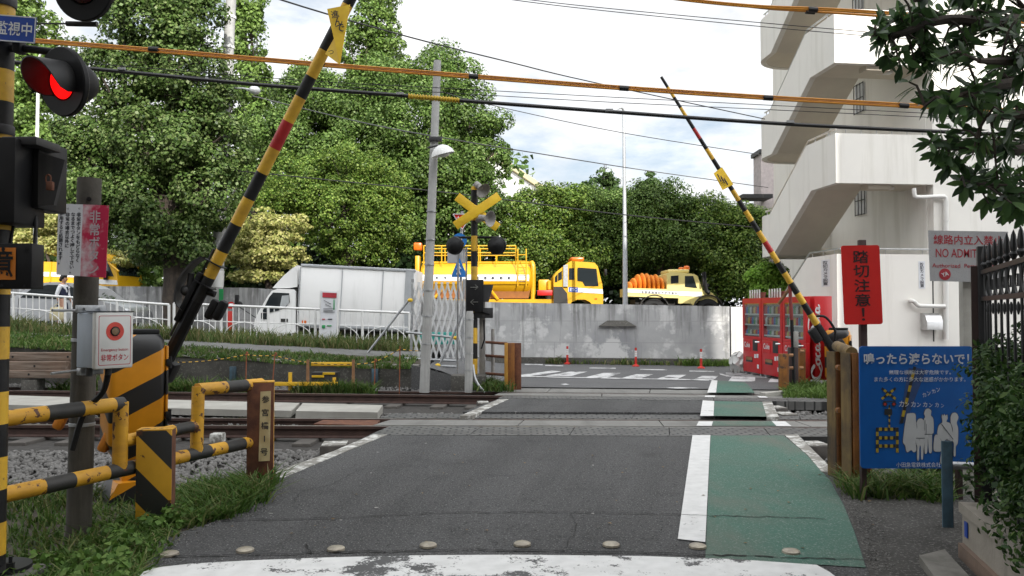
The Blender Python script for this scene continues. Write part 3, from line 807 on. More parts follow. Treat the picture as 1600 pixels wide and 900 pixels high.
mb = MB(); pxbox(mb, 71, 283, 81, 297, 4.62, .03); mb.tube(catmull([W(72, 284, 4.63), W(72, 276, 4.63), W(75, 273, 4.63), W(79, 276, 4.63), W(79, 284, 4.63)], 5), .005, 6); mb.build('padlock', M['rust'], dr, True)
mb = MB(); pxbox(mb, -95, 380, 49, 451, 4.5, .12)
for x, y in ((5, 389), (41, 388), (3, 446), (38, 447)): mb.cyl(W(x, y, 4.5), W(x, y, 4.488), .009, None, 8)
led = mb.build('caution_board', M['black'], sig, True)
mb = MB(); p = [W(-88, 387, 4.494), W(25, 387, 4.494), W(24, 437, 4.494), W(-88, 437, 4.494)]; mb.poly(p[::-1]); mb.build('caution_panel', M['orange_panel'], led, True)
lettering('注意', led, M['black'], W(-12, 412, 4.49), X3, (0, 0, 1), w=.235, h=.165, bold=.02)
mb = MB(); pxbox(mb, 46, 386, 61, 440, 4.64, .02); mb.build('bracket', M['black_grey'], led, True)
mb = MB(); mb.tube(catmull([W(52, 322, 4.8), W(56, 345, 4.75), W(55, 372, 4.72), W(54, 392, 4.7)], 5), .011, 8); mb.tube(catmull([W(22, 340, 4.75), W(18, 365, 4.72), W(16, 385, 4.7)], 5), .011, 8); mb.build('cable', M['black'], sig, True)
mb = MB(); b_ = W(20, 850, 4.6); mb.prism([(-.5, -.15), (.02, -.15), (.1, .12), (.12, .35), (-.5, .35)], (b_.x, 4.45, -.35), X3, Y3, .34, 0); mb.build('foundation', M['concrete_dark'], sig, True)
mb = MB(); mb.cyl((b_.x - .13, 4.7, -.012), (b_.x - .13, 4.7, .012), .16, None, 24); mb.build('base_plate', M['black'], sig, True)
mb = MB(); mb.cyl((b_.x - .03, 4.63, .01), (b_.x - .03, 4.63, .05), .022, None, 6); mb.cyl((b_.x - .03, 4.63, .03), (b_.x - .03, 4.63, .085), .01, None, 10); mb.build('anchor_bolt', M['black'], sig, True)

# ------------------------------------------------------------------ old post with two boards
dp = 5.7; pb = W(122, 860, dp); pt_ = W(140, 279, dp)
old = thing('concrete_post', 'short dark weathered post carrying a red and white board and a grey button box', 'post', (pb.x, dp, pb.z))
mb = MB(); P = [pb.lerp(pt_, i / 10) for i in range(11)]; mb.tube(P, [.083 - .004 * i / 10 for i in range(11)], 24); mb.build('shaft', M['wood_pole'], old, True)
for yy in (533, 664):
    c = pb.lerp(pt_, (860 - yy) / 581); mb = MB(); mb.lathe([(.083, -.012), (.086, -.01), (.086, .01), (.083, .012)], c, pt_ - pb, 24); mb.build('steel_band', M['galv'], old, True)
mb = MB(); mb.cyl(W(139, 311, dp - .07), W(139, 311, dp - .1), .016, None, 10); mb.build('bolt_hole', M['black'], old, True)

def fade_red():
    m, nt, N, L, B = _nodes('faded red enamel')
    V = N.new('ShaderNodeTexCoord').outputs['Object']
    sx = N.new('ShaderNodeSeparateXYZ'); L.new(V, sx.inputs[0])
    n = noise(N, L, V, 9., 5, .6)
    a = N.new('ShaderNodeMath'); a.operation = 'MULTIPLY_ADD'; L.new(sx.outputs['X'], a.inputs[0]); a.inputs[1].default_value = -1.1; L.new(n, a.inputs[2])
    f = ramp(N, L, a.outputs[0], .5, .74)
    o = mixrgb(N, L, f, (.47, .012, .06, 1), (.6, .5, .53, 1)); L.new(o, B.inputs['Base Color']); B.inputs['Roughness'].default_value = .5
    return m
M['fade_red'] = fade_red()
ds = 5.55
qs = [W(91, 318, ds), W(170, 321, ds), W(165, 434, ds), W(88, 429, ds)]
brd = thing('instruction_board', 'white and faded red board with vertical lettering near the top of the dark post', 'sign', tuple((qs[1] + qs[2]) / 2 - Vector((.07, 0, 0))))
ax = (qs[1] - qs[0]).normalized(); ay = (qs[0] - qs[3]).normalized()
def quadplate(parent, q, th, m, name):
    mb = MB(); n = (q[1] - q[0]).cross(q[0] - q[3]).normalized(); b = [p - n * th for p in q]
    mb.add(list(q) + b, [(3, 2, 1, 0), (4, 5, 6, 7), (0, 1, 5, 4), (1, 2, 6, 5), (2, 3, 7, 6), (3, 0, 4, 7)]); return mb.build(name, m, parent, True, smooth=0)
qm_t, qm_b = qs[0].lerp(qs[1], .49), qs[3].lerp(qs[2], .485)
wp = quadplate(brd, [qs[0], qm_t, qm_b, qs[3]], .004, M['sign_white'], 'white_panel')
rp = quadplate(brd, [qm_t, qs[1], qs[2], qm_b], .004, M['fade_red'], 'red_panel')
def col_text(par, m, txt, x, y0, y1, wpx, d, bold=.022):
    a = W(x, y0, d); b = W(x - (y1 - y0) * .03, y1, d); u = (a - b).normalized()
    lettering(txt, par, m, (a + b) / 2, Vector((u.z, 0, -u.x)), u, w=wpx * d / FPX, h=(a - b).length, bold=bold, vertical=True)
col_text(wp, M['ink'], '非常ボタンをもどらなく', 123.5, 332, 410, 7., ds)
col_text(wp, M['ink'], 'なるまでつよく押して下さい。', 114.5, 332, 427, 7., ds)
col_text(wp, M['ink'], '非常の場合以外に', 106, 332, 387, 7., ds)
col_text(wp, M['ink'], '使用すると処罰されます。', 96.5, 331, 413, 7., ds)
for x in (124, 106.5):
    mb = MB(); mb.lathe([(.004, .001), (.006, .001)], W(x, 326, ds - .001), (0, -1, 0), 12); mb.build('dot_mark', M['ink'], wp, True)
col_text(rp, M['ink_pale'], '非常ボタン', 149, 329, 428, 17, ds, .015)

# emergency button box
th = R(56); db = 5.42; cbx = W(163, 531, db)
eb = thing('emergency_button_box', 'grey steel emergency button box with a round red ring strapped to the dark post', 'button box', (cbx.x, db, cbx.z), (R(0), 0, th))
mb = MB(); mb.box((0, .02, 0), (.25, .2, .365), None, 0, .008); hb = mb.build('housing', M['grey_paint'], eb)
mb = MB(); mb.box((0, -.105, 0), (.262, .05, .378), None, 0, .012); lid = mb.build('front_lid', M['grey_white'], eb)
mb = MB(); mb.box((0, -.07, .193), (.27, .12, .006), None, 0, 0); mb.build('rain_cap', M['black'], eb)
fx, fz = Vector((1, 0, 0)), Vector((0, 0, 1)); fy_ = -.1305
def rrect(w_, h_, r, k=5):
    out = []
    for (cx, cy, a0) in ((w_ / 2 - r, h_ / 2 - r, 0), (-w_ / 2 + r, h_ / 2 - r, 90), (-w_ / 2 + r, -h_ / 2 + r, 180), (w_ / 2 - r, -h_ / 2 + r, 270)):
        for i in range(k + 1): a = R(a0 + 90 * i / k); out.append((cx + r * math.cos(a), cy + r * math.sin(a)))
    return out
A_, B_ = rrect(.222, .33, .012), rrect(.214, .322, .01); k = len(A_)
mb = MB(); mb.add([(x, fy_, z) for x, z in A_] + [(x, fy_, z) for x, z in B_], [(i, (i + 1) % k, k + (i + 1) % k, k + i) for i in range(k)]); mb.build('border', M['ink_red'], lid, smooth=0)
M['ring_red'] = mat('orange red ring', (.62, .06, .04), .5)
M['knob'] = mat('brown button', (.2, .13, .07), .4)
mb = MB(); mb.lathe([(.03, .0), (.062, .0)], (.0, fy_ - .001, .06), (0, -1, 0), 32); mb.build('ring', M['ring_red'], lid)
mb = MB(); mb.lathe([(.032, 0), (.032, .006), (.026, .008)], (0, fy_, .06), (0, -1, 0), 24); mb.build('bezel', M['black'], lid)
mb = MB(); mb.lathe([(.026, .002), (.024, .006), (.001, .008)], (0, fy_, .06), (0, -1, 0), 24); mb.build('button', M['knob'], lid)
lettering('Emergency button', lid, M['ink_red'], (0, fy_, -.065), fx, fz, w=.185, h=.024, bold=.005, world=False)
lettering('非常ボタン', lid, M['ink_red'], (0, fy_, -.115), fx, fz, w=.19, h=.046, bold=.012, world=False)
mb = MB(); mb.box((-.05, .08, .21), (.2, .03, .05), None, 0, .004); mb.cyl((-.1, .06, .21), (-.1, .04, .21), .012, None, 8); mb.cyl((.0, .06, .21), (0, .04, .21), .012, None, 8)
mb.build('bracket', M['galv'], eb); MB().box((-.05, .08, -.21), (.16, .05, .05), None, 0, .004).build('bracket', M['galv'], eb)
mb = MB(); mb.cyl((-.1, .0, -.18), (-.1, 0, -.24), .022, None, 12); mb.cyl((.03, .0, -.18), (.03, 0, -.24), .022, None, 12); mb.build('cable_gland', M['black_grey'], eb)
mb = MB()
for z in (.2, -.21): mb.tube([(-.32, .05, z), (.0, .22, z)], .009, 8)
mb.build('strap', M['galv'], eb)
mb = MB(); mb.tube(catmull([(.03, 0, -.23), (.02, .05, -.36), (-.05, .15, -.5), (-.1, .2, -.75)], 6), .02, 10); mb.build('conduit', M['black'], eb)

# ------------------------------------------------------------------ yellow and black guard rail
la, lb = Vector((-3.14, 4.9, 0)), Vector((-2.24, 6.9, 0))
def rail_at(px, py):
    v = (px - 800) / FPX; dx, dy = lb.x - la.x, lb.y - la.y
    t = (v * la.y - la.x) / (dx - v * dy); d = la.y + dy * t
    return W(px, py, d)
p1 = W(238, 835, 5.75)
gr = thing('guard_rail', 'chipped yellow and black pipe guard rail beside the track in the left foreground', 'guard rail', (p1.x, p1.y, -.13))
GM = [M['black_rust'], M['yellow_rust']]
def pipe(name, pts, segs=None, r=.051):
    """pts: pixel list; segs: list of (px, material) saying which colour starts there"""
    P = [rail_at(*q) for q in pts]
    if segs:
        Q = []; mi = []
        xs_ = [s_[0] for s_ in segs] + [pts[-1][0]]
        for i, (x, m_) in enumerate(segs):
            def yat(x_): return pts[0][1] + (pts[-1][1] - pts[0][1]) * (x_ - pts[0][0]) / (pts[-1][0] - pts[0][0])
            Q.append(rail_at(x, yat(x))); mi.append(m_)
        Q.append(P[-1]); mb = MB(); mb.tube(Q, r, 16, mis=mi)
    else:
        mb = MB(); mb.tube(P, r, 16, mi=1)
    return mb.build(name, GM, gr, True)
pipe('top_rail', [(-40, 660), (191, 631)], [(-40, 1), (70, 0), (126, 1), (176, 0)])
pipe('rail_drop', [(189, 628), (187, 732)])
pipe('middle_rail', [(190, 690), (312, 664)], [(190, 1), (270, 0), (298, 1)], .045)
pipe('rail_drop', [(310, 604), (307, 708)], None, .049)
pipe('top_rail', [(308, 609), (408, 600)], [(308, 1), (351, 0), (383, 1)])
pipe('bottom_rail', [(-40, 783), (395, 690)], [(-40, 1), (66, 0), (113, 1), (166, 0), (206, 1), (290, 0), (326, 1), (350, 0), (379, 1)])
# posts
M['post_diag'] = stripes('black and yellow post', (.62, .33, .02), (.018, .018, .017), (.8, 0, .72), 2.9, .2, (.08, .03, .015))
def hpost(px0, px1, ytop, zb, d, m, side_m, rot=0.):
    a = W(px0, ytop, d); b = W(px1, ytop, d); w_ = b.x - a.x; h_ = a.z - zb; c = Vector(((a.x + b.x) / 2, d + .07, zb + h_ / 2)); Rm = rz(rot)
    mb = MB(); mb.box(c + Rm @ Vector((0, -.07, 0)), (w_, .014, h_), Rm, 0, .003)
    mb.box(c + Rm @ Vector((-w_ / 2 + .007, 0.002, 0)), (.013, .125, h_ - .006), Rm, 1); mb.box(c + Rm @ Vector((w_ / 2 - .007, 0.002, 0)), (.013, .125, h_ - .006), Rm, 1)
    mb.box(c + Rm @ Vector((0, .0, h_ / 2 + .004)), (w_, .15, .008), Rm, 2)
    return mb.build('post', [m, side_m, M['yellow_rust']], gr, True)
hpost(212, 264, 673, -.14, 5.75, M['post_diag'], M['rust'], .2)
po = hpost(384, 424, 598, -.08, 6.85, M['rust'], M['yellow_rust'], .25)
M['plate_yellow'] = mat('weathered name plate', (.6, .5, .28), .6, col2=(.45, .33, .16), scale=7, streak=(5, 5, 1.), streak_col=(.3, .2, .1), streak_lo=.55, streak_hi=.85)
npq = [W(407, 612, 6.8), W(423, 611, 6.8), W(421, 720, 6.8), W(404, 721, 6.8)]
npl = quadplate(gr, npq, .005, M['plate_yellow'], 'name_plate')
for i, ch in enumerate('参宮橋1号'):
    if True: lettering(ch, npl, M['ink'], W(415 - i * .6, 624 + i * 20.5, 6.799), X3, (0, 0, 1), h=.062 if ch != '1' else .05, bold=.012)

# ------------------------------------------------------------------ left gate machine and raised boom
M['gate_stripe'] = stripes('orange and black gate body', (.63, .25, .01), (.016, .016, .017), (-.5, -.5, 1.), 2.35, .42, None, .35)
dg_ = 7.05; gb = W(205, 757, dg_)
gate = thing('crossing_gate', 'orange and black striped gate machine whose boom is raised over the near left side', 'crossing gate', (gb.x, dg_, -.14), (0, 0, R(38)))
def gate_machine(g, right=False):
    mb = MB()
    # body with rounded vertical edges, narrower towards its foot
    secs = [(.34, .27, .27), (.44, .38, .36), (.52, .45, .42), (1.28, .46, .43), (1.38, .44, .41), (1.43, .38, .35)]
    rings = []
    for (z, a, b) in secs: rings.append([(x * 1., y * 1., z) for x, y in rrect(a, b, .055, 4)])
    k = len(rings[0]); mb.add([v for r_ in rings for v in r_], [(i * k + j, i * k + (j + 1) % k, (i + 1) * k + (j + 1) % k, (i + 1) * k + j) for i in range(len(secs) - 1) for j in range(k)] + [tuple(range(k))[::-1], tuple((len(secs) - 1) * k + j for j in range(k))])
    body = mb.build('body', M['gate_stripe'], g)
    mb = MB(); mb.box((.236, -.02, .9), (.022, .37, .86), None, 0, .008); door = mb.build('door', M['gate_stripe'], body)
    for z in (.72, 1.18):
        mb = MB(); mb.box((.25, -.16, z), (.05, .11, .07), None, 0, .01); mb.cyl((.26, -.2, z - .05), (.26, -.2, z + .05), .016, None, 10); mb.build('hinge', M['black'], door)
    mb = MB(); mb.box((.252, .12, 1.07), (.012, .09, .13), None, 0, .004); mb.build('window', M['knob'], door)
    mb = MB(); mb.box((.258, .12, .72), (.03, .09, .28), None, 0, .006); mb.build('latch', M['gate_stripe'], door)
    mb = MB(); mb.box((0, 0, .2), (.2, .2, .3), None, 0, .02); mb.build('pedestal', M['gate_stripe'], g)
    mb = MB(); mb.prism([(-.24, -.02), (.24, -.02), (.15, .17), (-.15, .17)], (0, .2, .0), X3, (0, 0, 1), .4); mb.build('foot', M['gate_stripe'], g)
    mb = MB(); mb.box((.02, 0, 1.45), (.34, .26, .05), None, 0, .012); mb.build('top_cover', M['black'], g)
gate_machine(gate)
M['counter'] = mat('orange counterweight', (.6, .2, .015), .5)
mb = MB()
for (x, y) in ((100, 655), (168, 688)):
    c = W(x, y, 6.95); mb.box(c, (.085, .08, .15), Matrix.Rotation(R(28), 3, 'Y'), 0, .03)
cw = thing('counterweight', 'orange counterweight pads on the tail of the near gate arm', 'counterweight') if False else None
gl = Matrix.Rotation(-R(38), 3, 'Z')
def to_local(root, p): return (Matrix.Rotation(-root.rotation_euler[2], 3, 'Z') @ (Vector(p) - Vector(root.location)))
def addl(root, mb, name, mats, parent=None):
    mb.v = [to_local(root, v) for v in mb.v]; return mb.build(name, mats, parent or root)
for (x, y) in ((96, 655), (166, 690)):
    mb = MB(); mb.box(W(x, y, 6.9), (.09, .08, .19), Matrix.Rotation(R(25), 3, 'Y'), 0, .03); addl(gate, mb, 'counterweight', M['counter'])
# boom
B0 = W(262, 560, 7.3); B1 = W(547, 0, 6.9)
def boom_at(py, a=(262, 560, 7.3), b=(547, 0, 6.9)):
    t = (py - a[1]) / (b[1] - a[1]); return W(a[0] + (b[0] - a[0]) * t, py, a[2] + (b[2] - a[2]) * t)
ys = [470, 432, 392, 350, 310, 270, 232, 190, 152, 120, 79, 45, 8, -30, -68, -106, -144]
cols = [0, 1, 0, 1, 0, 1, 2, 1, 0, 1, 0, 1, 0, 1, 0, 1]
mb = MB(); P = [boom_at(y) for y in ys]
for i in range(len(ys) - 1): mb.tube([P[i], P[i + 1]], [.056 - .0006 * i, .056 - .0006 * (i + 1)], 18, mi=cols[i], cap=(i in (0, len(ys) - 2)))
addl(gate, mb, 'boom', [M['boom_black'], M['boom_yellow'], M['boom_red']])
mb = MB(); bd = (B1 - B0).normalized(); bn = bd.cross(Vector((0, -1, 0))).normalized()
mb.tube([boom_at(612) + Vector((0, .05, 0)), boom_at(560), boom_at(430) + Vector((0, -.0, 0))], [.075, .062, .05], 10)
Rm = Matrix((bn, Vector((0, 1, 0)), bd)).transposed()
mb.box(boom_at(470) + bn * -.07, (.05, .12, .5), Rm, 0, .01); mb.box(boom_at(575) + bn * .02, (.2, .16, .2), Rm, 0, .02)
addl(gate, mb, 'boom_holder', M['black'])
mb = MB()
for y, o in ((470, .16), (466, .23)): bx_ = MB(); bx_.box(boom_at(y) + bn * o, (.08, .1, .2), Rm, 0, .03); addl(gate, bx_, 'spring_box', M['black'])
mb.tube(catmull([boom_at(452) + bn * .05, boom_at(450) + bn * .12], 4), .03, 8)
addl(gate, mb, 'spring_arm', M['black'])
for y in (412, 445): mb = MB(); mb.box(boom_at(y), (.17, .16, .012), Rm, 0, .004); addl(gate, mb, 'clamp_plate', M['black'])
mb = MB(); arc = catmull([boom_at(412) + bn * -.13, boom_at(428) + bn * -.19, boom_at(455) + bn * -.22, boom_at(482) + bn * -.17, boom_at(490) + bn * -.08], 5)
for i in range(len(arc) - 1):
    a, b = arc[i], arc[i + 1]; e = Vector((0, .07, 0)); mb.add([a - e, b - e, b + e, a + e, a - e + bn * .02, b - e + bn * .02, b + e + bn * .02, a + e + bn * .02], [(0, 1, 2, 3), (7, 6, 5, 4), (0, 4, 5, 1), (3, 2, 6, 7)])
addl(gate, mb, 'bent_guard', M['black_grey'])
mb = MB(); mb.tube([boom_at(395) + bn * -.075, boom_at(530) + bn * -.075], .012, 8); mb.tube([boom_at(440) + bn * -.16, boom_at(500) + bn * -.02], .03, 8); mb.ball(boom_at(465) + bn * -.13, .05)
addl(gate, mb, 'tie_rod', M['black_grey'])
# bent yellow flag with lettering
fa, fb, fc, fe, ff = W(511, 14, 6.76), W(547, 7, 6.74), W(531, 101, 6.7), W(523, 58, 6.77), W(508, 84, 6.82)
flag = thing('gate_flag', 'bent yellow warning flag hanging high on the near raised boom', 'flag', tuple(fc))
mb = MB()
def thick(mb, tri, th=.004):
    n = (tri[1] - tri[0]).cross(tri[2] - tri[0]).normalized(); b = [p - n * th for p in tri]; k = len(tri)
    mb.add(list(tri) + b, [tuple(range(k)), tuple(range(2 * k - 1, k - 1, -1))] + [(i, k + i, k + (i + 1) % k, (i + 1) % k) for i in range(k)])
thick(mb, [fa, fc, fb]); fl = mb.build('front_flap', M['yellow_flag'], flag, True, smooth=0)
mb = MB(); thick(mb, [fe, ff, fc]); fl2 = mb.build('back_flap', M['yellow_flag'], flag, True, smooth=0)
nf = (fb - fa).cross(fa - fc).normalized()
for i, (ch, x, y) in enumerate((('進', 524, 23), ('ん', 529, 34), ('で', 532, 45))):
    c = W(x, y, 6.73); lettering(ch, fl, M['ink'], c - Vector((0, .012, 0)), (W(541, 18, 6.33) - W(526, 21, 6.33)), (W(524, 15, 6.33) - W(529, 40, 6.33)), h=.066, bold=.016)
for i, (ch, x, y) in enumerate((('進', 540, 15), ('ん', 541, 26))):
    pass
lettering('つ', fl2, M['ink'], W(518, 83, 6.76) - Vector((0, .02, 0)), X3, (0, 0, 1), h=.035, bold=.01)

# ------------------------------------------------------------------ small things along the left track
p = G(340, 692, -.12)
t = thing('marker_block', 'small white painted block standing on the ballast behind the guard rail', 'block', (p.x, p.y, -.16))
MB().box((0, 0, .08), (.15, .15, .16), None, 0, .012).build('block', M['edge_paint'], t)
def slabthing(label, q, h):
    P = [G(a, b, .0) for a, b in q]; c = sum(P, Vector()) / 4
    t = thing('trough_slab', label, 'concrete slab', (c.x, c.y, -.2), group='trough slabs between the tracks')
    mb = MB(); mb.prism([(v.x, v.y) for v in P], (0, 0, 0), X3, Y3, -h); mb.build('slab', M['concrete_pale'], t, True, smooth=0)
    return t
slabthing('pale concrete trough slab nearest the road between the two tracks', [(462, 642.2), (590, 644.3), (598, 633), (473, 629.8)], .12)
slabthing('pale concrete trough slab in the middle of the row between the tracks', [(180, 636), (455, 641.8), (468, 629.6), (205, 623)], .1)
slabthing('long pale concrete trough slab furthest left between the tracks', [(-260, 627), (176, 635.8), (200, 622.8), (-220, 611)], .1)
t = thing('guard_plate', 'rusty steel guard plate lying between the near rails at the crossing edge', 'steel plate', tuple(G(540, 658)))
mb = MB(); P = PX([(490, 661.5), (586, 664.5), (594, 656), (505, 655.5)], -.04); mb.prism([(v.x, v.y) for v in P], (0, 0, -.045), X3, Y3, -.03); mb.build('plate', M['rust'], t, True, smooth=0)
# road studs
M['stud'] = mat('worn aluminium stud', (.42, .38, .3), .4, .5, col2=(.26, .23, .19), scale=30)
for i, (x, y) in enumerate(((265, 868), (383, 862), (525, 860), (669, 854.5), (816, 852.5), (955, 853.5), (1090, 856), (1236, 864.5))):
    p = G(x, y)
    if i == 0:
        mb = MB(); mb.lathe([(.056, -.004), (.054, .008), (.045, .014), (.025, .018), (.0005, .0195)], (0, 0, 0), (0, 0, 1), 28)
        me0 = mb.build('road_stud', M['stud']); o = me0
    else:
        o = me0.copy(); COL.objects.link(o)
    o.location = (p.x, p.y, .008); o.rotation_euler = (0, 0, i * 1.3)
    lab = ['dull round road stud, leftmost in the row beside the grass', 'round road stud, second from the left in the row', 'round road stud, third from the left in the row', 'round road stud, fourth from the left near the middle of the road',
           'round road stud, fifth from the left in mid road', 'round road stud, third from the right on grey asphalt', 'round road stud at the foot of the white lane line', 'round road stud on the green lane, rightmost of the row'][i]
    tag(o, lab, 'road stud', 'road studs across the road')

# grass around the left foreground
gp = [(-4.4, 3.6)] + [(edge_x(y) - .02, y) for y in np.linspace(3.6, 7.25, 12)] + [(-6.5, 7.25), (-6.5, 3.6)]
grass('grass', 'green weeds and grass growing around the posts on the left', gp, 15000, .17, M['grass_dark'], zsoil, 1, .0075, .8, .85)
gp2 = [(edge_x(y) + .05, y) for y in np.linspace(5.6, 7.15, 8)] + [(edge_x(y) - .75, y) for y in np.linspace(7.15, 5.6, 8)]
grass('grass', 'dense fresh tuft of grass at the road edge by the name post', gp2, 4600, .22, M['grass'], zsoil, 2, .009, .9, .5)
gp3 = [(edge_x(y) + .03, y) for y in np.linspace(3.7, 5.4, 8)] + [(edge_x(y) - .6, y) for y in np.linspace(5.4, 3.7, 8)]
grass('grass', 'overgrown grass creeping onto the asphalt in the left corner', gp3, 4200, .15, M['grass'], zsoil, 3, .008, 1.1, .6)

# low broad-leaved weeds, grit and dead leaves along the road edge
rgw = np.random.default_rng(8)
wb_ = []
for y in np.linspace(3.9, 7.0, 34):
    x = edge_x(y) - .05 - .7 * rgw.random(); wb_.append(((x, y + .1 * rgw.normal(), float(zsoil(x, y)[0]) + .05), (.13, .13, .06)))
M['weed'] = leaf_mat('broad weed leaves', [(.05, .11, .02), (.085, .16, .03), (.13, .2, .05)], .3, .5)
o = crown('weeds', None, M['weed'], wb_, 3400, .045, .07, 20, 9, kind='stuff'); tag(o, 'low broad leaved weeds between the grass at the left road edge', 'weeds')
stones('grit', 'grit and pebbles spilling onto the left edge of the asphalt', [(edge_x(y) + .22 * abs(math.sin(y * 5)), y) for y in np.linspace(3.9, 7.1, 16)] + [(edge_x(y) - .1, y) for y in np.linspace(7.1, 3.9, 10)], 900, .006, M['stone'], lambda x, y: np.full(len(x), .002), 31)
stones('grit', 'grit along the right edge of the green lane', [(p.x, p.y) for p in PX([(1300, 745), (1345, 835), (1362, 892), (1400, 892), (1380, 830), (1330, 750)])], 700, .006, M['stone'], lambda x, y: np.full(len(x), .004), 32)
stones('grit', 'loose chippings scattered over the road surface', [(p.x, p.y) for p in PX([(420, 870), (620, 690), (1080, 690), (1055, 870)])], 170, .005, M['stone'], lambda x, y: np.full(len(x), .002), 33)
qd = scatter(rgw, [(p.x, p.y) for p in PX([(300, 850), (470, 750), (640, 700), (1240, 700), (1400, 800), (1420, 880)])], 46); kd = len(qd)
ad_ = rgw.random(kd) * 6.28; Vd, Fd = leaves(np.column_stack([qd, np.full(kd, .012)]), np.column_stack([np.cos(ad_), np.sin(ad_), np.zeros(kd)]), np.tile([0.1, .1, 1.], (kd, 1)), .02 + .02 * rgw.random(kd), LEAF_D)
M['dead_leaf'] = leaf_mat('dead leaf', [(.16, .09, .04), (.25, .16, .07), (.12, .08, .04)], .1, .7)
tag(npmesh('fallen_leaves', Vd, Fd, M['dead_leaf'], kind='stuff'), 'few dry fallen leaves scattered on the road', 'leaves')
M['sign_azure'] = mat('azure sign enamel', (.006, .1, .37), .4, col2=(.006, .085, .32), scale=5)
M['dirt_edge'] = mat('gritty dark verge', (.06, .057, .052), .95, col2=(.03, .028, .025), scale=3, bmp=.9, bscale=45, speck=(.16, .155, .145), speck_scale=45)
mb = MB(); sheet(mb, [(1300, 738), (1318, 785), (1338, 838), (1356, 889), (1362, 915), (1540, 915), (1560, 775), (1420, 768), (1312, 764)], .0025); mb.build('dirt_strip', M['dirt_edge'], kind='structure')
M['concrete_mid'] = mat('worn kerb concrete', (.2, .19, .17), .9, col2=(.12, .115, .1), scale=6, bmp=.3)
# ------------------------------------------------------------------ right foreground
M['old_yellow'] = mat('rusty faded yellow steel', (.27, .105, .015), .75, col2=(.15, .055, .012), scale=4, chip=(.06, .03, .018), chip_scale=6, chip_lo=.6, bmp=.2, bscale=40, streak=(14, 14, .6), streak_col=(.12, .05, .02), streak_lo=.48, streak_hi=.75)
M['old_pale'] = mat('flaking yellow and black edge', (.2, .13, .045), .75, col2=(.05, .038, .028), scale=2.2, lo=.42, hi=.62, bmp=.2, streak=(16, 16, 1.5), streak_col=(.1, .06, .03), streak_lo=.45, streak_hi=.7)
M['brown_post'] = mat('dark brown steel post', (.05, .026, .024), .6, col2=(.035, .02, .018), scale=5)
M['iron'] = mat('black wrought iron', (.012, .012, .013), .45, col2=(.02, .02, .022), scale=8)
M['wall_stone'] = mat('stained rendered wall', (.3, .27, .23), .9, col2=(.21, .19, .16), scale=3, bmp=.3, bscale=35, streak=(7, 7, .9), streak_col=(.1, .09, .075), streak_lo=.52, streak_hi=.72)
M['wall_base'] = mat('reddish wall footing', (.2, .14, .105), .9, col2=(.13, .095, .075), scale=4, bmp=.3)
M['blue_post'] = mat('weathered blue post', (.085, .16, .22), .7, col2=(.05, .09, .12), scale=6, chip=(.08, .06, .05), chip_scale=9, chip_lo=.6, streak=(10, 10, .8), streak_col=(.05, .06, .065), streak_lo=.5, streak_hi=.7)
M['sign_grey'] = mat('dull grey sign sheet', (.4, .4, .41), .55, col2=(.34, .34, .35), scale=6, speck=(.3, .3, .3), speck_scale=90, chip=(.3, .12, .05), chip_scale=3.2, chip_lo=.72)
M['hedge'] = leaf_mat('hedge leaves', [(.018, .045, .012), (.03, .07, .016), (.05, .1, .024), (.1, .16, .045)], .25, .35)
M['bark'] = mat('bark', (.075, .058, .045), .95, col2=(.04, .032, .026), scale=6, bmp=.6, bscale=20, streak=(8, 8, .9), streak_col=(.03, .024, .02), streak_lo=.5, streak_hi=.65)
M['evergreen'] = leaf_mat('long evergreen leaves', [(.02, .045, .018), (.04, .08, .028), (.06, .125, .038), (.11, .2, .06)], .35, .35, .35)

def ibeam(mb, c, w, dpt, h, rot, t=.012):
    """H section standing at c: two flanges facing along its depth and a web"""
    Rm = rz(rot); c = Vector(c)
    for s_ in (-1, 1): mb.box(c + Rm @ Vector((s_ * (w / 2 - t / 2), 0, h / 2)), (t, dpt, h), Rm, 1 if s_ < 0 else 0)
    mb.box(c + Rm @ Vector((0, -.0, h / 2)), (w - 2 * t, t, h - .004), Rm, 0)
    for x in (-.25, .25): mb.box(c + Rm @ Vector((x * w, -.02, h / 2)), (t, .03, h - .01), Rm, 0)
pA, pB = W(1311, 745, 7.3), W(1339, 764, 6.85)
g2 = thing('guard_rail', 'rusty faded yellow guard rail of two steel posts left of the blue sign', 'guard rail', (pB.x, pB.y, 0))
for p_, wd, top in ((pA, .15, 549), (pB, .205, 551)):
    d_ = p_.y; zt = W(1320, top, d_).z
    mb = MB(); ibeam(mb, (p_.x, d_, -.08), wd, .12, zt + .08, .22); mb.build('post', [M['old_yellow'], M['old_pale']], g2, True)
mb = MB(); mb.tube([W(1308, 541, 7.6), W(1331, 551, 6.95)], .05, 14); mb.build('top_pipe', M['old_pale'], g2, True)
mb = MB(); mb.cyl(W(1309, 574, 7.2), W(1313, 575, 7.0), .025, None, 10); mb.build('bolt', M['old_yellow'], g2, True)
mb = MB(); mb.cyl(W(1309, 641, 7.2), W(1313, 642, 7.0), .025, None, 10); mb.build('bolt', M['old_yellow'], g2, True)

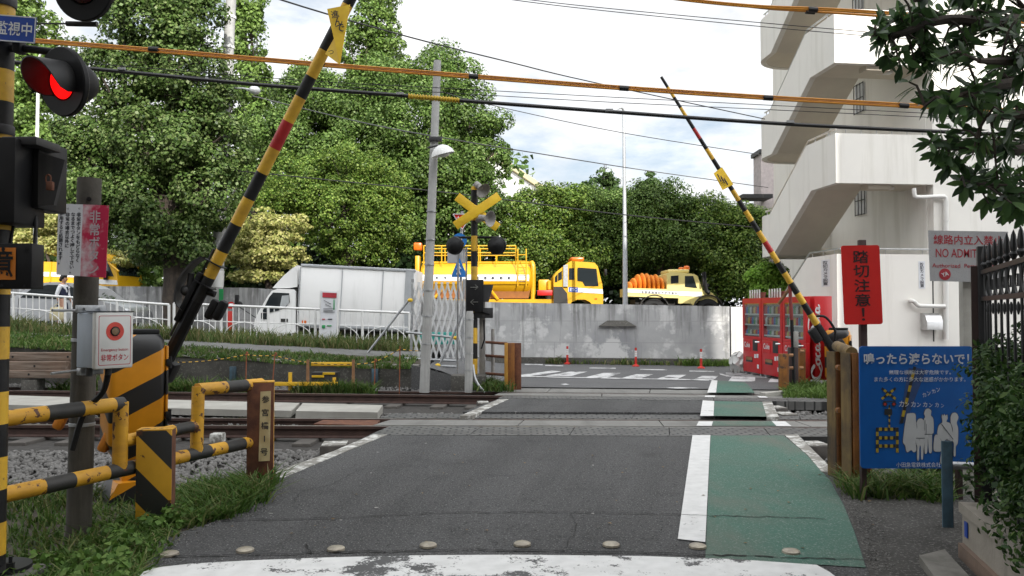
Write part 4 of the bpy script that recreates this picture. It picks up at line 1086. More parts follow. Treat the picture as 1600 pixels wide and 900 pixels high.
# blue safety board
dB = 6.3
bs = thing('safety_sign', 'large blue railway safety board with white figures and a drawn crossing', 'sign', tuple(W(1432, 732, dB)))
c_ = (W(1344, 541, dB) + W(1522, 732, dB)) / 2; bw = W(1522, 600, dB).x - W(1344, 600, dB).x; bh = W(1400, 541, dB).z - W(1400, 732, dB).z
mb = MB(); mb.prism([(x, z) for x, z in rrect(bw, bh, .03)], (c_.x, dB, c_.z), X3, (0, 0, 1), -.012); plate = mb.build('board', M['sign_azure'], bs, True)
mb = MB(); mb.box((c_.x - .25, dB + .03, c_.z), (.05, .03, bh * .95)); mb.box((c_.x + .25, dB + .03, c_.z), (.05, .03, bh * .95)); mb.build('backing_bar', M['galv'], bs, True)
mb = MB(); mb.box((c_.x - .4, dB + .07, c_.z - .3), (.04, .04, bh)); mb.build('leg', M['brown_post'], bs, True)
mb = MB(); mb.box((c_.x + .36, dB + .07, c_.z - .3), (.04, .04, bh)); mb.build('leg', M['brown_post'], bs, True)
def SZ(zx, zy, lift=.0015): return W(1330 + zx / 4.285, 530 + zy / 4.285, dB) - Vector((0, lift, 0))
def stext(txt, x0, y0, x1, y1, m, bold=0., rot=0.):
    c = (SZ(x0, y0) + SZ(x1, y1)) / 2; w_ = (SZ(x1, y0) - SZ(x0, y0)).length; h_ = (SZ(x0, y0) - SZ(x0, y1)).length
    lettering(txt, plate, m, c, (math.cos(rot), 0, math.sin(rot)), (-math.sin(rot), 0, math.cos(rot)), w=w_, h=h_, bold=bold, depth=.0065)
M['ink_grey'] = mat('white sign print', (.56, .58, .62), .55)
stext('鳴ったら渡らないで！', 82, 92, 786, 170, M['ink_grey'], .022)
stext('無理な横断は大変危険です。', 250, 206, 664, 236, M['ink_grey'], .008)
stext('また多くの方に多大な迷惑がかかります。', 152, 252, 762, 284, M['ink_grey'], .008)
stext('小田急電鉄株式会社', 298, 822, 596, 856, M['ink_grey'], .004)
for i, ch in enumerate('カンカンカンカン'):
    x = 318 + i * 40; y = 412 + i * 2 + (6 if i % 2 else 0); s_ = 40 - i * 1.6 if i % 2 == 0 else 32 - i
    stext(ch, x, y, x + s_ * .8, y + s_, M['ink_grey'], .01, -.08)
for i, ch in enumerate('カンカン'):
    x = 474 + i * 31; y = 358 - i * 12; stext(ch, x, y, x + 24, y + 28, M['ink_grey'], .008, .3)
def flat(name, pts, m, lift=.0015, par=None):
    P = [SZ(x, y, lift) for x, y in pts]; n = sum((P[i].x * P[(i + 1) % len(P)].z - P[(i + 1) % len(P)].x * P[i].z) for i in range(len(P)))
    mb = MB(); mb.poly(P if n > 0 else P[::-1]); return mb.build(name, m, par or plate, True, smooth=0)
def disc(cx, cy, rx, ry=None, k=18): ry = ry or rx; return [(cx + rx * math.cos(2 * math.pi * i / k), cy + ry * math.sin(2 * math.pi * i / k)) for i in range(k)]
def smooth2(pts, k=4):
    P = catmull([Vector((x, y, 0)) for x, y in pts + [pts[0]]], k)[:-1]; return [(p.x, p.y) for p in P]
M['fig_white'] = mat('white printed figures', (.5, .51, .52), .6, col2=(.44, .45, .46), scale=5)
M['fig_line'] = mat('figure outline', (.1, .11, .13), .6)
figs = [
    [(372, 498), (424, 498), (432, 548), (438, 610), (430, 680), (434, 742), (416, 756), (400, 742), (372, 756), (360, 712), (346, 686), (352, 620), (362, 550)],
    [(436, 560), (448, 536), (470, 532), (488, 552), (486, 584), (492, 640), (488, 698), (482, 745), (478, 800), (466, 796), (464, 720), (456, 720), (452, 806), (440, 800), (440, 720), (432, 694), (430, 632), (440, 590)],
    [(486, 500), (496, 472), (516, 464), (534, 480), (532, 510), (548, 536), (550, 622), (540, 640), (538, 750), (518, 752), (512, 660), (508, 752), (490, 756), (488, 640), (480, 600), (484, 540), (494, 520)],
    [(604, 520), (608, 504), (616, 512), (622, 500), (630, 512), (640, 504), (644, 530), (636, 552), (664, 566), (676, 620), (686, 676), (664, 684), (618, 684), (612, 822), (594, 816), (606, 690), (576, 640), (584, 580), (608, 556)],
    [(664, 520), (676, 496), (700, 494), (716, 522), (704, 560), (714, 600), (712, 690), (698, 720), (696, 778), (684, 776), (686, 700), (674, 670), (678, 600), (664, 556)],
    [(556, 650), (566, 638), (582, 646), (590, 660), (604, 690), (602, 744), (576, 752), (552, 744), (550, 700)],
]
for i, f_ in enumerate(figs):
    flat('figure_outline', smooth2([(x + (3 if x > sum(p[0] for p in f_) / len(f_) else -3), y + (3 if y > sum(p[1] for p in f_) / len(f_) else -3)) for x, y in f_]), M['fig_line'], .0012 + .0002 * i)
    flat('figure', smooth2(f_), M['fig_white'], .0035 + .0002 * i)
for ln in ([(432, 660), (490, 660), (490, 664), (432, 664)], [(488, 634), (546, 634), (546, 638), (488, 638)], [(604, 566), (682, 668), (680, 673), (600, 570)], [(494, 540), (492, 610), (489, 610), (490, 540)], [(500, 566), (503, 566), (500, 640), (497, 640)]): flat('figure_line', ln, M['fig_line'], .006)
M['sb_y'] = mat('sign print yellow', (.42, .3, .02), .6); M['sb_k'] = mat('sign print black', (.02, .022, .025), .6)
M['sb_g'] = mat('sign print ghost', (.03, .07, .2), .6); M['sb_r'] = mat('sign print red', (.4, .03, .03), .6)
def barstripe(x0, y0, x1, y1, w_, n, lift=.003, first=0):
    for i in range(n):
        a, b = i / n, (i + 1) / n; dx, dy = x1 - x0, y1 - y0; L_ = math.hypot(dx, dy); nx, ny = -dy / L_ * w_ / 2, dx / L_ * w_ / 2
        flat('print_stripe', [(x0 + dx * a + nx, y0 + dy * a + ny), (x0 + dx * b + nx, y0 + dy * b + ny), (x0 + dx * b - nx, y0 + dy * b - ny), (x0 + dx * a - nx, y0 + dy * a - ny)], M['sb_y'] if (i + first) % 2 else M['sb_k'], lift)
for k in range(4):
    off = 70 - 24 * k
    if off: flat('print_ghost', [(318 + off * .12, 566), (350 + off * .2, 560), (432 + off, 190 + off * .2), (408 + off, 186 + off * .2)] if off > 0 else [(318, 566), (346, 560), (410 + off, 196), (386 + off, 190)], M['sb_g'], .001 + .0004 * k)
barstripe(334, 560, 424, 184, 20, 9, .0045)
for y in (602, 660, 714): barstripe(166, y, 316, y, 22, 8, .004)
barstripe(173, 592, 173, 758, 18, 6, .0046); barstripe(307, 592, 307, 758, 18, 6, .0046)
barstripe(254, 440, 254, 592, 11, 8, .0042)
barstripe(202, 328, 296, 400, 16, 6, .0046); barstripe(296, 328, 202, 400, 16, 6, .0052)
flat('print_box', [(220, 466), (272, 466), (272, 506), (220, 506)], M['sb_k'], .005); flat('print_arm', [(212, 412), (296, 412), (296, 418), (212, 418)], M['sb_k'], .0044)
for x in (224, 284): flat('print_lamp', disc(x, 434, 16), M['sb_k'], .005); flat('print_lamp', disc(x, 434, 9), M['sb_r'], .0056)

# red warning board on a brown post
dR = 7.0
rs = thing('caution_sign', 'red upright board with black vertical lettering on a brown post', 'sign', tuple(W(1348, 600, dR)))
rq = [W(1314, 384, dR), W(1374, 383, dR), W(1379, 506, dR), W(1320, 507.5, dR)]
axr = (rq[1] - rq[0]).normalized(); ayr = ((rq[0] - rq[3]) + (rq[1] - rq[2])).normalized(); cr_ = sum(rq, Vector()) / 4
wr, hr = (rq[1] - rq[0]).length, (rq[0] - rq[3]).length
mb = MB(); mb.prism(rrect(wr, hr, .022), cr_, axr, axr.cross(Vector((0, 1, 0))) * -1 if False else ayr, -.006); rpn = mb.build('board', M['sign_red'], rs, True)
M['ink_dkred'] = mat('black on red print', (.035, .004, .005), .6)
u_ = ayr
for i, ch in enumerate('踏切注意！'):
    c = cr_ + u_ * (.355 - i * .182) * hr
    lettering(ch, rpn, M['ink_dkred'], c - Vector((0, .001, 0)), axr, ayr, w=.138 if ch != '！' else .028, h=.112, bold=.016 if ch != '！' else .01)
mb = MB(); mb.box((W(1348, 500, 7.06).x, 7.06, (W(0, 375, 7.06).z - .1) / 2), (.062, .05, W(0, 375, 7.06).z + .1), None, 0, .006); mb.build('post', M['brown_post'], rs, True)

# grey no-admittance board
dN = 7.6
ns = thing('warning_sign', 'grey metal board with red lettering and a round red sticker behind the iron fence', 'sign', tuple(W(1510, 440, dN)))
nq = [W(1451, 360, dN), W(1575, 362, dN), W(1575, 442, dN), W(1454, 439, dN)]
npn = quadplate(ns, nq, .012, M['sign_grey'], 'board')
lettering('線路内立入禁止', npn, M['ink_red'], W(1513, 375, dN - .001), (nq[1] - nq[0]), (0, 0, 1), w=109 * dN / FPX, h=15 * dN / FPX, bold=.012)
lettering('NO ADMITTANCE', npn, M['ink_red'], W(1516, 396, dN - .001), (nq[1] - nq[0]), (0, 0, 1), w=108 * dN / FPX, h=13.5 * dN / FPX, bold=.006)
lettering('Authorized  Personnel  Only', npn, M['ink_red'], W(1513, 416.5, dN - .001), (nq[1] - nq[0]), (0, 0, 1), w=113 * dN / FPX, h=8.5 * dN / FPX, bold=.006)
mb = MB(); mb.lathe([(.056, .0), (.001, .001)], W(1476.5, 428.5, dN - .002), (0, -1, 0), 28); st_ = mb.build('sticker', M['ink_red'], npn, True)
lettering('YA', st_, M['ink_white'], W(1476.5, 428.5, dN - .005), (.92, 0, .3), (-.3, 0, .92), w=.066, h=.04, bold=.03)
mb = MB(); a = W(1509, 440, 7.68); mb.box((a.x, 7.68, a.z / 2 - .1), (.1, .08, a.z + .4), None, 0, .008); mb.build('post', M['concrete_pale'], ns, True)

# wrought iron fence on the low wall
F0 = Vector((xat(1536, 5.4), 5.4, 0)); fe = Vector((-.397, -.918, 0)); fn = Vector((fe.y, -fe.x, 0))
FZ = .3
ifn = thing('iron_fence', 'black wrought iron fence with spear finials behind the hedge', 'fence', (F0.x, F0.y, FZ))
zt, z2, ztip = 1.756, 1.578, 1.94; LEN = 3.4; sp_ = .215; nb = int(LEN / sp_)
fa_ = math.atan2(fe.y, fe.x)
mb = MB()
for z in (zt, z2, FZ + .12): mb.box(F0 + fe * LEN / 2 + Vector((0, 0, z)), (LEN, .035, .028), rz(fa_))
mb.build('rail', M['iron'], ifn, True)
first = None
def bar(big):
    mb = MB(); top = ztip if big else ztip - .1
    mb.tube([(0, 0, FZ + .05), (0, 0, zt + .03)], .0085, 6)
    mb.lathe([(.009, zt + .02), (.014, zt + .03), (.024, zt + .05), (.014, zt + .065), (.018, zt + .08), (.02, top - .08), (.012, top - .03), (.001, top)], (0, 0, 0), (0, 0, 1), 8)
    return mb
barm = bar(True).build('spear_bar', M['iron'], ifn)
def lz(o, p): o.location = (p.x - F0.x, p.y - F0.y, -FZ)
lz(barm, F0 + fe * .1)
mb = MB(); K = 16
def ringpts(a, b, k=K): return [Vector((a * math.cos(2 * math.pi * i / k), 0, b * math.sin(2 * math.pi * i / k))) for i in range(k + 1)]
mb.tube([p + Vector((0, 0, (zt + z2) / 2)) for p in ringpts(.09, .078)], .007, 5, cap=False)
mb.lathe([(.004, z2 - .03), (.014, z2 - .06), (.004, z2 - .1)], (0, 0, 0), (0, 0, 1), 6); mb.tube([(0, 0, zt - .06), (0, 0, z2 + .05)], .008, 5)
ringo = mb.build('oval_ring', M['iron'], ifn); lz(ringo, F0 + fe * .21); ringo.rotation_euler[2] = fa_
for i in range(1, nb):
    o = barm.copy(); COL.objects.link(o); o.parent = ifn; lz(o, F0 + fe * (.1 + i * sp_))
    o = ringo.copy(); COL.objects.link(o); o.parent = ifn; lz(o, F0 + fe * (.21 + i * sp_)); o.rotation_euler[2] = fa_
mb = MB(); mb.box(F0 + Vector((0, 0, 1.06)), (.065, .065, 1.75), rz(fa_), 0, .005); mb.build('end_post', M['iron'], ifn, True)
mb = MB(); mb.box(F0 + Vector((-.04, -.0, 1.0)), (.015, .07, 1.6), rz(fa_), 0); mb.build('post_edge', M['sign_red'] if False else M['brown_post'], ifn, True)

# low wall, post, kerb block
wa, wb = Vector((2.745, 4.9, 0)), Vector((1.95, 1.75, 0)); wd_ = (wb - wa).normalized(); wn = Vector((-wd_.y, wd_.x, 0))
lw_ = thing('low_wall', 'low stained garden wall under the hedge at the right edge', 'wall', tuple(wa))
def strip(mb, off0, off1, z0, z1, a0=0., mi=0):
    L_ = (wb - wa).length; P = [wa + wd_ * a0 + wn * off0, wb + wn * off0, wb + wn * off1, wa + wd_ * a0 + wn * off1]
    mb.prism([((p.x), (p.y)) for p in P], (0, 0, z0), X3, Y3, z1 - z0, mi)
mb = MB(); strip(mb, 0, .34, -.05, .27); mb.build('wall_body', M['wall_stone'], lw_, True, smooth=0)
mb = MB(); strip(mb, -.015, .36, .27, .33, -.015); mb.build('coping', M['wall_stone'], lw_, True, smooth=0)
mb = MB(); strip(mb, -.03, .3, -.06, .09, .02); mb.build('footing', M['wall_base'], lw_, True, smooth=0)
mb = MB(); p = wa + wd_ * .1 + Vector((0, 0, .19)) - wn * .004; mb.prism([(-.025, -.045), (.025, -.045), (.025, .045), (-.025, .045)], p, wd_, (0, 0, 1), .006 if wd_.cross(Vector((0, 0, 1))).dot(wn) < 0 else -.006); mb.build('address_tag', M['sign_blue'], lw_, True)
slab('planter_soil', [(3.06, 4.86), (4.9, 5.3), (4.9, 1.5), (2.35, 1.5)], .3, M['soil'], .5)
bp = W(1481, 822, 5.55)
t = thing('bollard_post', 'short weathered blue steel post standing in front of the blue board', 'post', (bp.x, bp.y, 0))
mb = MB(); hz = W(0, 689, 5.55).z; mb.box((bp.x, 5.55, hz / 2 - .05), (.07, .012, hz + .1), -.15, 0, .002); mb.build('front_flange', M['blue_post'], t, True)
mb = MB(); mb.box((bp.x + .04, 5.59, hz / 2 - .05), (.012, .09, hz + .1), -.15, 0, .002); mb.build('side_flange', M['black_grey'], t, True)
t = thing('steel_pipe', 'short grey pipe lying level behind the blue post beside the hedge', 'pipe', tuple(W(1490, 727, 5.9)))
mb = MB(); mb.tube([W(1486, 727, 5.9), W(1540, 729, 5.9)], .028, 12); mb.build('tube', M['galv'], t, True)
kb = [G(x, y, .05) for x, y in ((1436, 868), (1476, 858), (1494, 878), (1524, 910), (1470, 915))]
t = thing('kerb_stone', 'worn concrete kerb stone on the asphalt before the low wall', 'kerb', tuple(kb[0]))
mb = MB(); mb.prism([(p.x, p.y) for p in kb], (0, 0, .05), X3, Y3, -.2); mb.build('block', M['concrete_mid'], t, True, smooth=0)
# hedge
def hedge_x(y): return (2.55 + (y - 4.2) * .5 if y > 4.2 else 2.2 + (y - 3.3) * .39) + .42
hb = [((hedge_x(y_), y_, .8), (.27, .3, .42)) for y_ in np.linspace(5.2, 2.9, 10)]
hd = thing('hedge', 'clipped dark green hedge on top of the low wall', 'hedge', (3.5, 5.4, .3))
rngh = np.random.default_rng(5)
cc = []
for (c, r_) in hb:
    for _ in range(34):
        x = (rngh.random() - .5) * 2 * r_[0]; y = (rngh.random() - .5) * 2 * r_[1]; z = (rngh.random() - .5) * 2 * r_[2]
        f_ = rngh.integers(3)
        if f_ == 0: x = -r_[0] * (1 if rngh.random() < .85 else -1)
        elif f_ == 1: z = r_[2] * (1 + .1 * rngh.normal())
        else: y = -r_[1] * (.9 + .2 * rngh.random())
        cc.append(((c[0] + x, c[1] + y, c[2] + z), (.1, .1, .1)))
crown('foliage', hd, M['hedge'], cc, 38000, .043, .085, 18, 6, LEAF_L, -.05, .9, zmin=.2)
crown('inner_foliage', hd, M['hedge'], hb, 15000, .065, .12, 20, 7, LEAF_D, 0, .7, zmin=.25)
mb = MB()
for (c, r_) in hb:
    for k in range(3):
        a = Vector((c[0] + .1 * k - .1, c[1] + .2 * (k - 1), .3)); mb.tube([a, a + Vector((.05 * (k - 1), .05, .3)), a + Vector((.1 * (k - 1), .02, .8))], [.016, .012, .004], 6)
mb.build('stem', M['bark'], hd, True)

# foreground evergreen whose branches enter from the right
rng = np.random.default_rng(11)
tr = thing('evergreen_tree', 'dark long leaved tree reaching into the frame from the upper right', 'tree', (4.7, 5.6, .3))
mainb = []
mb = MB()
tk = catmull([Vector((4.7, 5.6, .25)), Vector((4.65, 5.5, 1.6)), Vector((4.5, 5.3, 2.8)), Vector((4.3, 5.0, 4.4))], 5); mb.tube(tk, [.11 - .006 * i for i in range(len(tk))], 10)
limbs_px = [((1640, 40, 4.6), (1560, 40, 4.2), (1480, 30, 4.), (1400, 55, 3.9), (1362, 58, 3.9)), ((1660, 140, 4.6), (1580, 130, 4.1), (1500, 150, 3.9), (1445, 165, 3.85)), ((1660, 240, 4.6), (1590, 235, 4.2), (1520, 232, 4.), (1465, 228, 4.)),
            ((1680, 310, 4.6), (1600, 300, 4.3), (1545, 290, 4.1), (1500, 285, 4.05)), ((1640, -30, 4.4), (1560, -20, 4.), (1480, -10, 3.8), (1430, 0, 3.7)), ((1640, 90, 4.2), (1590, 95, 3.8), (1530, 95, 3.6)), ((1640, 190, 4.1), (1600, 180, 3.8), (1540, 185, 3.7)), ((1680, 350, 4.5), (1610, 345, 4.3), (1570, 330, 4.2))]
for lp in limbs_px:
    P = [W(*q) for q in lp]; a = min(tk, key=lambda v: abs(v.z - P[0].z + .5)); P = catmull([a] + P, 5); mb.tube(P, [.04 * (1 - .85 * i / len(P)) + .004 for i in range(len(P))], 7); mainb += P[4:]
tips = []
reg = [(1385, -45), (1640, -45), (1640, 360), (1590, 345), (1545, 325), (1505, 298), (1470, 262), (1450, 222), (1485, 180), (1440, 165), (1425, 122), (1370, 82), (1362, 50), (1395, 20)]
q = scatter(rng, reg, 205)
for (x, y) in q:
    # open gaps towards the building
    if math.sin(x * .045 + 1.3) * math.cos(y * .05 - .4) < -.3 and rng.random() < .85: continue
    d = 3.6 + 1.1 * rng.random() if x > 1450 else 3.8 + .35 * rng.random()
    tips.append(W(x, y, d))
for p_ in ((1372, 62), (1385, 84), (1420, 128), (1455, 168), (1452, 222), (1468, 240), (1482, 262), (1508, 292), (1545, 318), (1402, 30)): tips.append(W(p_[0], p_[1], 3.9))
pos = []; dr_ = []; up_ = []; sz = []
for tp in tips:
    b = min(mainb, key=lambda v: (v - tp).length); ax = (tp - b); L_ = ax.length
    if L_ < .03: ax = Vector((-1, 0, -.3)); L_ = .05
    m_ = b.lerp(tp, .5) + Vector((0, 0, .04)); mb.tube([b, m_, tp], [.008, .006, .004], 5)
    ax = (ax.normalized() + Vector((-.5, -.1, -.25))).normalized(); u = ax.orthogonal().normalized(); v = ax.cross(u)
    k = rng.integers(10, 17)
    for j in range(k):
        a = 2.4 * j + rng.random() * .4; o = (.55 + .55 * rng.random())
        dd = (ax * (1.1 - o * .6) + (u * math.cos(a) + v * math.sin(a)) * o + Vector((0, 0, -.22))).normalized()
        pos.append(tuple(tp - ax * .15 * rng.random() ** 1.3)); dr_.append(tuple(dd)); nrm = ax + Vector((0, 0, .5)); up_.append(tuple(nrm)); sz.append(.075 + .05 * rng.random())
mb.build('branches', M['bark'], tr, True).name = 'trunk'
pos, dr_, up_, sz = map(np.array, (pos, dr_, up_, sz))
LONG2 = (np.array([[0, 0, 0], [.09, .25, .03], [.15, .62, .0], [.06, .9, -.05], [0, 1, -.08], [-.06, .9, -.05], [-.15, .62, .0], [-.09, .25, .03], [0, .3, -.008], [0, .65, -.035]]), np.array([[0, 1, 8, 7], [1, 2, 9, 8], [8, 9, 6, 7], [2, 3, 4, 9], [9, 4, 5, 6]]))
LONG2[0][:, 0] *= 1.05
V_, F_ = leaves(pos, dr_, up_, sz, LONG2)
npmesh('crown', V_ - np.array([4.7, 5.6, .3]), F_, M['evergreen'], tr)
grass('grass', 'dark tuft of grass growing under the blue board', [(2.7, 6.35), (3.5, 6.35), (3.6, 6.9), (2.9, 7.1)], 1100, .22, M['grass_dark'], lambda x, y: np.full(len(x), 0.), 12, .008, 1.1, .3)
grass('grass', 'bright tuft of grass in front of the blue board', [(p.x, p.y) for p in PX([(1372, 764), (1480, 764), (1478, 792), (1420, 776)])], 420, .26, M['grass'], lambda x, y: np.full(len(x), 0.), 13, .009, 1.2, .3)
# ------------------------------------------------------------------ white stair building on the right
M['render'] = mat('white render', (.76, .74, .69), .85, col2=(.72, .7, .655), scale=.9, bmp=.05, bscale=60, streak=(2.6, 2.6, .2), streak_col=(.56, .54, .48), streak_lo=.52, streak_hi=.82)
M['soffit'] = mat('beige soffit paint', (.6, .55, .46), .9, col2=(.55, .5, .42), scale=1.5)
M['stainless'] = mat('stainless steel', (.6, .6, .6), .3, .9, col2=(.5, .5, .5), scale=10)
M['pvc'] = mat('white plastic pipe', (.7, .69, .66), .4, col2=(.64, .63, .6), scale=3)
M['joint'] = mat('dark joint', (.06, .06, .055), .9)
BO = Vector((7.75, 19., 0)); th_b = math.atan(.1); ex = Vector((math.cos(th_b), math.sin(th_b), 0)); ey = Vector((-math.sin(th_b), math.cos(th_b), 0)); EZ = Vector((0, 0, 1))
bld = thing('stair_building', 'white apartment building with an open zigzag staircase on the right', 'building', tuple(BO))
def bl(x, y, z=0.): return BO + ex * x + ey * y + EZ * z
def yz_panel(mb, x0, x1, poly, mi=0): mb.prism(poly, bl(x0, 0), ey, EZ, (x1 - x0)) if x1 > x0 else None
def bbox(mb, x0, x1, y0, y1, z0, z1, mi=0): mb.box(bl((x0 + x1) / 2, (y0 + y1) / 2, (z0 + z1) / 2), (x1 - x0, y1 - y0, z1 - z0), th_b, mi)
XI = 2.45; ST = 2.9
arc_ = [(0, 4.1)] + [(1.0 - 1.0 * math.cos(R(a)), 4.1 + 1.0 * math.sin(R(a))) for a in range(10, 91, 10)] + [(XI, 5.1)]
def offs(P, t):
    out = []
    for i, p in enumerate(P):
        a = P[max(i - 1, 0)]; b = P[min(i + 1, len(P) - 1)]; d = Vector((b[0] - a[0], b[1] - a[1])).normalized(); out.append((p[0] + d.y * t, p[1] - d.x * t))
    return out
levels = [4.55, 7.45, 10.35, 13.25]
for i, Lv in enumerate(levels):
    mb = MB(); yz_panel(mb, 0, .15, [(0, Lv), (1.25, Lv), (3.6, Lv - 1.5), (4.1, Lv - 1.5), (4.1, Lv - .3), (3.75, Lv - .3), (1.5, Lv + 1.2), (0, Lv + 1.2)]); mb.build('stair_parapet', M['render'], bld, True, smooth=0)
    mb = MB(); bbox(mb, .15, XI + .02, 0.002, .15, Lv, Lv + 1.2); mb.build('landing_parapet', M['render'], bld, True, smooth=0)
    mb = MB(); inn = offs(arc_, .15); k = len(arc_)
    vs = [bl(x, y, Lv - 1.5) for x, y in arc_] + [bl(x, y, Lv - .3) for x, y in arc_] + [bl(x, y, Lv - 1.5) for x, y in inn] + [bl(x, y, Lv - .3) for x, y in inn]
    fs = []
    for j in range(k - 1): fs += [(j, j + 1, k + j + 1, k + j)[::-1], (2 * k + j, 2 * k + j + 1, 3 * k + j + 1, 3 * k + j), (k + j, k + j + 1, 3 * k + j + 1, 3 * k + j)[::-1], (j, j + 1, 2 * k + j + 1, 2 * k + j)]
    mb.add(vs, fs); mb.build('curved_parapet', M['render'], bld, True, smooth=30)
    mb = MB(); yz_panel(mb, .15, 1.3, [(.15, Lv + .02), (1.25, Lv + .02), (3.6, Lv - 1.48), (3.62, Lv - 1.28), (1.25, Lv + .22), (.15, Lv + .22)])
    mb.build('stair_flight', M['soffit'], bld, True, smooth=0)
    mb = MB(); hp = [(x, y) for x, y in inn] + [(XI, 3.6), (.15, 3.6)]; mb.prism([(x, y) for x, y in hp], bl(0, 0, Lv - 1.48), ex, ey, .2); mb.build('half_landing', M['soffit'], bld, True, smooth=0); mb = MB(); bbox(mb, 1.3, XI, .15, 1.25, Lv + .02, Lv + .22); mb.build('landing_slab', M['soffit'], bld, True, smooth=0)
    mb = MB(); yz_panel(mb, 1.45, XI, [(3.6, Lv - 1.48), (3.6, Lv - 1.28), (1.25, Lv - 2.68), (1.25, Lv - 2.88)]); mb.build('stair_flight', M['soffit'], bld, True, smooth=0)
    mb = MB(); bbox(mb, 1.15, 1.45, 1.25, 3.6, Lv - .12, Lv + .18) if False else None
    bbox(mb, .9, 1.5, .16, .5, Lv - .1, Lv + .03); mb.build('beam', M['soffit'], bld, True, smooth=0)
    mb = MB(); mb.box(bl(1.62, .6, Lv - .02), (.35, .18, .06), th_b, 0, .01); mb.build('ceiling_lamp', M['pvc'], bld, True)
    for pts in ([bl(.07, 0.1, Lv + 1.33), bl(.07, 1.5, Lv + 1.33), bl(.07, 3.78, Lv - .17), bl(.07, 4.2, Lv - .17)], [bl(.1, .07, Lv + 1.33), bl(XI, .07, Lv + 1.33)]):
        mb = MB(); mb.tube(pts, .024, 10)
        n_ = 6
        for j in range(n_):
            t = (j + .5) / n_; k2 = min(int(t * (len(pts) - 1)), len(pts) - 2); q_ = pts[k2].lerp(pts[k2 + 1], t * (len(pts) - 1) - k2); mb.tube([q_, q_ - EZ * .13], .013, 6)
        mb.build('handrail', M['stainless'], bld, True)
# ground storey
mb = MB(); yz_panel(mb, 0, .15, [(0, -.1), (5.1, -.1), (5.1, 1.35), (3.75, 1.35), (1.5, 2.85), (0, 2.85)]); mb.build('stair_wall', M['render'], bld, True, smooth=0)
mb = MB(); bbox(mb, .15, XI + .02, .002, .15, -.1, 2.85); mb.build('ground_wall', M['render'], bld, True, smooth=0)
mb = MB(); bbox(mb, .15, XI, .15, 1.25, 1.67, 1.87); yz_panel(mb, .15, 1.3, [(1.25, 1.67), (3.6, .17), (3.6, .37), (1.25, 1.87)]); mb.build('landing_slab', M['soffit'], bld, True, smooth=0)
for pts in ([bl(.07, 0.1, 2.98), bl(.07, 1.5, 2.98), bl(.07, 3.78, 1.48)], [bl(.1, .07, 2.98), bl(XI, .07, 2.98)]):
    mb = MB(); mb.tube(pts, .024, 10)
    for t in (.1, .5, .9): q_ = pts[0].lerp(pts[-1] if len(pts) == 2 else pts[1], t); mb.tube([q_, q_ - EZ * .13], .013, 6)
    mb.build('handrail', M['stainless'], bld, True)
# main block: front wall flush with the landings, side wall of the stairwell, roof
mb = MB(); bbox(mb, XI + .02, 14., 0, .25, -.1, 14.4); mb.build('wall', M['render'], bld, True, smooth=0)
mb = MB(); bbox(mb, XI, XI + .2, .25, 9, -.1, 14.4); mb.build('wall', M['render'], bld, True, smooth=0)
mb = MB(); bbox(mb, XI + .2, 14, 8.8, 9, -.1, 14.4); mb.build('wall', M['render'], bld, True, smooth=0); mb = MB(); bbox(mb, 13.8, 14, .25, 8.8, -.1, 14.4); mb.build('wall', M['render'], bld, True, smooth=0)
mb = MB(); bbox(mb, XI, 14, .0, 9, 14.4, 14.7); mb.build('roof', M['render'], bld, True, smooth=0)
# barred stair windows
for zc in (7.5, 4.6, 10.4):
    mb = MB(); mb.box(bl(XI - .012, 3.2, zc), (.02, .5, .8), th_b); wnd = mb.build('window', M['ink_white'], bld, True, smooth=0)
    mb = MB()
    for yy in np.linspace(2.95, 3.45, 4): mb.tube([bl(XI - .06, yy, zc - .42), bl(XI - .06, yy, zc + .42)], .012, 6)
    for z in (-.4, 0, .4): mb.tube([bl(XI - .06, 2.95, zc + z), bl(XI - .06, 3.45, zc + z)], .012, 6)
    mb.build('window_bars', M['iron'], wnd, True)
# pipes, vent, notices, joint
def on_front(px, py, off=0.):
    v = (px - 800) / FPX; x = 2.5
    for _ in range(4):
        p = bl(x, -off); x += (v * p.y - p.x) / (ex.x - v * ex.y)
    p = bl(x, -off); return W(px, py, p.y)
mb = MB(); mb.tube([on_front(1478, 530, .08), on_front(1478, 314, .08)], .06, 12); mb.tube(catmull([on_front(1478, 316, .08), on_front(1477, 309, .08), on_front(1470, 307, .08), on_front(1434, 308, .08), on_front(1429, 304, .08), on_front(1428, 294, .08)], 5), .05, 12); mb.build('downpipe', M['pvc'], bld, True)
for yy in (345, 420, 500):
    c = on_front(1478, yy, .08); mb = MB(); mb.lathe([(.06, -.02), (.068, -.02), (.068, .02), (.06, .02)], c, (0, 0, 1), 14); mb.build('pipe_clip', M['pvc'], bld, True)
mb = MB(); mb.tube(catmull([on_front(1423, 470, -.05), on_front(1424, 470, .1), on_front(1429, 472, .12), on_front(1434, 477, .12), on_front(1442, 478, .12), on_front(1476, 478.5, .1)], 5), .05, 12); mb.build('branch_pipe', M['pvc'], bld, True)
mb = MB(); vp = on_front(1450, 502, 0); P_ = [(0, -.2), (.0, .2), (.08, .2), (.2, .12), (.26, -.02), (.26, -.2)]
mb.prism([(-p[0], p[1]) for p in P_], vp - ex * .19, ey, EZ, .4); mb.build('vent_hood', M['stainless'], bld, True)
mb = MB(); mb.box(on_front(1458, 472, .0), (.03, .012, 1.9), th_b); mb.build('joint', M['joint'], bld, True)
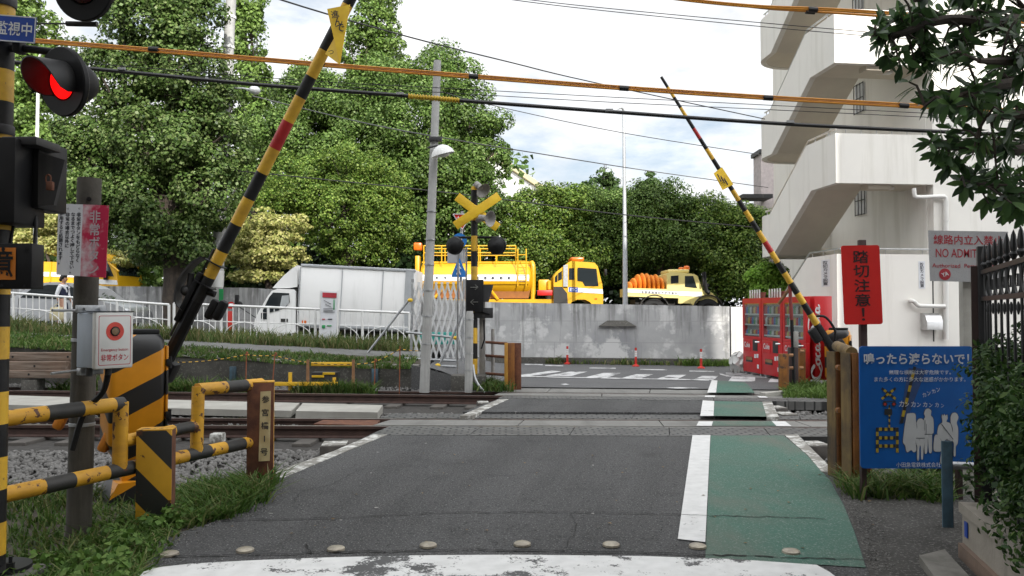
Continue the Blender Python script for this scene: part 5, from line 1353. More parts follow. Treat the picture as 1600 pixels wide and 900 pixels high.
for (x, y0, y1, wpx) in ((1302.5, 405, 448, 9), (1440.5, 408, 451, 11)):
    if x < 1308:
        d = 19.5; c = W(x, (y0 + y1) / 2, d); px_ = 7.75 - (d - 19) * .1 - .004; c = Vector((px_, d, c.z)); hx = Vector((ey.x, ey.y, 0)) * -1; w_ = .42
        c = Vector((bl(0, .55).x - .004, bl(0, .55).y, c.z))
    else:
        c = on_front(x, (y0 + y1) / 2, .004); hx = ex; w_ = wpx * 19 / FPX
    h_ = (y1 - y0) * 19.2 / FPX; mb = MB(); mb.prism([(-w_ / 2, -h_ / 2), (w_ / 2, -h_ / 2), (w_ / 2, h_ / 2), (-w_ / 2, h_ / 2)], c, hx, EZ, -.004); nt_ = mb.build('camera_notice', M['sign_white'], bld, True, smooth=0)
    lettering('防犯カメラ設置', nt_, M['ink'], c + hx.cross(EZ) * .003, hx, EZ, w=w_ * .62, h=h_ * .9, bold=.01, vertical=True)

# paler block beyond it
bk = thing('apartment_block', 'narrow pinkish grey block seen behind the white staircase', 'building', tuple(W(1190, 500, 38)))
mb = MB(); a = W(1189, 240, 38); mb.box((a.x + 2.6, 38.6, a.z / 2), (5.2, 1.2, a.z)); M['pink'] = mat('pink grey render', (.5, .44, .43), .9); mb.build('wall', M['pink'], bk, True, smooth=0)
mb = MB(); mb.box((a.x + 2.6, 38.6, a.z + .1), (5.4, 1.4, .2)); mb.build('roof', M['black_grey'], bk, True, smooth=0)
mb = MB(); mb.box((W(1182, 300, 37).x, 37.4, W(0, 307, 37).z), (1.4, 1.2, .18)); mb.build('canopy', M['black_grey'], bk, True, smooth=0)

# unseen blocks added behind the camera, shaped to shade the crossing
def rear_block(lab, x0, x1, y, H, D=12., name='shade_block'):
    t = thing(name, lab, 'building', ((x0 + x1) / 2, y - 6, 0)); mb = MB(); mb.box(((x0 + x1) / 2, y - D / 2, H / 2), (x1 - x0, D, H)); wl = mb.build('wall', M['rear_wall'], t, True, smooth=0)
    wf = None
    for k in range(int(H // 3)):
        for j in range(int((x1 - x0) // 3.2)):
            if wf is None:
                mb = MB(); mb.box((0, 0, 0), (1.8, .06, 1.5)); wf = mb.build('window', M['win'], t); o = wf
            elif len(t.children) < 95: o = wf.copy(); COL.objects.link(o); o.parent = t
            else: continue
            o.location = (x0 + 1.9 + j * 3.2 - (x0 + x1) / 2, 6.02, 1.6 + k * 3)
    mb = MB(); mb.box(((x0 + x1) / 2, y - D / 2, H + .15), (x1 - x0, D, .3)); mb.build('roof', M['concrete'], t, True, smooth=0)
    return t
M['rear_wall'] = mat('shade block wall', (.55, .53, .5), .85, col2=(.5, .48, .45), scale=.6)  # pale wall of the added blocks, bounces light forward
M['win'] = glass('window glass')
rear_block('added unseen shade block behind the camera, wide one', -34, 14.97, -7, 21.1)
rear_block('added unseen shade block behind the camera, right hand one', 16.67, 34, -7, 20.7, 1.5)
M['rust_orange'] = mat('orange rust', (.3, .1, .04), .85, col2=(.2, .06, .03), scale=9)
# ------------------------------------------------------------------ retaining wall, far deck
def stainwall():
    m, nt, N, L, B = _nodes('stained retaining wall')
    V = N.new('ShaderNodeTexCoord').outputs['Object']
    base = mixrgb(N, L, ramp(N, L, noise(N, L, V, .5, 6, .6), .38, .66), (.46, .46, .455, 1), (.27, .275, .285, 1))
    base = mixrgb(N, L, ramp(N, L, noise(N, L, V, 1.1, 7, .65), .5, .56), base, (.54, .54, .535, 1))
    sx = N.new('ShaderNodeSeparateXYZ'); L.new(V, sx.inputs[0])
    st = noise(N, L, V, 1., 6, .7, (5, 5, .35))
    # grime streaks that run down from the coping (dirt, thicker near the wall top)
    ad = N.new('ShaderNodeMath'); ad.operation = 'MULTIPLY_ADD'; L.new(sx.outputs['Z'], ad.inputs[0]); ad.inputs[1].default_value = .1; L.new(st, ad.inputs[2])
    base = mixrgb(N, L, ramp(N, L, ad.outputs[0], .62, .86), base, (.1, .098, .092, 1))
    br = N.new('ShaderNodeTexBrick'); br.inputs['Scale'].default_value = 1; br.inputs['Brick Width'].default_value = 2.4; br.inputs['Row Height'].default_value = .6; br.inputs['Mortar Size'].default_value = .008; br.offset = .5
    cb = N.new('ShaderNodeCombineXYZ'); L.new(sx.outputs['X'], cb.inputs[0]); L.new(sx.outputs['Z'], cb.inputs[1]); L.new(cb.outputs[0], br.inputs['Vector'])
    base = mixrgb(N, L, br.outputs['Fac'], base, (.3, .3, .3, 1))
    L.new(base, B.inputs['Base Color']); B.inputs['Roughness'].default_value = .9
    bump(N, L, B, noise(N, L, V, 30, 4), .2)
    return m
M['wall'] = stainwall()
def wall_y(x):
    if x > -.7: return 22.85 - .165 * x
    return 22.97 - .652 * (x + .7) if x > -3.2 else 24.6 - .167 * (x + 3.2)
def wall_top(x):
    pts = [(-40, 3.6), (-17, 2.36), (-8.3, 2.22), (-3.2, 1.9), (-.74, 1.74), (6.5, 1.6), (20, 1.6)]
    for (a, za), (b, zb) in zip(pts[:-1], pts[1:]):
        if a <= x <= b: return za + (zb - za) * (x - a) / (b - a)
    return 1.6
rw = thing('retaining_wall', 'long stained grey concrete retaining wall below the parked yellow trucks', 'wall', (0, wall_y(0), 0))
mb = MB(); xs_ = [-38, -30, -24, -17, -12, -8.3, -5, -3.2, -2, -.74, 3, 5.96]
for i in range(len(xs_) - 1):
    a, b = xs_[i], xs_[i + 1]; F = [(a, wall_y(a), -.2), (b, wall_y(b), -.2), (b, wall_y(b), wall_top(b)), (a, wall_y(a), wall_top(a))]
    K_ = [(x, y + .35, z) for x, y, z in F]; mb.add(F + K_, [(0, 1, 2, 3), (3, 2, 6, 7), (4, 7, 6, 5)])
mb.build('wall_body', M['wall'], rw, True, smooth=0)
mb = MB(); a, b = 6.0, 20; F = [(a, wall_y(a) - .0, -.2), (b, wall_y(b), -.2), (b, wall_y(b), 1.6), (a, wall_y(a), 1.6)]; K_ = [(x, y + .35, z) for x, y, z in F]
mb.add(F + K_, [(0, 1, 2, 3), (3, 2, 6, 7), (4, 7, 6, 5), (0, 3, 7, 4), (1, 5, 6, 2)]); M['wall_pale'] = mat('pale end wall', (.6, .6, .59), .85, col2=(.52, .52, .5), scale=1.2, bmp=.1, streak=(6, 6, .4), streak_col=(.4, .4, .38), streak_lo=.56, streak_hi=.8); mb.build('end_panel', M['wall_pale'], rw, True, smooth=0)  # right end of the wall in a paler tone
mb = MB()
for x0, x1 in ((-.74, 5.9),):
    P = [(x0, wall_y(x0) - .22), (x1, wall_y(x1) - .22), (x1, wall_y(x1) - .003), (x0, wall_y(x0) - .003)]; mb.prism(P, (0, 0, 0.0), X3, Y3, .17)
mb.build('wall_footing', M['concrete_dark'], rw, True, smooth=0)
mb = MB()   # sloped drip ledge
q_ = [W(937, 510, 22.15), W(996, 510, 22.05), W(981, 501, 22.0), W(951, 501, 22.1)]
yb = lambda p: wall_y(p.x) - .06
P = [Vector((p.x, wall_y(p.x) - (.1 if i < 2 else .03), p.z)) for i, p in enumerate(q_)]
mb.add(P + [Vector((p.x, wall_y(p.x) - .002, p.z)) for p in P], [(0, 1, 2, 3), (0, 4, 5, 1), (3, 2, 6, 7), (0, 3, 7, 4), (1, 5, 6, 2)]); mb.build('drip_ledge', M['concrete_dark'], rw, True, smooth=0)
def deck_z(x): return .78 + max(0., -2. - x) * .055
mb = MB(); xs_ = [-45, -30, -20, -14, -10, -6, -2, 5, 20]
for i in range(len(xs_) - 1):
    a, b = xs_[i], xs_[i + 1]; mb.poly([(a, wall_y(a) + .36, deck_z(a)), (b, wall_y(b) + .36, deck_z(b)), (b, 34, deck_z(b)), (a, 34, deck_z(a))])
mb.build('upper_road', M['asphalt_far'], smooth=0, kind='structure')
mb = MB(); 
for i in range(len(xs_) - 1):
    a, b = xs_[i], xs_[i + 1]; mb.poly([(a, 34, deck_z(a) - .01), (b, 34, deck_z(b) - .01), (b * 1.6, 75, deck_z(b) + 1.), (a * 1.6, 75, deck_z(a) + 1.)])
mb.build('wooded_bank', M['soil'], smooth=0, kind='structure')

# low concrete wall of the verge, blue wall blocks
lwv = thing('verge_wall', 'low dark mossy concrete wall behind the far track', 'wall', (-6, edge_y(-6), -.1))
mb = MB()
xs_ = [-13, -11, -9, -7.2, -6, -4.5, -3, -1.9]
for i in range(len(xs_) - 1):
    a, b = xs_[i], xs_[i + 1]; F = [(a, edge_y(a), -.25), (b, edge_y(b), -.25), (b, edge_y(b), zf(b) - .16), (a, edge_y(a), zf(a) - .16)]; K_ = [(x, y + .3, z) for x, y, z in F]; mb.add(F + K_, [(0, 1, 2, 3), (4, 7, 6, 5), (1, 5, 6, 2)])
mb.build('wall_body', M['concrete_dark'], lwv, True, smooth=0)
mb = MB()
for i in range(len(xs_) - 1):
    a, b = xs_[i], xs_[i + 1]; F = [(a, edge_y(a) - .03, zf(a) - .16), (b, edge_y(b) - .03, zf(b) - .16), (b, edge_y(b) - .03, zf(b) - .115), (a, edge_y(a) - .03, zf(a) - .115)]; K_ = [(x, y + .36, z) for x, y, z in F]; mb.add(F + K_, [(0, 1, 2, 3), (3, 2, 6, 7), (0, 4, 5, 1)])
mb.build('coping', M['concrete'], lwv, True, smooth=0)
for i, (x, lab) in enumerate(((328, 'blue grey block on the low concrete wall, left one'), (570, 'blue grey block on the low concrete wall, right one'))):
    p = W(x + 5, 580, 15.55); ye = edge_y(p.x)
    t = thing('wall_block', lab, 'block', (p.x, ye - .05, .05)); mb = MB(); mb.box((0, 0, .13), (.125, .06, .3), None, 0, .006); mb.build('block', M['grey_paint'] if False else M['blue_post'], t)

# stack of old timber sleepers
M['timber'] = mat('weathered timber', (.15, .095, .065), .9, col2=(.08, .055, .04), scale=2, streak=(.6, 12, 12), streak_col=(.26, .21, .17), streak_lo=.48, streak_hi=.72, bmp=.4, bscale=30)
for i, (y0, y1, x1, dd, lab) in enumerate(((551, 564, 128, 15.9, 'topmost weathered timber of the stack by the far track'), (565, 579, 102, 15.72, 'middle grey timber of the stack with a broken end'), (579, 591, 118, 15.55, 'lowest mossy timber of the stack by the far track'))):
    a = W(-120, y1, dd); b = W(x1, y0, dd); t = thing('timber_sleeper', lab, 'timber', ((a.x + b.x) / 2, dd + .11, a.z), group='stacked timbers by the track')
    w_ = b.x - a.x; h_ = b.z - a.z; mb = MB(); mb.box((0, 0, h_ / 2), (w_, .22, h_), None, 0, .012); mb.build('beam', M['timber'], t)
    for fx_ in ((20, 106), (54,), (45,))[i]:
        c = W(fx_, (y0 + y1) / 2, dd); mb = MB(); mb.lathe([(.001, .001), (.016, .003), (.022, .004)], (c.x - (a.x + b.x) / 2, -.112, h_ / 2), (0, -1, 0), 12); mb.build('bolt_hole', M['crack'], t)
for x, lab in ((-7.9, 'left support block under the timber stack'), (-9.4, 'far left support block under the timber stack')):
    t = thing('support_block', lab, 'block', (x, 15.7, -.2)); MB().box((0, 0, .17), (.3, .3, .36)).build('block', M['concrete_dark'], t)

# rusty stakes and striped rope
pts_r = []
for i, (x, yt, yb_, lab) in enumerate(((263, 552, 590, 'rusty stake with a curled top beside the gate machine'), (384, 550, 603, 'rusty stake with a curled top, second from the left'), (428, 551, 604, 'leaning rusty stake with a curled top, third from the left'), (585, 561, 611, 'rusty stake near the blue grey block'), (624, 541, 612, 'tall rusty stake next to the leaning pole'))):
    d = 15.35 - .1 * 0; a = W(x - (3 if i == 2 else 0), yb_ + 4, d); b = W(x + (2 if i == 2 else 1), yt, d)
    t = thing('rusty_stake', lab, 'stake', tuple(a), group='stakes carrying the striped rope'); mb = MB()
    P = [a, a.lerp(b, .5), b] + ([b + Vector((.03 * math.cos(R(90 - k * 50)) , 0, .03 * math.sin(R(90 - k * 50)))) - Vector((0, 0, .03)) for k in range(6)] if i != 4 else [])
    mb.tube(P, .011, 6); mb.build('rod', M['rust_orange'], t, True); pts_r.append(b - Vector((0, 0, .05)))
M['stake_wood'] = mat('stake wood', (.3, .16, .075), .85, col2=(.2, .1, .05), scale=6)
for i, (x, yt, lab) in enumerate(((481, 562, 'left wooden stake of the little yellow barrier'), (552, 562, 'right wooden stake of the little yellow barrier'))):
    a = W(x, 610, 15.3); b = W(x, yt, 15.3); t = thing('wooden_stake', lab, 'stake', tuple(a)); mb = MB(); mb.box((a + b) / 2, (.05, .04, (b - a).length)); mb.build('stake', M['stake_wood'], t, True)
rp_ = thing('striped_rope', 'thin black and yellow rope sagging between the rusty stakes', 'rope', tuple(pts_r[0]))
P = []
seq = [W(300, 566, 15.4)] + pts_r[1:] + [W(668, 556, 15.3)]
seq = [W(260, 566, 15.35), pts_r[1], pts_r[2], W(481, 566, 15.3), W(552, 569, 15.3), pts_r[3], pts_r[4], W(668, 548, 15.2)]
for a, b in zip(seq[:-1], seq[1:]):
    k = max(4, int((b - a).length / .06))
    for j in range(k): t_ = j / k; P.append(a.lerp(b, t_) - Vector((0, 0, .06 * (b - a).length * 4 * t_ * (1 - t_) * .5)))
P.append(seq[-1]); mb = MB(); mb.tube(P, .0085, 5, mis=[(i // 1) % 2 for i in range(len(P))]); mb.build('rope', [M['boom_black'], M['boom_yellow']], rp_, True)
yb_ = thing('yellow_barrier', 'small yellow painted timber barrier standing behind the far rail', 'barrier', tuple(W(470, 608, 15.3)))
for (x0, y0, x1, y1, d) in ((425, 597, 527, 603, 15.25),): mb = MB(); pxbox(mb, x0, y0, x1, y1, d, .04, 0, .003); mb.build('rail', M['yellow'], yb_, True)
for x in (453, 522): mb = MB(); pxbox(mb, x - 2.5, 582 if x < 500 else 590, x + 2.5, 610, 15.29, .04, 0, .003); mb.build('post', M['yellow'], yb_, True)
t = thing('yellow_beam', 'long yellow beam lying on the verge wall between wooden stakes', 'beam', tuple(W(518, 570, 15.34)))
mb = MB(); pxbox(mb, 486, 566, 553, 572, 15.36, .06, 0, .004); mb.build('beam', M['yellow'], t, True)
t = thing('equipment_box', 'dark trackside equipment box with yellow strips on its lid', 'box', tuple(W(507, 605, 15.5)))
mb = MB(); pxbox(mb, 486, 582, 526, 611, 15.45, .3, 0, .01); bxo = mb.build('case', M['black_grey'], t, True)
for (x0, y0, x1, y1) in ((487, 586.5, 506, 590), (504, 582, 523, 585.5)): mb = MB(); pxbox(mb, x0, y0, x1, y1, 15.43, .06, 0, .003); mb.build('yellow_strip', M['yellow_flag'], t, True)

# white pedestrian fences along the street
M['fence_white'] = mat('white fence paint', (.72, .72, .71), .5, col2=(.64, .64, .63), scale=6)
def ped_fence(lab, xa, ya, xb, yb2, h_a, h_b, posts):
    d = 21.; a = W(xa, ya, d); b = W(xb, yb2, d); ta = W(xa, ya - h_a, d); tb = W(xb, yb2 - h_b, d)
    t = thing('pedestrian_fence', lab, 'fence', tuple(a))
    def at(u, v): p = a.lerp(b, u); q = ta.lerp(tb, u); return p.lerp(q, v)
    mb = MB(); mb.tube([at(0, 1), at(1, 1)], .032, 10); mb.build('top_rail', M['fence_white'], t, True)
    mb = MB(); mb.tube([at(0, .08), at(1, .08)], .022, 8); mb.build('bottom_rail', M['fence_white'], t, True)
    us = [i / (posts - 1) for i in range(posts)]
    for u in us: mb = MB(); mb.tube([at(u, -.15), at(u, 1)], .036, 10); mb.build('post', M['fence_white'], t, True)
    for u0, u1 in zip(us[:-1], us[1:]):
        mb = MB(); n_ = 8
        for j in range(1, n_): u = u0 + (u1 - u0) * j / n_; mb.tube([at(u, .08), at(u, 1)], .013, 6)
        mb.tube([at(u0, .58), at(u1, .58)], .014, 6)
        arc = [at(u0 + (u1 - u0) * (.5 - .46 * math.cos(R(k * 15))), .1 + .48 * math.sin(R(k * 15))) + Vector((0, -.012, 0)) for k in range(13)]
        mb.tube(arc, .012, 6); mb.build('bar_panel', M['fence_white'], t, True)
ped_fence('white pedestrian fence on the left in front of the silver car', -60, 507, 264, 532, 55, 56, 5)
ped_fence('long white pedestrian fence on the right in front of the white truck', 272, 536, 640, 543, 62, 54, 6)

# street poles
M['pole_conc'] = mat('grey concrete pole', (.4, .4, .39), .85, col2=(.31, .31, .3), scale=3, streak=(8, 8, .5), streak_col=(.22, .22, .21), streak_lo=.52, streak_hi=.78, bmp=.15)
M['pole_steel'] = mat('pale steel pole', (.5, .52, .54), .4, .4, col2=(.44, .46, .48), scale=5)
M['green_tape'] = mat('green notice', (.02, .3, .09), .5)
up = thing('utility_pole', 'tall grey concrete utility pole half hidden by the leaning broadleaf tree', 'utility pole', tuple(W(334, 545, 25)))
mb = MB(); a = W(334, 540, 25); b = W(364, -60, 25); mb.tube([a.lerp(b, i / 8) for i in range(9)], [.2 - .006 * i for i in range(9)], 18); mb.build('shaft', M['pole_conc'], up, True)
for yy in (28, 75, 130):
    c = a.lerp(b, (540 - yy) / 600); mb = MB(); mb.lathe([(.16, -.04), (.185, -.04), (.185, .04), (.16, .04)], c, b - a, 16); mb.build('steel_band', M['fence_white'], up, True)
mb = MB(); c = a.lerp(b, (540 - 437) / 600); mb.lathe([(.19, -.26), (.205, -.26), (.205, .26), (.19, .26)], c, b - a, 18); mb.build('wrapped_sheet', M['grey_white'], up, True)
mb = MB(); mb.box(W(345.5, 463, 24.78), (.13, .02, .46)); mb.build('green_notice', M['green_tape'], up, True)
mb = MB(); lp_ = W(398, 141, 23.2); mb.ball(lp_, (.16, .2, .13), 14); mb.build('lamp_head', M['pole_steel'], up, True)
mb = MB(); mb.tube([W(357, 138, 25), W(380, 138, 23.4), lp_], .025, 8); mb.build('lamp_arm', M['pole_steel'], up, True)
wl = thing('street_lamp', 'slender white lamp column at the far left behind the fence', 'street lamp', tuple(W(52, 508, 23.2)))
mb = MB(); mb.tube([W(51, 512, 23.2), W(55, 380, 23.2), W(60, 120, 23.2)], [.07, .06, .045], 12); mb.build('column', M['fence_white'], wl, True)
mb = MB(); mb.tube(catmull([W(60, 120, 23.2), W(60, 95, 23.1), W(68, 80, 23.), W(84, 78, 22.9)], 5), .035, 8); mb.build('lamp_arm', M['fence_white'], wl, True)
mb = MB(); mb.ball(W(96, 80, 22.8), (.3, .14, .09), 12); mb.build('lamp_head', M['fence_white'], wl, True)
tl = thing('street_lamp', 'thin steel lamp column rising behind the grey wall by the cream truck', 'street lamp', tuple(W(977, 476, 25)))
mb = MB(); mb.tube([W(977, 480, 25), W(976, 330, 25), W(974.5, 172, 25)], [.085, .06, .04], 12); mb.build('column', M['pole_steel'], tl, True)
mb = MB(); mb.tube(catmull([W(974.5, 174, 25), W(972, 169, 24.9), W(966, 170, 24.7), W(960, 176, 24.5)], 5), .03, 8); mb.build('lamp_arm', M['pole_steel'], tl, True)
sp_ = thing('utility_pole', 'leaning pale grey pole carrying a white lamp beside the far track', 'utility pole', tuple(W(663, 612, 15.1)))
a, b = W(663, 613, 15.1), W(683.5, 95, 15.1); mb = MB(); mb.tube([a.lerp(b, i / 8) for i in range(9)], [.095 - .003 * i for i in range(9)], 20); mb.build('shaft', M['pole_conc'], sp_, True)
for yy in (332, 376, 415, 455, 495, 538):
    c = a.lerp(b, (613 - yy) / 518); mb = MB(); mb.lathe([(.085, -.012), (.099, -.01), (.099, .01), (.085, .012)], c, b - a, 18); mb.build('steel_band', M['galv'], sp_, True)
mb = MB(); hd_c = W(691, 238, 14.85); 
prof = [(.001, .14), (.06, .135), (.14, .09), (.2, .02), (.225, -.05), (.22, -.05), (.19, .01), (.12, .07), (.001, .1)]
mb.lathe(prof, hd_c, Vector((-.28, -.1, 1)), 24); mb.build('lamp_shade', M['fence_white'], sp_, True)
mb = MB(); mb.ball(hd_c + Vector((.02, 0, -.03)), (.12, .12, .06), 12); mb.build('bulb', M['grey_white'], sp_, True)
mb = MB(); pxbox(mb, 670, 213, 690, 220, 14.97, .12, 0, .006); mb.tube([W(668, 231, 14.98), W(690, 226, 14.9)], .018, 8); mb.build('bracket', M['black_grey'], sp_, True)
cp = thing('marker_post', 'short stout grey concrete post in front of the far crossing signal', 'post', tuple(W(733, 612, 15.0)))
a, b = W(732, 613, 15.0), W(734, 486, 15.0); mb = MB(); mb.tube([a, a.lerp(b, .96), b], [.075, .072, .058], 16); mb.build('shaft', M['pole_conc'], cp, True)
for yy in (499, 527, 552, 578):
    mb = MB(); mb.lathe([(.07, -.01), (.078, -.01), (.078, .01), (.07, .01)], a.lerp(b, (613 - yy) / 127), (0, 0, 1), 16); mb.build('steel_band', M['galv'], cp, True)

# red lane bollards and the marker behind the fence
M['bollard_red'] = mat('red plastic', (.55, .03, .02), .45); M['reflect'] = mat('white reflective band', (.75, .75, .75), .4)
for i, (x, y0, y1, lab) in enumerate(((776, 541, 566, 'red lane bollard partly hidden by the rusty guard rail'), (886.5, 540, 569, 'red lane bollard below the yellow cab'), (993.5, 544, 572.5, 'red lane bollard below the cream truck'), (1095.5, 547, 575.5, 'red lane bollard nearest the vending machines'))):
    p = G(x, y1); hgt = W(x, y0, p.y).z
    if i == 0:
        b0 = thing('lane_bollard', lab, 'bollard', (p.x, p.y, 0), group='red lane bollards by the wall'); t = b0
        mb = MB(); mb.lathe([(.1, 0), (.1, .02), (.045, .05), (.031, .06), (.03, .5), (.03, hgt - .02), (.02, hgt), (.001, hgt)], (0, 0, 0), (0, 0, 1), 16); mb.build('tube', M['bollard_red'], b0)
        for z in (.62, .74, .86): mb = MB(); mb.lathe([(.031, -.025), (.0325, -.02), (.0325, .02), (.031, .025)], (0, 0, hgt * z), (0, 0, 1), 16); mb.build('band', M['reflect'], b0)
    else:
        t = copy_tree(b0); t['label'] = lab; t.location = (p.x, p.y, 0)
mk = thing('lane_bollard', 'red marker post with a round white top behind the white fence', 'bollard', tuple(W(359, 528, 22.4)))
mb = MB(); pxbox(mb, 355.5, 486, 362, 528, 22.4, .08, 0, .02); mb.build('shaft', M['bollard_red'], mk, True)
mb = MB(); mb.cyl(W(361, 477, 22.4), W(361, 477, 22.36), .1, None, 20); mb.build('head', M['sign_red'], mk, True)
mb = MB(); mb.box(W(361, 476.5, 22.35), (.12, .01, .09)); mb.build('face', M['ink_white'], mk, True)
t = thing('lane_bollard', 'small red and white bollard left of the utility pole', 'bollard', tuple(W(294, 520, 22.3))); mb = MB(); mb.cyl(W(294, 522, 22.3), W(294, 503, 22.3), .045, None, 10); mb.build('tube', M['bollard_red'], t, True)
mb = MB(); mb.cyl(W(294, 512, 22.3), W(294, 509, 22.3), .047, None, 10); mb.build('band', M['reflect'], t, True)

# white notice board in front of the truck
nb_ = thing('notice_board', 'tall white notice board with a red header in front of the truck', 'notice board', tuple(W(516, 546, 20.7)))
q_ = [W(502.5, 455, 20.7), W(527, 456, 20.7), W(524.5, 545, 20.7), W(499.5, 545, 20.7)]
brd_ = quadplate(nb_, q_, .04, M['sign_white'], 'board')
h1 = [W(504, 457, 20.68), W(526, 458, 20.68), W(525.6, 465.5, 20.68), W(503.6, 464.5, 20.68)]; hd_ = quadplate(nb_, h1, .005, M['ink_red'], 'header')
lettering('歩道橋工事', hd_, M['ink_white'], W(514.6, 459.4, 20.67), X3, (0, 0, 1), w=.29, h=.055, bold=.02) if False else None
mb = MB()
for k, (x0, y0, x1, y1) in enumerate(((506, 469, 517, 475), (508, 475, 518, 480), (505, 482, 523, 482.6), (505, 484.5, 520, 485), (505, 487, 523, 487.6))): mb.tube([W(x0, y0, 20.68), W(x1, y1, 20.68)], .007, 4)
mb.build('drawing', M['ink'], brd_, True)
for (x0, y0, x1, y1, m_) in ((503, 498, 508, 499.6, M['ink_red']), (512, 498, 519, 499.6, M['ink']), (503, 508, 508, 513, M['green_tape']), (511, 508, 518, 510, M['green_tape']), (521, 468, 522.5, 484, M['green_tape'])): mb = MB(); pxbox(mb, x0, y0, x1, y1, 20.675, .012); mb.build('printed_block', m_, brd_, True)
for x in (501.5, 528): mb = MB(); mb.tube([W(x - 2, 548, 20.75), W(x, 454, 20.75)], .03, 8); mb.build('post', M['fence_white'], nb_, True)

# grass of the verge and by the wall
zv = zverge
grass('grass', 'tall weeds along the foot of the white fence', [(-15, 19.5), (-2.1, 19.4), (-2.1, 21.6), (-15, 21.6)], 17000, .42, M['grass_dry'], zv, 21, .012, .45, .5)
grass('grass', 'weedy grass edging the low wall behind the tracks', [(-15, 16.6), (-2., 15.55), (-2., 17.5), (-15, 18.1)], 17000, .13, M['grass'], zv, 22, .012, .7, .95)
grass('grass', 'bushy weeds growing at the foot of the low wall', [(-9, 15.7), (-5.0, 15.35), (-5.0, 15.5), (-9, 15.95)], 3800, .45, M['grass'], lambda x, y: np.full(len(x), -.15), 23, .014, .6, .7)
grass('grass', 'weeds below the low wall near the wooden stake', [(-4.2, 15.2), (-2.6, 15.1), (-2.6, 15.35), (-4.2, 15.45)], 1600, .36, M['grass_dark'], lambda x, y: np.full(len(x), -.12), 24, .014, .6, .8)
grass('grass', 'bright grass on the verge at the far left', [(-15, 16.8), (-7.2, 16.2), (-7.2, 18.2), (-15, 19.5)], 8000, .2, M['grass'], zv, 25, .014, .6, .9)
grass('grass', 'low weeds at the foot of the retaining wall', [(1., 22.2), (5.9, 21.4), (5.9, 21.65), (1., 22.5)], 900, .22, M['grass_dry'], lambda x, y: np.full(len(x), 0.02), 26, .014, .7, 1.)
grass('grass', 'bright weeds at the right end of the retaining wall', [(4.6, 21.45), (6.7, 21.1), (6.7, 21.55), (4.6, 21.8)], 1100, .26, M['grass_light'], lambda x, y: np.full(len(x), 0.02), 27, .014, .7, .5)
grass('grass', 'bright grass beside the far right guard posts', [(p.x, p.y) for p in PX([(1226, 621), (1232, 606), (1300, 604), (1300, 622)])], 1700, .25, M['grass_light'], lambda x, y: np.full(len(x), -.02), 28, .012, .8, .3)
grass('grass', 'weeds around the left far guard posts', [(p.x, p.y) for p in PX([(742, 611), (748, 598), (792, 604), (800, 612)])], 900, .25, M['grass'], lambda x, y: np.full(len(x), 0.), 29, .012, .8, .4)
# overhead cables
M['cable_orange'] = mat('orange cable', (.62, .27, .03), .5, col2=(.5, .2, .02), scale=5); M['cable_black'] = mat('black cable', (.012, .012, .013), .5); M['cable_grey'] = mat('grey wire', (.1, .1, .1), .5)
M['wrap'] = mat('yellow cable wrap', (.62, .42, .03), .6)
def wire(lab, pts, d, r, m, offs_=((0, 0),), clamps=(), name='cable', n=6, sub=6):
    def pd(q): return d + (q[2] if len(q) > 2 else 0)
    P = catmull([W(q[0], q[1], pd(q)) for q in pts], sub); t = thing('overhead_cable', lab, 'cable', tuple(P[0]))
    for (oy, oz) in offs_: mb = MB(); mb.tube([p + Vector((0, oy, oz)) for p in P], r, n); mb.build('strand', m, t, True)
    for (x, y) in clamps: mb = MB(); c = W(x, y, d - .0); mb.cyl(c - Vector((.055, 0, -.004)), c + Vector((.055, 0, -.004)), .032, None, 10); mb.build('clamp', M['cable_black'], t, True)
    return t
DW = 9.5
wire('thick orange cable bundle crossing the whole picture', [(-300, 25), (-60, 54), (55, 64), (240, 79), (500, 101), (740, 120), (975, 138), (1200, 153), (1415, 165), (1530, 171), (1900, 190)], DW, .0115, M['cable_orange'], ((0, .022), (.0, -.016), (.02, .004)), ((240, 77), (500, 100), (740, 119.5), (975, 138), (1200, 153), (1412, 165)))
tb = wire('thick black cable below the orange bundle', [(-300, 66), (-60, 90), (20, 97), (150, 108), (400, 132), (640, 150), (720, 157), (960, 175), (1200, 192), (1435, 204), (1900, 225)], DW + .3, .024, M['cable_black'], n=8)
mb = MB(); a, b = W(638, 150.2, DW + .3), W(718, 156.8, DW + .3); ax_ = (b - a).normalized(); u = ax_.orthogonal().normalized(); v = ax_.cross(u)
mb.tube([a, b], .026, 10); mb.tube([a.lerp(b, i / 150) + (u * math.cos(i * .75) + v * math.sin(i * .75)) * .03 for i in range(151)], .008, 5); mb.build('yellow_wrap', M['wrap'], tb, True)
for (x, y) in ((190, 107), (625, 146), (952, 172), (1235, 190)): mb = MB(); mb.box(W(x, y, DW + .28), (.09, .02, .03)); mb.build('cable_tag', M['galv'], tb, True)
wire('upper of two thin black wires above the thick black cable', [(-100, 82), (150, 100), (480, 126), (700, 138), (960, 152), (1195, 164), (1800, 195)], DW + .6, .0045, M['cable_black'])
wire('lower of two thin black wires above the thick black cable', [(-100, 90), (150, 108), (480, 132), (750, 148), (960, 160), (1195, 171), (1800, 200)], DW + .6, .0045, M['cable_black'])
wire('twisted dark wire slanting down across the sky to the stairs', [(250, -70, -1), (440, 0, 0), (640, 58, 2), (800, 98, 4), (920, 127, 6), (1195, 186, 9.)], 10, .011, M['cable_black'])
wire('thin dark wire running from the leaning pole to the right', [(684, 142), (780, 167), (970, 207), (1190, 242)], 15.1, .007, M['cable_grey'])
wire('pale twisted wire passing behind the white lamp', [(395, 150, 0), (560, 190, -2), (690, 215, -4), (830, 238, -2), (1000, 265, 2), (1200, 293, 8)], 20, .012, M['cable_grey'])
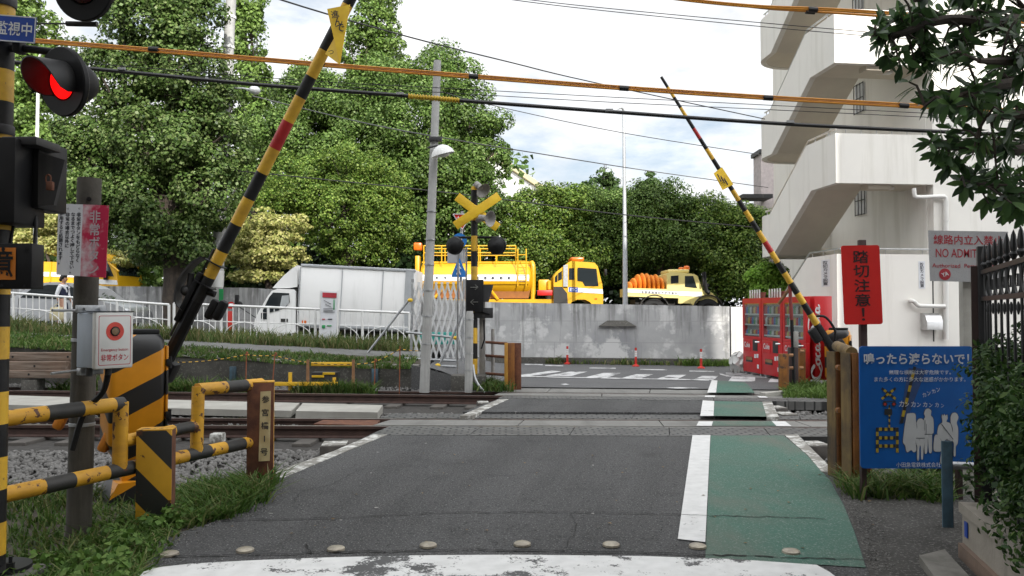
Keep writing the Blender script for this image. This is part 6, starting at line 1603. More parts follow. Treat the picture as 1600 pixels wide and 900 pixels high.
wire('black wire low across the dark trees', [(250, 255, 0), (600, 290, 0), (790, 312, 0), (970, 335, 0), (1200, 357, 0)], 24, .016, M['cable_black'])
wire('upper black wire along the top right edge', [(740, -12), (900, 8), (1195, 36), (1500, 62), (1800, 85)], DW + .6, .005, M['cable_black'])
wire('lower black wire along the top right edge', [(760, -6), (900, 12), (1195, 42), (1500, 68), (1800, 92)], DW + .6, .005, M['cable_black'])
wire('upper orange cable at the top right corner', [(960, -14), (1080, 2), (1190, 12), (1290, 16), (1450, 26), (1800, 50)], DW, .012, M['cable_orange'], ((0, 0), (0, .022)), ((1270, 15),))
wire('lower orange cable at the top right corner', [(1000, -14), (1090, 0), (1190, 12.5), (1270, 18), (1440, 30), (1800, 58)], DW + .1, .014, M['cable_orange'], ((0, 0),), ((1266, 18),))
M['sign_ped'] = mat('bright blue sign', (.02, .17, .5), .45)
M['old_pale2'] = mat('old yellow flange', (.42, .22, .03), .7, col2=(.3, .14, .02), scale=5)
M['dull_red'] = mat('dull red paint', (.22, .03, .028), .6)
# ------------------------------------------------------------------ far crossing signal, signs, folding gate
def yx(px, d): return xat(px, d)
d1 = 15.6
fs_ = thing('crossing_signal', 'far crossing signal with yellow crossed boards, two dark lamps and loudspeakers', 'crossing signal', (xat(740, d1), d1, 0))
xp = xat(741, d1)
mb = MB(); band_pole(mb, xp, d1, .1, W(0, 292, d1).z, .065, .3, W(0, 333, d1).z - .15, 16); mb.build('pole', [M['boom_black'], M['boom_yellow']], fs_, True)
cx = W(745, 330, d1 - .12)
for k, (a, b) in enumerate((((714, 307), (778, 356)), ((711, 353), (780, 306)))):
    A, B = W(a[0], a[1], d1 - .12 - .02 * k), W(b[0], b[1], d1 - .12 - .02 * k); ax_ = (B - A).normalized(); Rm = Matrix((ax_, Vector((0, 1, 0)), ax_.cross(Vector((0, 1, 0))))).transposed()
    mb = MB(); mb.box((A + B) / 2, ((B - A).length, .015, .175), Rm, 0, .004); mb.build('crossed_board', M['yellow_flag'], fs_, True)
def horn(px, py, d, dirn, s_=.17):
    n = Vector(dirn).normalized(); c = W(px, py, d); mb = MB(); mb.lathe([(.001, -.12), (.06, -.12), (.065, -.02), (.05, 0), (.075, .07), (s_ * .75, .15), (s_ * .78, .15), (.06, .05), (.001, .04)], c, n, 20); return mb.build('loudspeaker', M['horn'], fs_, True)
M['horn'] = mat('grey loudspeaker', (.3, .29, .27), .5, col2=(.22, .21, .2), scale=8)
horn(749, 292, d1 - .1, (.55, -.6, -.6), .2); horn(757, 341, d1 - .32, (.75, -.6, -.15), .2)
mb = MB(); mb.tube([W(741, 292, d1), W(746, 287, d1)], .05, 10); mb.tube([W(741, 346, d1), W(758, 340, d1 - .1)], .05, 8); mb.build('horn_bracket', M['horn'], fs_, True)
mb = MB(); mb.tube([W(708, 371, d1), W(778, 371, d1)], .025, 10); mb.build('arm', M['black'], fs_, True)
signal_light(fs_, W(711, 384, d1 - .1), (.45, .9, .05), .178, False, .2); signal_light(fs_, W(778, 384, d1 - .1), (.45, .9, .05), .178, False, .2)
for (x, y, n) in ((711, 384, (-.45, -.9, 0)), (776, 384, (-.3, -.95, 0))):
    mb = MB(); mb.lathe([(.178, -.02), (.17, .06), (.12, .1), (.06, .14), (.001, .15)], W(x, y, d1 - .12), n, 24); mb.build('lamp_housing', M['black'], fs_, True)
mb = MB(); pxbox(mb, 728, 437, 755, 487, d1 - .2, .25); ab = mb.build('arrow_box', M['black'], fs_, True)
M['arrow'] = mat('unlit arrow lamps', (.12, .12, .11), .5)
for (y, s_) in ((449, 1), (472, -1)):
    mb = MB(); a, b = W(741 - 6 * s_, y, d1 - .21), W(741 + 6 * s_, y, d1 - .21); mb.tube([a, b], .008, 5); mb.tube([b, W(741 + 1 * s_, y - 4, d1 - .21)], .008, 5); mb.tube([b, W(741 + 1 * s_, y + 4, d1 - .21)], .008, 5); mb.build('arrow', M['arrow'], ab, True)
mb = MB(); a = W(755, 445, d1 - .15); mb.prism([(0, -.33), (0, 0), (.19, 0), (.17, -.1), (.1, -.33)], a, X3, EZ, -.2); mb.build('side_hood', M['black_grey'], fs_, True)
mb = MB(); pxbox(mb, 741, 481, 770, 497, d1 - .1, .25); mb.build('relay_box', M['black_grey'], fs_, True)
mb = MB(); mb.tube(catmull([W(745, 480, d1 - .05), W(752, 487, d1 - .1), W(765, 491, d1 - .1)], 4), .02, 6); mb.tube([W(756, 500, d1), W(757, 530, d1), W(752, 545, d1)], .015, 6); mb.build('cable', M['black'], fs_, True)
for x in (716, 729): mb = MB(); mb.tube([W(x, 386, d1 + .25), W(x - 2, 600, d1 + .25)], .018, 8); mb.build('conduit', M['galv'], fs_, True)
mb = MB(); pxbox(mb, 704, 587, 758, 616, 15.35, .5, 0, .02); mb.build('foundation', M['concrete_dark'], fs_, True)
mb = MB(); pxbox(mb, 749, 470, 758, 590, d1 + .1, .12); mb.build('back_post', M['horn'], fs_, True)
mb = MB(); mb.tube(catmull([W(739, 570, 15.2), W(742, 590, 15.1), W(750, 605, 15.0), W(758, 613, 14.95)], 5), .025, 8); mb.build('hose', M['galv'], fs_, True)

ts = thing('traffic_sign', 'pole with red stop triangle, blue disc and blue pedestrian sign behind the far signal', 'traffic sign', (xat(722, 18.2), 18.2, .1))
mb = MB(); mb.tube([W(718, 560, 18.25), W(722, 330, 18.25)], .032, 10); mb.build('pole', M['galv'], ts, True)
mb = MB(); P = [W(707, 334, 18.2), W(738, 334, 18.2), W(722.5, 360, 18.2)]; thick(mb, P[::-1] if False else [P[0], P[2], P[1]], .01); tri = mb.build('stop_triangle', M['sign_red'], ts, True, smooth=0)
frame_pts = [W(707.8, 334.5, 18.18), W(737.2, 334.5, 18.18), W(722.5, 358.6, 18.18)]
mb = MB()
for i in range(3): mb.tube([frame_pts[i], frame_pts[(i + 1) % 3]], .012, 4)
mb.build('border', M['ink_white'], tri, True)
lettering('止まれ', tri, M['ink_white'], W(722.5, 340.5, 18.18), X3, EZ, w=.28, h=.085, bold=.02)
mb = MB(); mb.cyl(W(718, 376, 18.2), W(718, 376, 18.18), .17, None, 24); bcirc = mb.build('round_sign', M['sign_ped'], ts, True)
mb = MB(); a, b = W(715, 380, 18.16), W(721, 371, 18.16); mb.tube([a, b], .022, 5); mb.tube([b, W(716, 372, 18.16)], .018, 5); mb.tube([b, W(720.5, 377, 18.16)], .018, 5); mb.build('arrow', M['ink_white'], bcirc, True)
mb = MB(); pxbox(mb, 699, 388, 727, 411, 18.3, .02, 0, 0); mb.build('grey_plate', M['sign_grey'], ts, True)
mb = MB(); P = [W(706, 433, 18.15), W(729, 433, 18.15), W(729.5, 430, 18.15), W(718.5, 404, 18.15), W(716, 404, 18.15), W(705.5, 430, 18.15)]; thick(mb, P, .01); ped = mb.build('pedestrian_sign', M['sign_ped'], ts, True, smooth=0)
mb = MB(); mb.ball(W(717, 413, 18.13), (.025, .01, .025), 8)
for seg, r_ in ((((717, 415), (716.5, 422)), .026), (((716.5, 422), (713.5, 429)), .014), (((716.5, 422), (719.5, 429)), .014), (((717, 416), (713.5, 421)), .01), (((717, 416), (720.5, 420)), .01)): mb.tube([W(*seg[0], 18.13), W(*seg[1], 18.13)], r_, 6)
mb.build('walking_figure', M['ink_white'], ped, True)

fg = thing('folding_gate', 'silver lattice folding gate standing across the path behind the leaning pole', 'gate', (xat(690, 17.6), 17.6, .2))
dg2 = 17.6
M['alu'] = mat('bright aluminium', (.74, .75, .76), .4, .15, col2=(.64, .65, .66), scale=10)
mb = MB()
pitch = 11.; x0, x1, y0, y1 = 650, 722, 441, 560
n_ = 9
for i in range(n_):
    for s_ in (-1, 1):
        xa = x0 + (x1 - x0) * i / (n_ - 1)
        P = []; yy = [y0, y0 + 40, y0 + 80, y1]
        for j, y in enumerate(yy): P.append(W(xa + s_ * (5.5 if j % 2 == 0 else -5.5), y, dg2 + .02 * s_))
        for a, b in zip(P[:-1], P[1:]):
            dv = (b - a); Rm = Vector((0, 0, 1)).rotation_difference(dv.normalized()).to_matrix(); mb.box((a + b) / 2, (.042, .012, dv.length), Rm)
mb.build('lattice', M['alu'], fg, True, smooth=0)
for x in (644, 724): mb = MB(); mb.tube([W(x + 1, 436, dg2), W(x - 2, 565, dg2)], .03, 8); mb.build('end_post', M['galv'], fg, True)
mb = MB(); mb.tube([W(632, 560, dg2 - .3), W(716, 564, dg2 - .3)], .03, 8); mb.build('floor_rail', M['galv'], fg, True)
sc_ = thing('scaffold_brace', 'grey scaffold tubes with yellow clamps bracing the folding gate', 'scaffold', (xat(660, 17.), 17., .2))
mb = MB(); mb.tube([W(575, 551, 17.2), W(641, 466, 17.2)], .027, 8); mb.build('tube', M['galv'], sc_, True)
mb = MB(); mb.tube([W(672, 603, 16.8), W(722, 492, 16.8)], .027, 8); mb.build('tube', M['galv'], sc_, True)
mb = MB(); mb.tube([W(634, 519, 17.1), W(716, 528, 17.1)], .027, 8); mb.build('tube', M['galv'], sc_, True)
mb = MB(); mb.tube([W(672, 571, 16.8), W(714, 573, 16.8)], .027, 8); mb.build('tube', M['galv'], sc_, True)
for (x, y, d) in ((641, 469, 17.15), (712, 528, 16.9), (684, 571, 16.75)): mb = MB(); mb.ball(W(x, y, d), (.06, .05, .045), 8); mb.build('clamp', M['yellow_flag'], sc_, True)
tp = thing('teal_barrier', 'low teal barrier seen through the folding gate', 'barrier', (xat(682, 20), 20, 0))
M['teal'] = mat('teal panel', (.02, .3, .26), .5); mb = MB(); pxbox(mb, 652, 519, 712, 538, 20., .1, 0, .01); mb.build('panel', M['teal'], tp, True)
for x in (660, 704): mb = MB(); pxbox(mb, x - 2, 538, x + 2, 560, 20., .08); mb.build('leg', M['galv'], tp, True)

gl2 = thing('guard_rail', 'rusty brown guard rail of thick beams at the far left of the crossing', 'guard rail', (xat(795, 15.3), 15.3, 0))
for x0, x1, d, m_ in ((788, 793.5, 15.25, M['old_pale2']), (793, 804, 15.35, M['old_yellow']), (803, 814.5, 15.45, M['rust'])):
    mb = MB(); pxbox(mb, x0, 536, x1, 609, d, .12, 0, .006); mb.build('post', m_, gl2, True)
for y in (535, 556, 584): mb = MB(); mb.tube([W(752, y - 1, 16.2), W(792, y + 2, 15.35)], .028, 8); mb.build('rail', M['rust'], gl2, True)
for x, y0, y1 in ((754, 534, 600), (770, 514, 590)): mb = MB(); mb.tube([W(x, y1, 16.), W(x, y0, 16.)], .035, 8); mb.build('post', M['rust'] if x < 760 else M['horn'], gl2, True)

# far right: guard posts, red post, gate machine
gr3 = thing('guard_rail', 'rusty yellow and brown guard rail posts before the vending machines', 'guard rail', (xat(1240, 15.3), 15.3, 0))
for x0, x1, y0, d, m_ in ((1219.5, 1233, 553, 15.1, M['old_yellow']), (1234, 1248, 543, 15.5, M['brown_post']), (1249, 1259.5, 545, 15.9, M['old_yellow'])):
    mb = MB(); pxbox(mb, x0, y0, x1, 485 + 1.58 * FPX / d, d, .14, 0, .006); mb.build('post', m_, gr3, True)
for x, y in ((1236, 555), (1253, 549), (1236, 575), (1252, 575)): mb = MB(); mb.cyl(W(x - 3, y, 15.), W(x + 3, y, 15.), .03, None, 8); mb.build('bolt', M['stake_wood'], gr3, True)
rp2 = thing('red_post', 'thin red and black leaning post with a brace above the vending machines', 'post', (xat(1237, 15.4), 15.4, 0))
mb = MB(); mb.tube([W(1241, 600, 15.4), W(1237, 500, 15.4)], .035, 8); mb.build('lower_shaft', M['black'], rp2, True)
mb = MB(); mb.tube([W(1237, 500, 15.4), W(1234, 446, 15.4)], .035, 8); mb.build('upper_shaft', M['dull_red'], rp2, True)
mb = MB(); mb.tube([W(1233, 452, 15.4), W(1217, 474, 15.6)], .03, 8); mb.build('brace', M['stake_wood'], rp2, True)
mb = MB(); pxbox(mb, 1241, 518, 1248, 543, 15.3, .05); mb.build('back_plate', M['horn'], rp2, True)

g3 = thing('crossing_gate', 'far right gate machine with its long thin striped boom raised to the left', 'crossing gate', (xat(1308, 15.9), 15.9, -.32), (0, 0, R(-28)))
gate_machine(g3)
def boom2(t): return W(1302 + (1033 - 1302) * t, 548 + (120 - 548) * t, 15.5 - .5 * t)
nb2 = 25; mb = MB()
for i in range(nb2):
    t0, t1 = .06 + .94 * i / nb2, .06 + .94 * (i + 1) / nb2; r0_, r1_ = .07 - .044 * t0, .07 - .044 * t1
    mi = 2 if i in (8, 19) else (i % 2)
    mb.tube([boom2(t0), boom2(t1)], [r0_, r1_], 12, mi=mi, cap=(i == nb2 - 1))
addl(g3, mb, 'boom', [M['boom_black'], M['boom_yellow'], M['boom_red']])
bd2 = (boom2(1) - boom2(0)).normalized(); bn2 = bd2.cross(Vector((0, -1, 0))).normalized(); Rm2 = Matrix((bn2, Vector((0, 1, 0)), bd2)).transposed()
mb = MB(); mb.box(boom2(.02), (.12, .14, .9), Rm2, 0, .02); mb.box(boom2(-.02) + bn2 * .16, (.2, .16, .5), Rm2, 0, .03); addl(g3, mb, 'boom_holder', M['black'])
mb = MB(); mb.tube(catmull([boom2(.12) + bn2 * .05, boom2(.1) + bn2 * .22, boom2(.05) + bn2 * .24, boom2(.02) + bn2 * .1], 5), .025, 8); addl(g3, mb, 'hose', M['black']); mb = MB(); mb.box(boom2(.07) - bn2 * .14, (.16, .14, .3), Rm2, 0, .03); addl(g3, mb, 'spring_box', M['black'])
fl4 = thing('gate_flag', 'small folded yellow flag hanging on the far boom', 'flag', tuple(W(1130, 278, 15.1)))
mb = MB(); P = [W(1128, 261, 15.1), W(1115, 271, 15.12), W(1129, 297, 15.05), W(1146, 288, 15.0)]; thick(mb, P, .006); fo = mb.build('cloth', M['yellow_flag'], fl4, True, smooth=0)
mb = MB()
for k in range(3): mb.tube([W(1121 + 5 * k, 272 + 3 * k, 15.04), W(1127 + 5 * k, 284 + 2 * k, 15.02)], .012, 4)
mb.build('lettering', M['ink'], fo, True)

# ------------------------------------------------------------------ vending machines
M['vend_red'] = mat('red vending machine', (.5, .012, .016), .35, col2=(.45, .01, .014), scale=3)
M['vend_inner'] = mat('pale display panel', (.42, .44, .45), .6); M['pane'] = clear_glass('display glass')
vd = Vector((-.14, .99, 0)).normalized(); vs_ = Vector((vd.y, -vd.x, 0)); V0 = Vector((5.92, 16.1, 0)); va = math.atan2(vs_.y, vs_.x)
can_m = [mat('can ' + n, c, .4) for n, c in (('red', (.5, .03, .03)), ('blue', (.05, .14, .42)), ('green', (.1, .3, .12)), ('white', (.6, .6, .58)), ('brown', (.16, .08, .04)), ('yellow', (.6, .42, .06)))]
def vend(i, lab):
    o = V0 + vd * (1.0 * i); t = thing('vending_machine', lab, 'vending machine', tuple(o), (0, 0, va), group='red vending machines beside the street')
    # local x = away from the street (depth), y = along the row, front face at x=0
    D, Wd, H = .58, .97, 1.78
    mb = MB(); mb.box((D / 2 + .1, Wd / 2, H / 2 + .05), (D - .2, Wd, H - .08), None, 0, .01); mb.build('cabinet', M['vend_red'], t)
    mb = MB(); mb.box((.05, Wd / 2, .45), (.1, Wd, .78), None, 0, .015); low = mb.build('lower_door', M['vend_red'], t)
    mb = MB()
    for (y0, y1, z0, z1) in ((0, .09, .84, H), (Wd - .09, Wd, .84, H), (.09, Wd - .09, 1.66, H), (.09, Wd - .09, .84, .9)): mb.box((.05, (y0 + y1) / 2, (z0 + z1) / 2), (.1, y1 - y0, z1 - z0 - .002), None, 0)
    mb.build('display_frame', M['vend_red'], t)
    mb = MB(); mb.box((.09, Wd / 2, 1.28), (.02, Wd - .18, .76)); mb.build('display_back', M['vend_inner'], t)
    mb = MB(); mb.box((.006, Wd / 2, 1.28), (.006, Wd - .18, .76)); mb.build('display_glass', M['pane'], t, smooth=0)
    protos = {}
    for r_, z in enumerate((.97, 1.2, 1.44)):
        mb = MB(); mb.box((.05, Wd / 2, z - .03), (.07, Wd - .19, .03)); sh = mb.build('shelf', M['grey_white'], t)
        for k in range(8):
            h = .1 if r_ == 0 else .165; c = (k * 5 + r_ * 3 + i) % 6; key = (r_ > 0, c)
            if key not in protos: mb = MB(); mb.lathe([(.028, 0), (.03, .01), (.03, h * .75), (.018, h * .92), (.016, h), (.001, h)], (0, 0, 0), (0, 0, 1), 8); protos[key] = mb.build('drink_sample', can_m[c], sh); oo = protos[key]
            else: oo = protos[key].copy(); COL.objects.link(oo); oo.parent = sh
            oo.location = (.055, .14 + k * .098, z - .014)
    mb = MB(); mb.box((-.004, .62, .2 + .16), (.01, .34, .12)); mb.build('delivery_slot', M['black_grey'], low)
    mb = MB(); mb.box((-.006, .62, .38), (.01, .32, .07)); mb.build('slot_flap', M['stake_wood'], low)
    mb = MB(); mb.box((-.003, .72, .68), (.008, .36, .26)); br = mb.build('brand_panel', M['vend_red'], low)
    lettering('Coke', br, M['ink_white'], (-.008, .72, .7), (0, -1, 0), (0, 0, 1), w=.3, h=.13, bold=.02, world=False)
    mb = MB(); mb.box((-.006, .3, .7), (.012, .24, .26), None, 0, .004); mb.build('coin_panel', M['black_grey'], low)
    mb = MB(); mb.tube([(-.02, .05, .78), (-.1, .1, .78)], .02, 8); mb.build('bar_handle', M['stainless'], low)
    for (y, z) in ((.3, .45), (.18, .46), (.16, .22)): mb = MB(); mb.box((-.006, y, z), (.01, .08, .09)); mb.build('sticker', M['sign_white'], low)
    for y in (.1, Wd - .1):
        mb = MB(); mb.box((.08, y, .03), (.1, .08, .06)); mb.build('foot', M['galv'], t)
    return t
v3 = vend(0, 'red vending machine nearest the crossing with big white script on its side')
v2 = vend(1, 'middle one of the three red vending machines')
v1 = vend(2, 'farthest of the three red vending machines, beside the wall')
# flowing script up the side panel: every stroke is a pen path (u along the writing, v up)
strokes = [
    ([(.62, .3), (.5, .52), (.25, .6), (.02, .42), (-.02, .12), (.1, -.12), (.35, -.2), (.62, -.02)], .075), ([(.62, .3), (.66, .42), (.58, .46), (.5, .36)], .05), ([(.1, -.12), (.5, -.3), (.95, -.12)], .05),
    ([(.86, .22), (.72, .12), (.7, -.06), (.82, -.16), (.96, -.04), (.96, .14), (.86, .22), (.98, .2), (1.06, .22)], .055),
    ([(1.3, .2), (1.16, .18), (1.08, .0), (1.16, -.16), (1.34, -.06)], .06),
    ([(1.62, .18), (1.48, .2), (1.4, .02), (1.48, -.15), (1.6, -.04), (1.64, .18), (1.62, -.08), (1.7, -.15), (1.8, -.02)], .055), ([(1.84, .06), (1.98, .08)], .06),
    ([(2.62, .32), (2.52, .54), (2.28, .6), (2.08, .4), (2.06, .1), (2.18, -.12), (2.4, -.18), (2.6, -.02)], .075), ([(2.62, .32), (2.66, .44), (2.56, .46)], .05), ([(2.2, .55), (2.5, .85), (2.95, .8), (3.3, .6)], .05),
    ([(2.84, .22), (2.7, .12), (2.68, -.06), (2.8, -.16), (2.94, -.04), (2.94, .14), (2.84, .22), (3.0, .2)], .055),
    ([(3.04, .1), (3.24, .5), (3.2, .66), (3.1, .56), (3.08, .1), (3.14, -.14), (3.26, -.06)], .055),
    ([(3.52, .18), (3.38, .2), (3.3, .02), (3.38, -.15), (3.5, -.04), (3.54, .18), (3.52, -.08), (3.6, -.15), (3.72, .0)], .055),
]
mb = MB(); sc2 = 1.5 / 3.75; side_o = V0
def sp3(u, v, l): return (.27 - v * .62 * sc2 * 1.0, -.003 - l, .13 + u * sc2)
li = 0.
for P_, w_ in strokes:
    Q = catmull([Vector((a, b, 0)) for a, b in P_], 7); li += .0004
    for i in range(len(Q) - 1):
        a, b = Q[i], Q[i + 1]; dv = (b - a)
        if dv.length < 1e-5: continue
        dv.normalize(); n = Vector((-dv.y, dv.x, 0))
        def wid(j):
            d_ = (Q[min(j + 1, len(Q) - 1)] - Q[max(j - 1, 0)]).normalized(); return w_ * (.55 + .75 * abs(d_.x * .35 - d_.y * .94)) * min(1, .35 + j * .2, .35 + (len(Q) - 1 - j) * .2)
        wa_, wb2 = wid(i), wid(i + 1)
        mb.poly([sp3((a - n * wa_).x, (a - n * wa_).y, li), sp3((b - n * wb2).x, (b - n * wb2).y, li), sp3((b + n * wb2).x, (b + n * wb2).y, li), sp3((a + n * wa_).x, (a + n * wa_).y, li)])
mb.build('script_lettering', M['ink_white'], v3, smooth=0)
M['terracotta'] = mat('brown pot', (.2, .07, .05), .8)
for i, (px, lab) in enumerate(((1180, 'clutter of pots and pale sticks on top of the farthest vending machine'), (1206, 'clutter of pots and pale sticks on top of the middle vending machine'))):
    o = V0 + vd * (2.5 - i) + vs_ * .3; t = thing('planter', lab, 'planter', (o.x, o.y, 1.78))
    for k in range(4): mb = MB(); mb.lathe([(.05, 0), (.075, .12), (.08, .12), (.08, .135), (.001, .13)], (-.12 + .02 * k, -.33 + .22 * k, 0), (0, 0, 1), 10); mb.build('pot', M['terracotta'], t)
    for k in range(5): mb = MB(); mb.box((-.2, -.36 + .18 * k, .1), (.02, .05, .2)); mb.build('picket', M['grey_white'], t)
tb2 = thing('rubbish_bag', 'crumpled pale plastic bag slumped beside the farthest vending machine', 'bag', (5.46, 19.3, 0))
rngb = np.random.default_rng(3); mb = MB(); mb.ball((0, 0, .22), (.2, .24, .27), 16); mb.v = [v + Vector((rngb.normal(), rngb.normal(), rngb.normal() * .6)) * .035 for v in mb.v]; mb.build('bag', M['grey_white'], tb2)
# ------------------------------------------------------------------ vehicles
M['truck_white'] = mat('white truck paint', (.8, .8, .79), .4, col2=(.76, .76, .75), scale=1.2, streak=(2, 2, .6), streak_col=(.6, .6, .58), streak_lo=.58, streak_hi=.9)
M['van_panel'] = mat('aluminium box panel', (.8, .8, .79), .5, col2=(.75, .75, .74), scale=.8, streak=(3, 3, .4), streak_col=(.58, .58, .56), streak_lo=.55, streak_hi=.9)
M['truck_yellow'] = mat('yellow truck paint', (.66, .37, .008), .38, col2=(.58, .31, .008), scale=1.5, streak=(4, 4, .8), streak_col=(.5, .28, .03), streak_lo=.6, streak_hi=.9)
M['truck_cream'] = mat('cream truck paint', (.78, .66, .26), .4, col2=(.7, .58, .22), scale=1.5)
M['truck_orange'] = mat('orange hood', (.78, .27, .025), .6, col2=(.66, .2, .02), scale=4)
M['beacon'] = mat('orange beacon', (.75, .16, .01), .3); M['tyre'] = mat('tyre rubber', (.02, .02, .02), .85); M['chassis'] = mat('dark chassis', (.03, .028, .026), .7)
M['glass'] = glass('vehicle glass', (.02, .025, .028)); M['chrome'] = mat('chrome', (.6, .6, .6), .15, .95); M['white_band'] = mat('white stripe', (.75, .75, .74), .45)
M['brown_shade'] = mat('brown underside shade', (.28, .1, .015), .7); M['red_box'] = mat('red tool box', (.55, .015, .012), .45); M['silver'] = mat('silver car paint', (.5, .51, .53), .3, .55, col2=(.45, .46, .48), scale=2)
M['lamp_clear'] = mat('head lamp', (.7, .72, .74), .1)

un_root = [None]
def wheel(par, x, y, z, r, w):
    mb = MB(); mb.lathe([(r * .62, -w / 2), (r * .9, -w / 2), (r, -w * .32), (r, w * .32), (r * .9, w / 2), (r * .62, w / 2)], (x, y, z), (0, 1, 0), 24); o = mb.build('wheel', M['tyre'], par)
    mb = MB(); mb.lathe([(r * .62, -w * .42), (r * .55, -w * .3), (r * .3, -w * .32), (r * .25, -w * .45), (.001, -w * .45)], (x, y, z), (0, 1, 0), 20); mb.build('rim', M['chassis'] if par is un_root[0] else M['galv'], o)
def side(mb, poly, y0, y1, mi=0): mb.prism(poly, (0, y1, 0), X3, EZ, (y1 - y0)) if False else mb.prism(poly, (0, y0, 0), X3, EZ, -(y1 - y0), mi)
def pane(par, poly, y, m, name='window', th=.012):
    mb = MB(); mb.prism(poly, (0, y, 0), X3, EZ, th); return mb.build(name, m, par, smooth=0)   # normal of X x Z is -Y: thickness grows towards the viewer

DK = 22.3
# white box truck ---------------------------------------------------
o = W(393, 500, DK); gz = .42; slope = R(2.8)
tk = thing('box_truck', 'white box truck with roof fairing waiting behind the white fence', 'truck', (o.x, DK, gz + .1), (0, slope, 0))
def tp_(px, py): # pixel -> local x,z of the near side
    p = W(px, py, DK) - Vector(tk.location); c, s_ = math.cos(slope), math.sin(slope); return (c * p.x - s_ * p.z, s_ * p.x + c * p.z)
mb = MB(); bx = [tp_(465, 508), tp_(645, 508), tp_(645, 421), tp_(465, 412.5)]; x0b, x1b = bx[0][0], bx[1][0]; zt_ = bx[3][1]; zb_ = bx[0][1]
mb.box(((x0b + x1b) / 2, .95, (zt_ + zb_) / 2), (x1b - x0b, 1.85, zt_ - zb_), None, 0, .015); body = mb.build('cargo_box', M['van_panel'], tk)
mb = MB()
for (xa, xb, za, zb2) in ((x0b, x1b, zt_ - .06, zt_ + .012), (x0b, x1b, zb_ - .02, zb_ + .06)): mb.box(((xa + xb) / 2, .02, (za + zb2) / 2), (xb - xa, .06, zb2 - za), None, 0, .008)
mb.build('edge_trim', M['pole_steel'], body)
for px_ in (467, 533, 597, 633):
    x = tp_(px_, 460)[0]; mb = MB(); mb.box((x, .012, (zt_ + zb_) / 2), (.02 if px_ != 633 else .03, .03, zt_ - zb_ - .14)); mb.build('panel_seam', M['pole_steel'], body)
mb = MB(); x = tp_(639, 460)[0]; mb.box((x, .01, (zt_ + zb_) / 2), (.2, .04, zt_ - zb_ - .12)); mb.build('rear_post', M['pole_steel'], body)
cab = [tp_(396, 545), tp_(395, 515), tp_(397, 500), tp_(403, 487), tp_(417, 463), tp_(424, 454), tp_(432, 451), tp_(458, 452), tp_(461, 456), tp_(461, 520), tp_(444, 522), tp_(436, 532), tp_(430, 545)]
mb = MB(); side(mb, cab, .06, 1.76); cb_ = mb.build('cab', M['truck_white'], tk, smooth=25)
pane(cb_, [tp_(409, 487), tp_(420, 464), tp_(426, 457), tp_(451, 458), tp_(452, 472), tp_(446, 480), tp_(434, 485), tp_(418, 489)], .052, M['glass'], 'side_window')
pane(cb_, [tp_(407, 489), tp_(417, 489), tp_(416, 499), tp_(407, 498)], .052, M['glass'], 'quarter_window')
pane(cb_, [tp_(440, 462), tp_(451, 461), tp_(451, 474), tp_(444, 480), tp_(436, 482)], .045, M['vend_inner'], 'seat', .006)
pane(cb_, [tp_(438, 498), tp_(449, 498), tp_(449, 503), tp_(438, 503)], .05, M['chassis'], 'door_handle')
mb = MB(); mb.add([(cab[3][0] - .004, .12, cab[3][1]), (cab[5][0] - .012, .12, cab[5][1] - .02), (cab[5][0] - .012, 1.7, cab[5][1] - .02), (cab[3][0] - .004, 1.7, cab[3][1])], [(0, 3, 2, 1)]); mb.build('windscreen', M['glass'], cb_)
mb = MB(); fr = [tp_(424, 450), tp_(430, 443), tp_(442, 430), tp_(455, 419), tp_(463, 414), tp_(463, 448), tp_(450, 450)]; side(mb, fr, .1, 1.72); mb.build('roof_fairing', M['truck_white'], tk, smooth=30)
mx_ = tp_(372, 470); mb = MB(); mb.box((mx_[0] + .0, -.1, mx_[1] + .0), (.1, .14, .34), None, 0, .03); mr = mb.build('wing_mirror', M['black'], tk)
mb = MB(); mb.ball((mx_[0] + .07, -.1, mx_[1] - .09), (.1, .05, .08), 10); mb.tube([(mx_[0] + .04, -.08, mx_[1] - .15), (cab[3][0], .1, cab[3][1] - .22)], .012, 6); mb.build('mirror_arm', M['black'], mr)
mb = MB(); mb.box((2.4, .9, tp_(500, 520)[1]), (4.2, .8, .16)); mb.build('chassis', M['chassis'], tk)
mb = MB(); z1 = tp_(550, 512)[1]; mb.box(((tp_(530, 510)[0] + tp_(600, 510)[0]) / 2, .1, z1), (1.35, .06, .1)); mb.build('side_guard', M['galv'], tk)
mb = MB(); mb.box((tp_(463.5, 470)[0], .9, tp_(463, 475)[1]), (.06, 1.5, 1.1)); mb.build('rear_cab_wall', M['chassis'], tk)
for px_ in (428, 610): xw, _ = tp_(px_, 520); wheel(tk, xw, .22, .2, .31, .22); wheel(tk, xw, 1.65, .2, .31, .22)
mb = MB(); q = tp_(475, 503); mb.box((q[0], .0, q[1]), (.12, .01, .08)); mb.build('orange_sticker', M['beacon'], body)

# silver car ---------------------------------------------------------
oc = W(95, 505, 22.7); sc = thing('parked_car', 'silver hatchback car behind the fence on the left', 'car', (oc.x, 22.7, zs(oc.x)), (0, R(2.6), 0))
prof = [(-1.85, .25), (-1.9, .55), (-1.82, .8), (-1.45, .88), (-.95, 1.22), (-.5, 1.36), (.1, 1.38), (.55, 1.25), (1.05, .92), (1.6, .8), (1.85, .62), (1.88, .3)]
P = catmull([Vector((a, b, 0)) for a, b in prof], 4); mb = MB(); side(mb, [(p.x, p.y) for p in P], .0, 1.6); body = mb.build('body', M['silver'], sc, smooth=40)
mb = MB(); pane(body, [(-1.2, .9), (-.85, 1.2), (-.45, 1.3), (-.1, 1.31), (-.1, .9)], -.002, M['glass'], 'rear_window'); pane(body, [(0, .9), (0, 1.31), (.15, 1.3), (.5, 1.18), (.88, .92)], -.002, M['glass'], 'front_window')
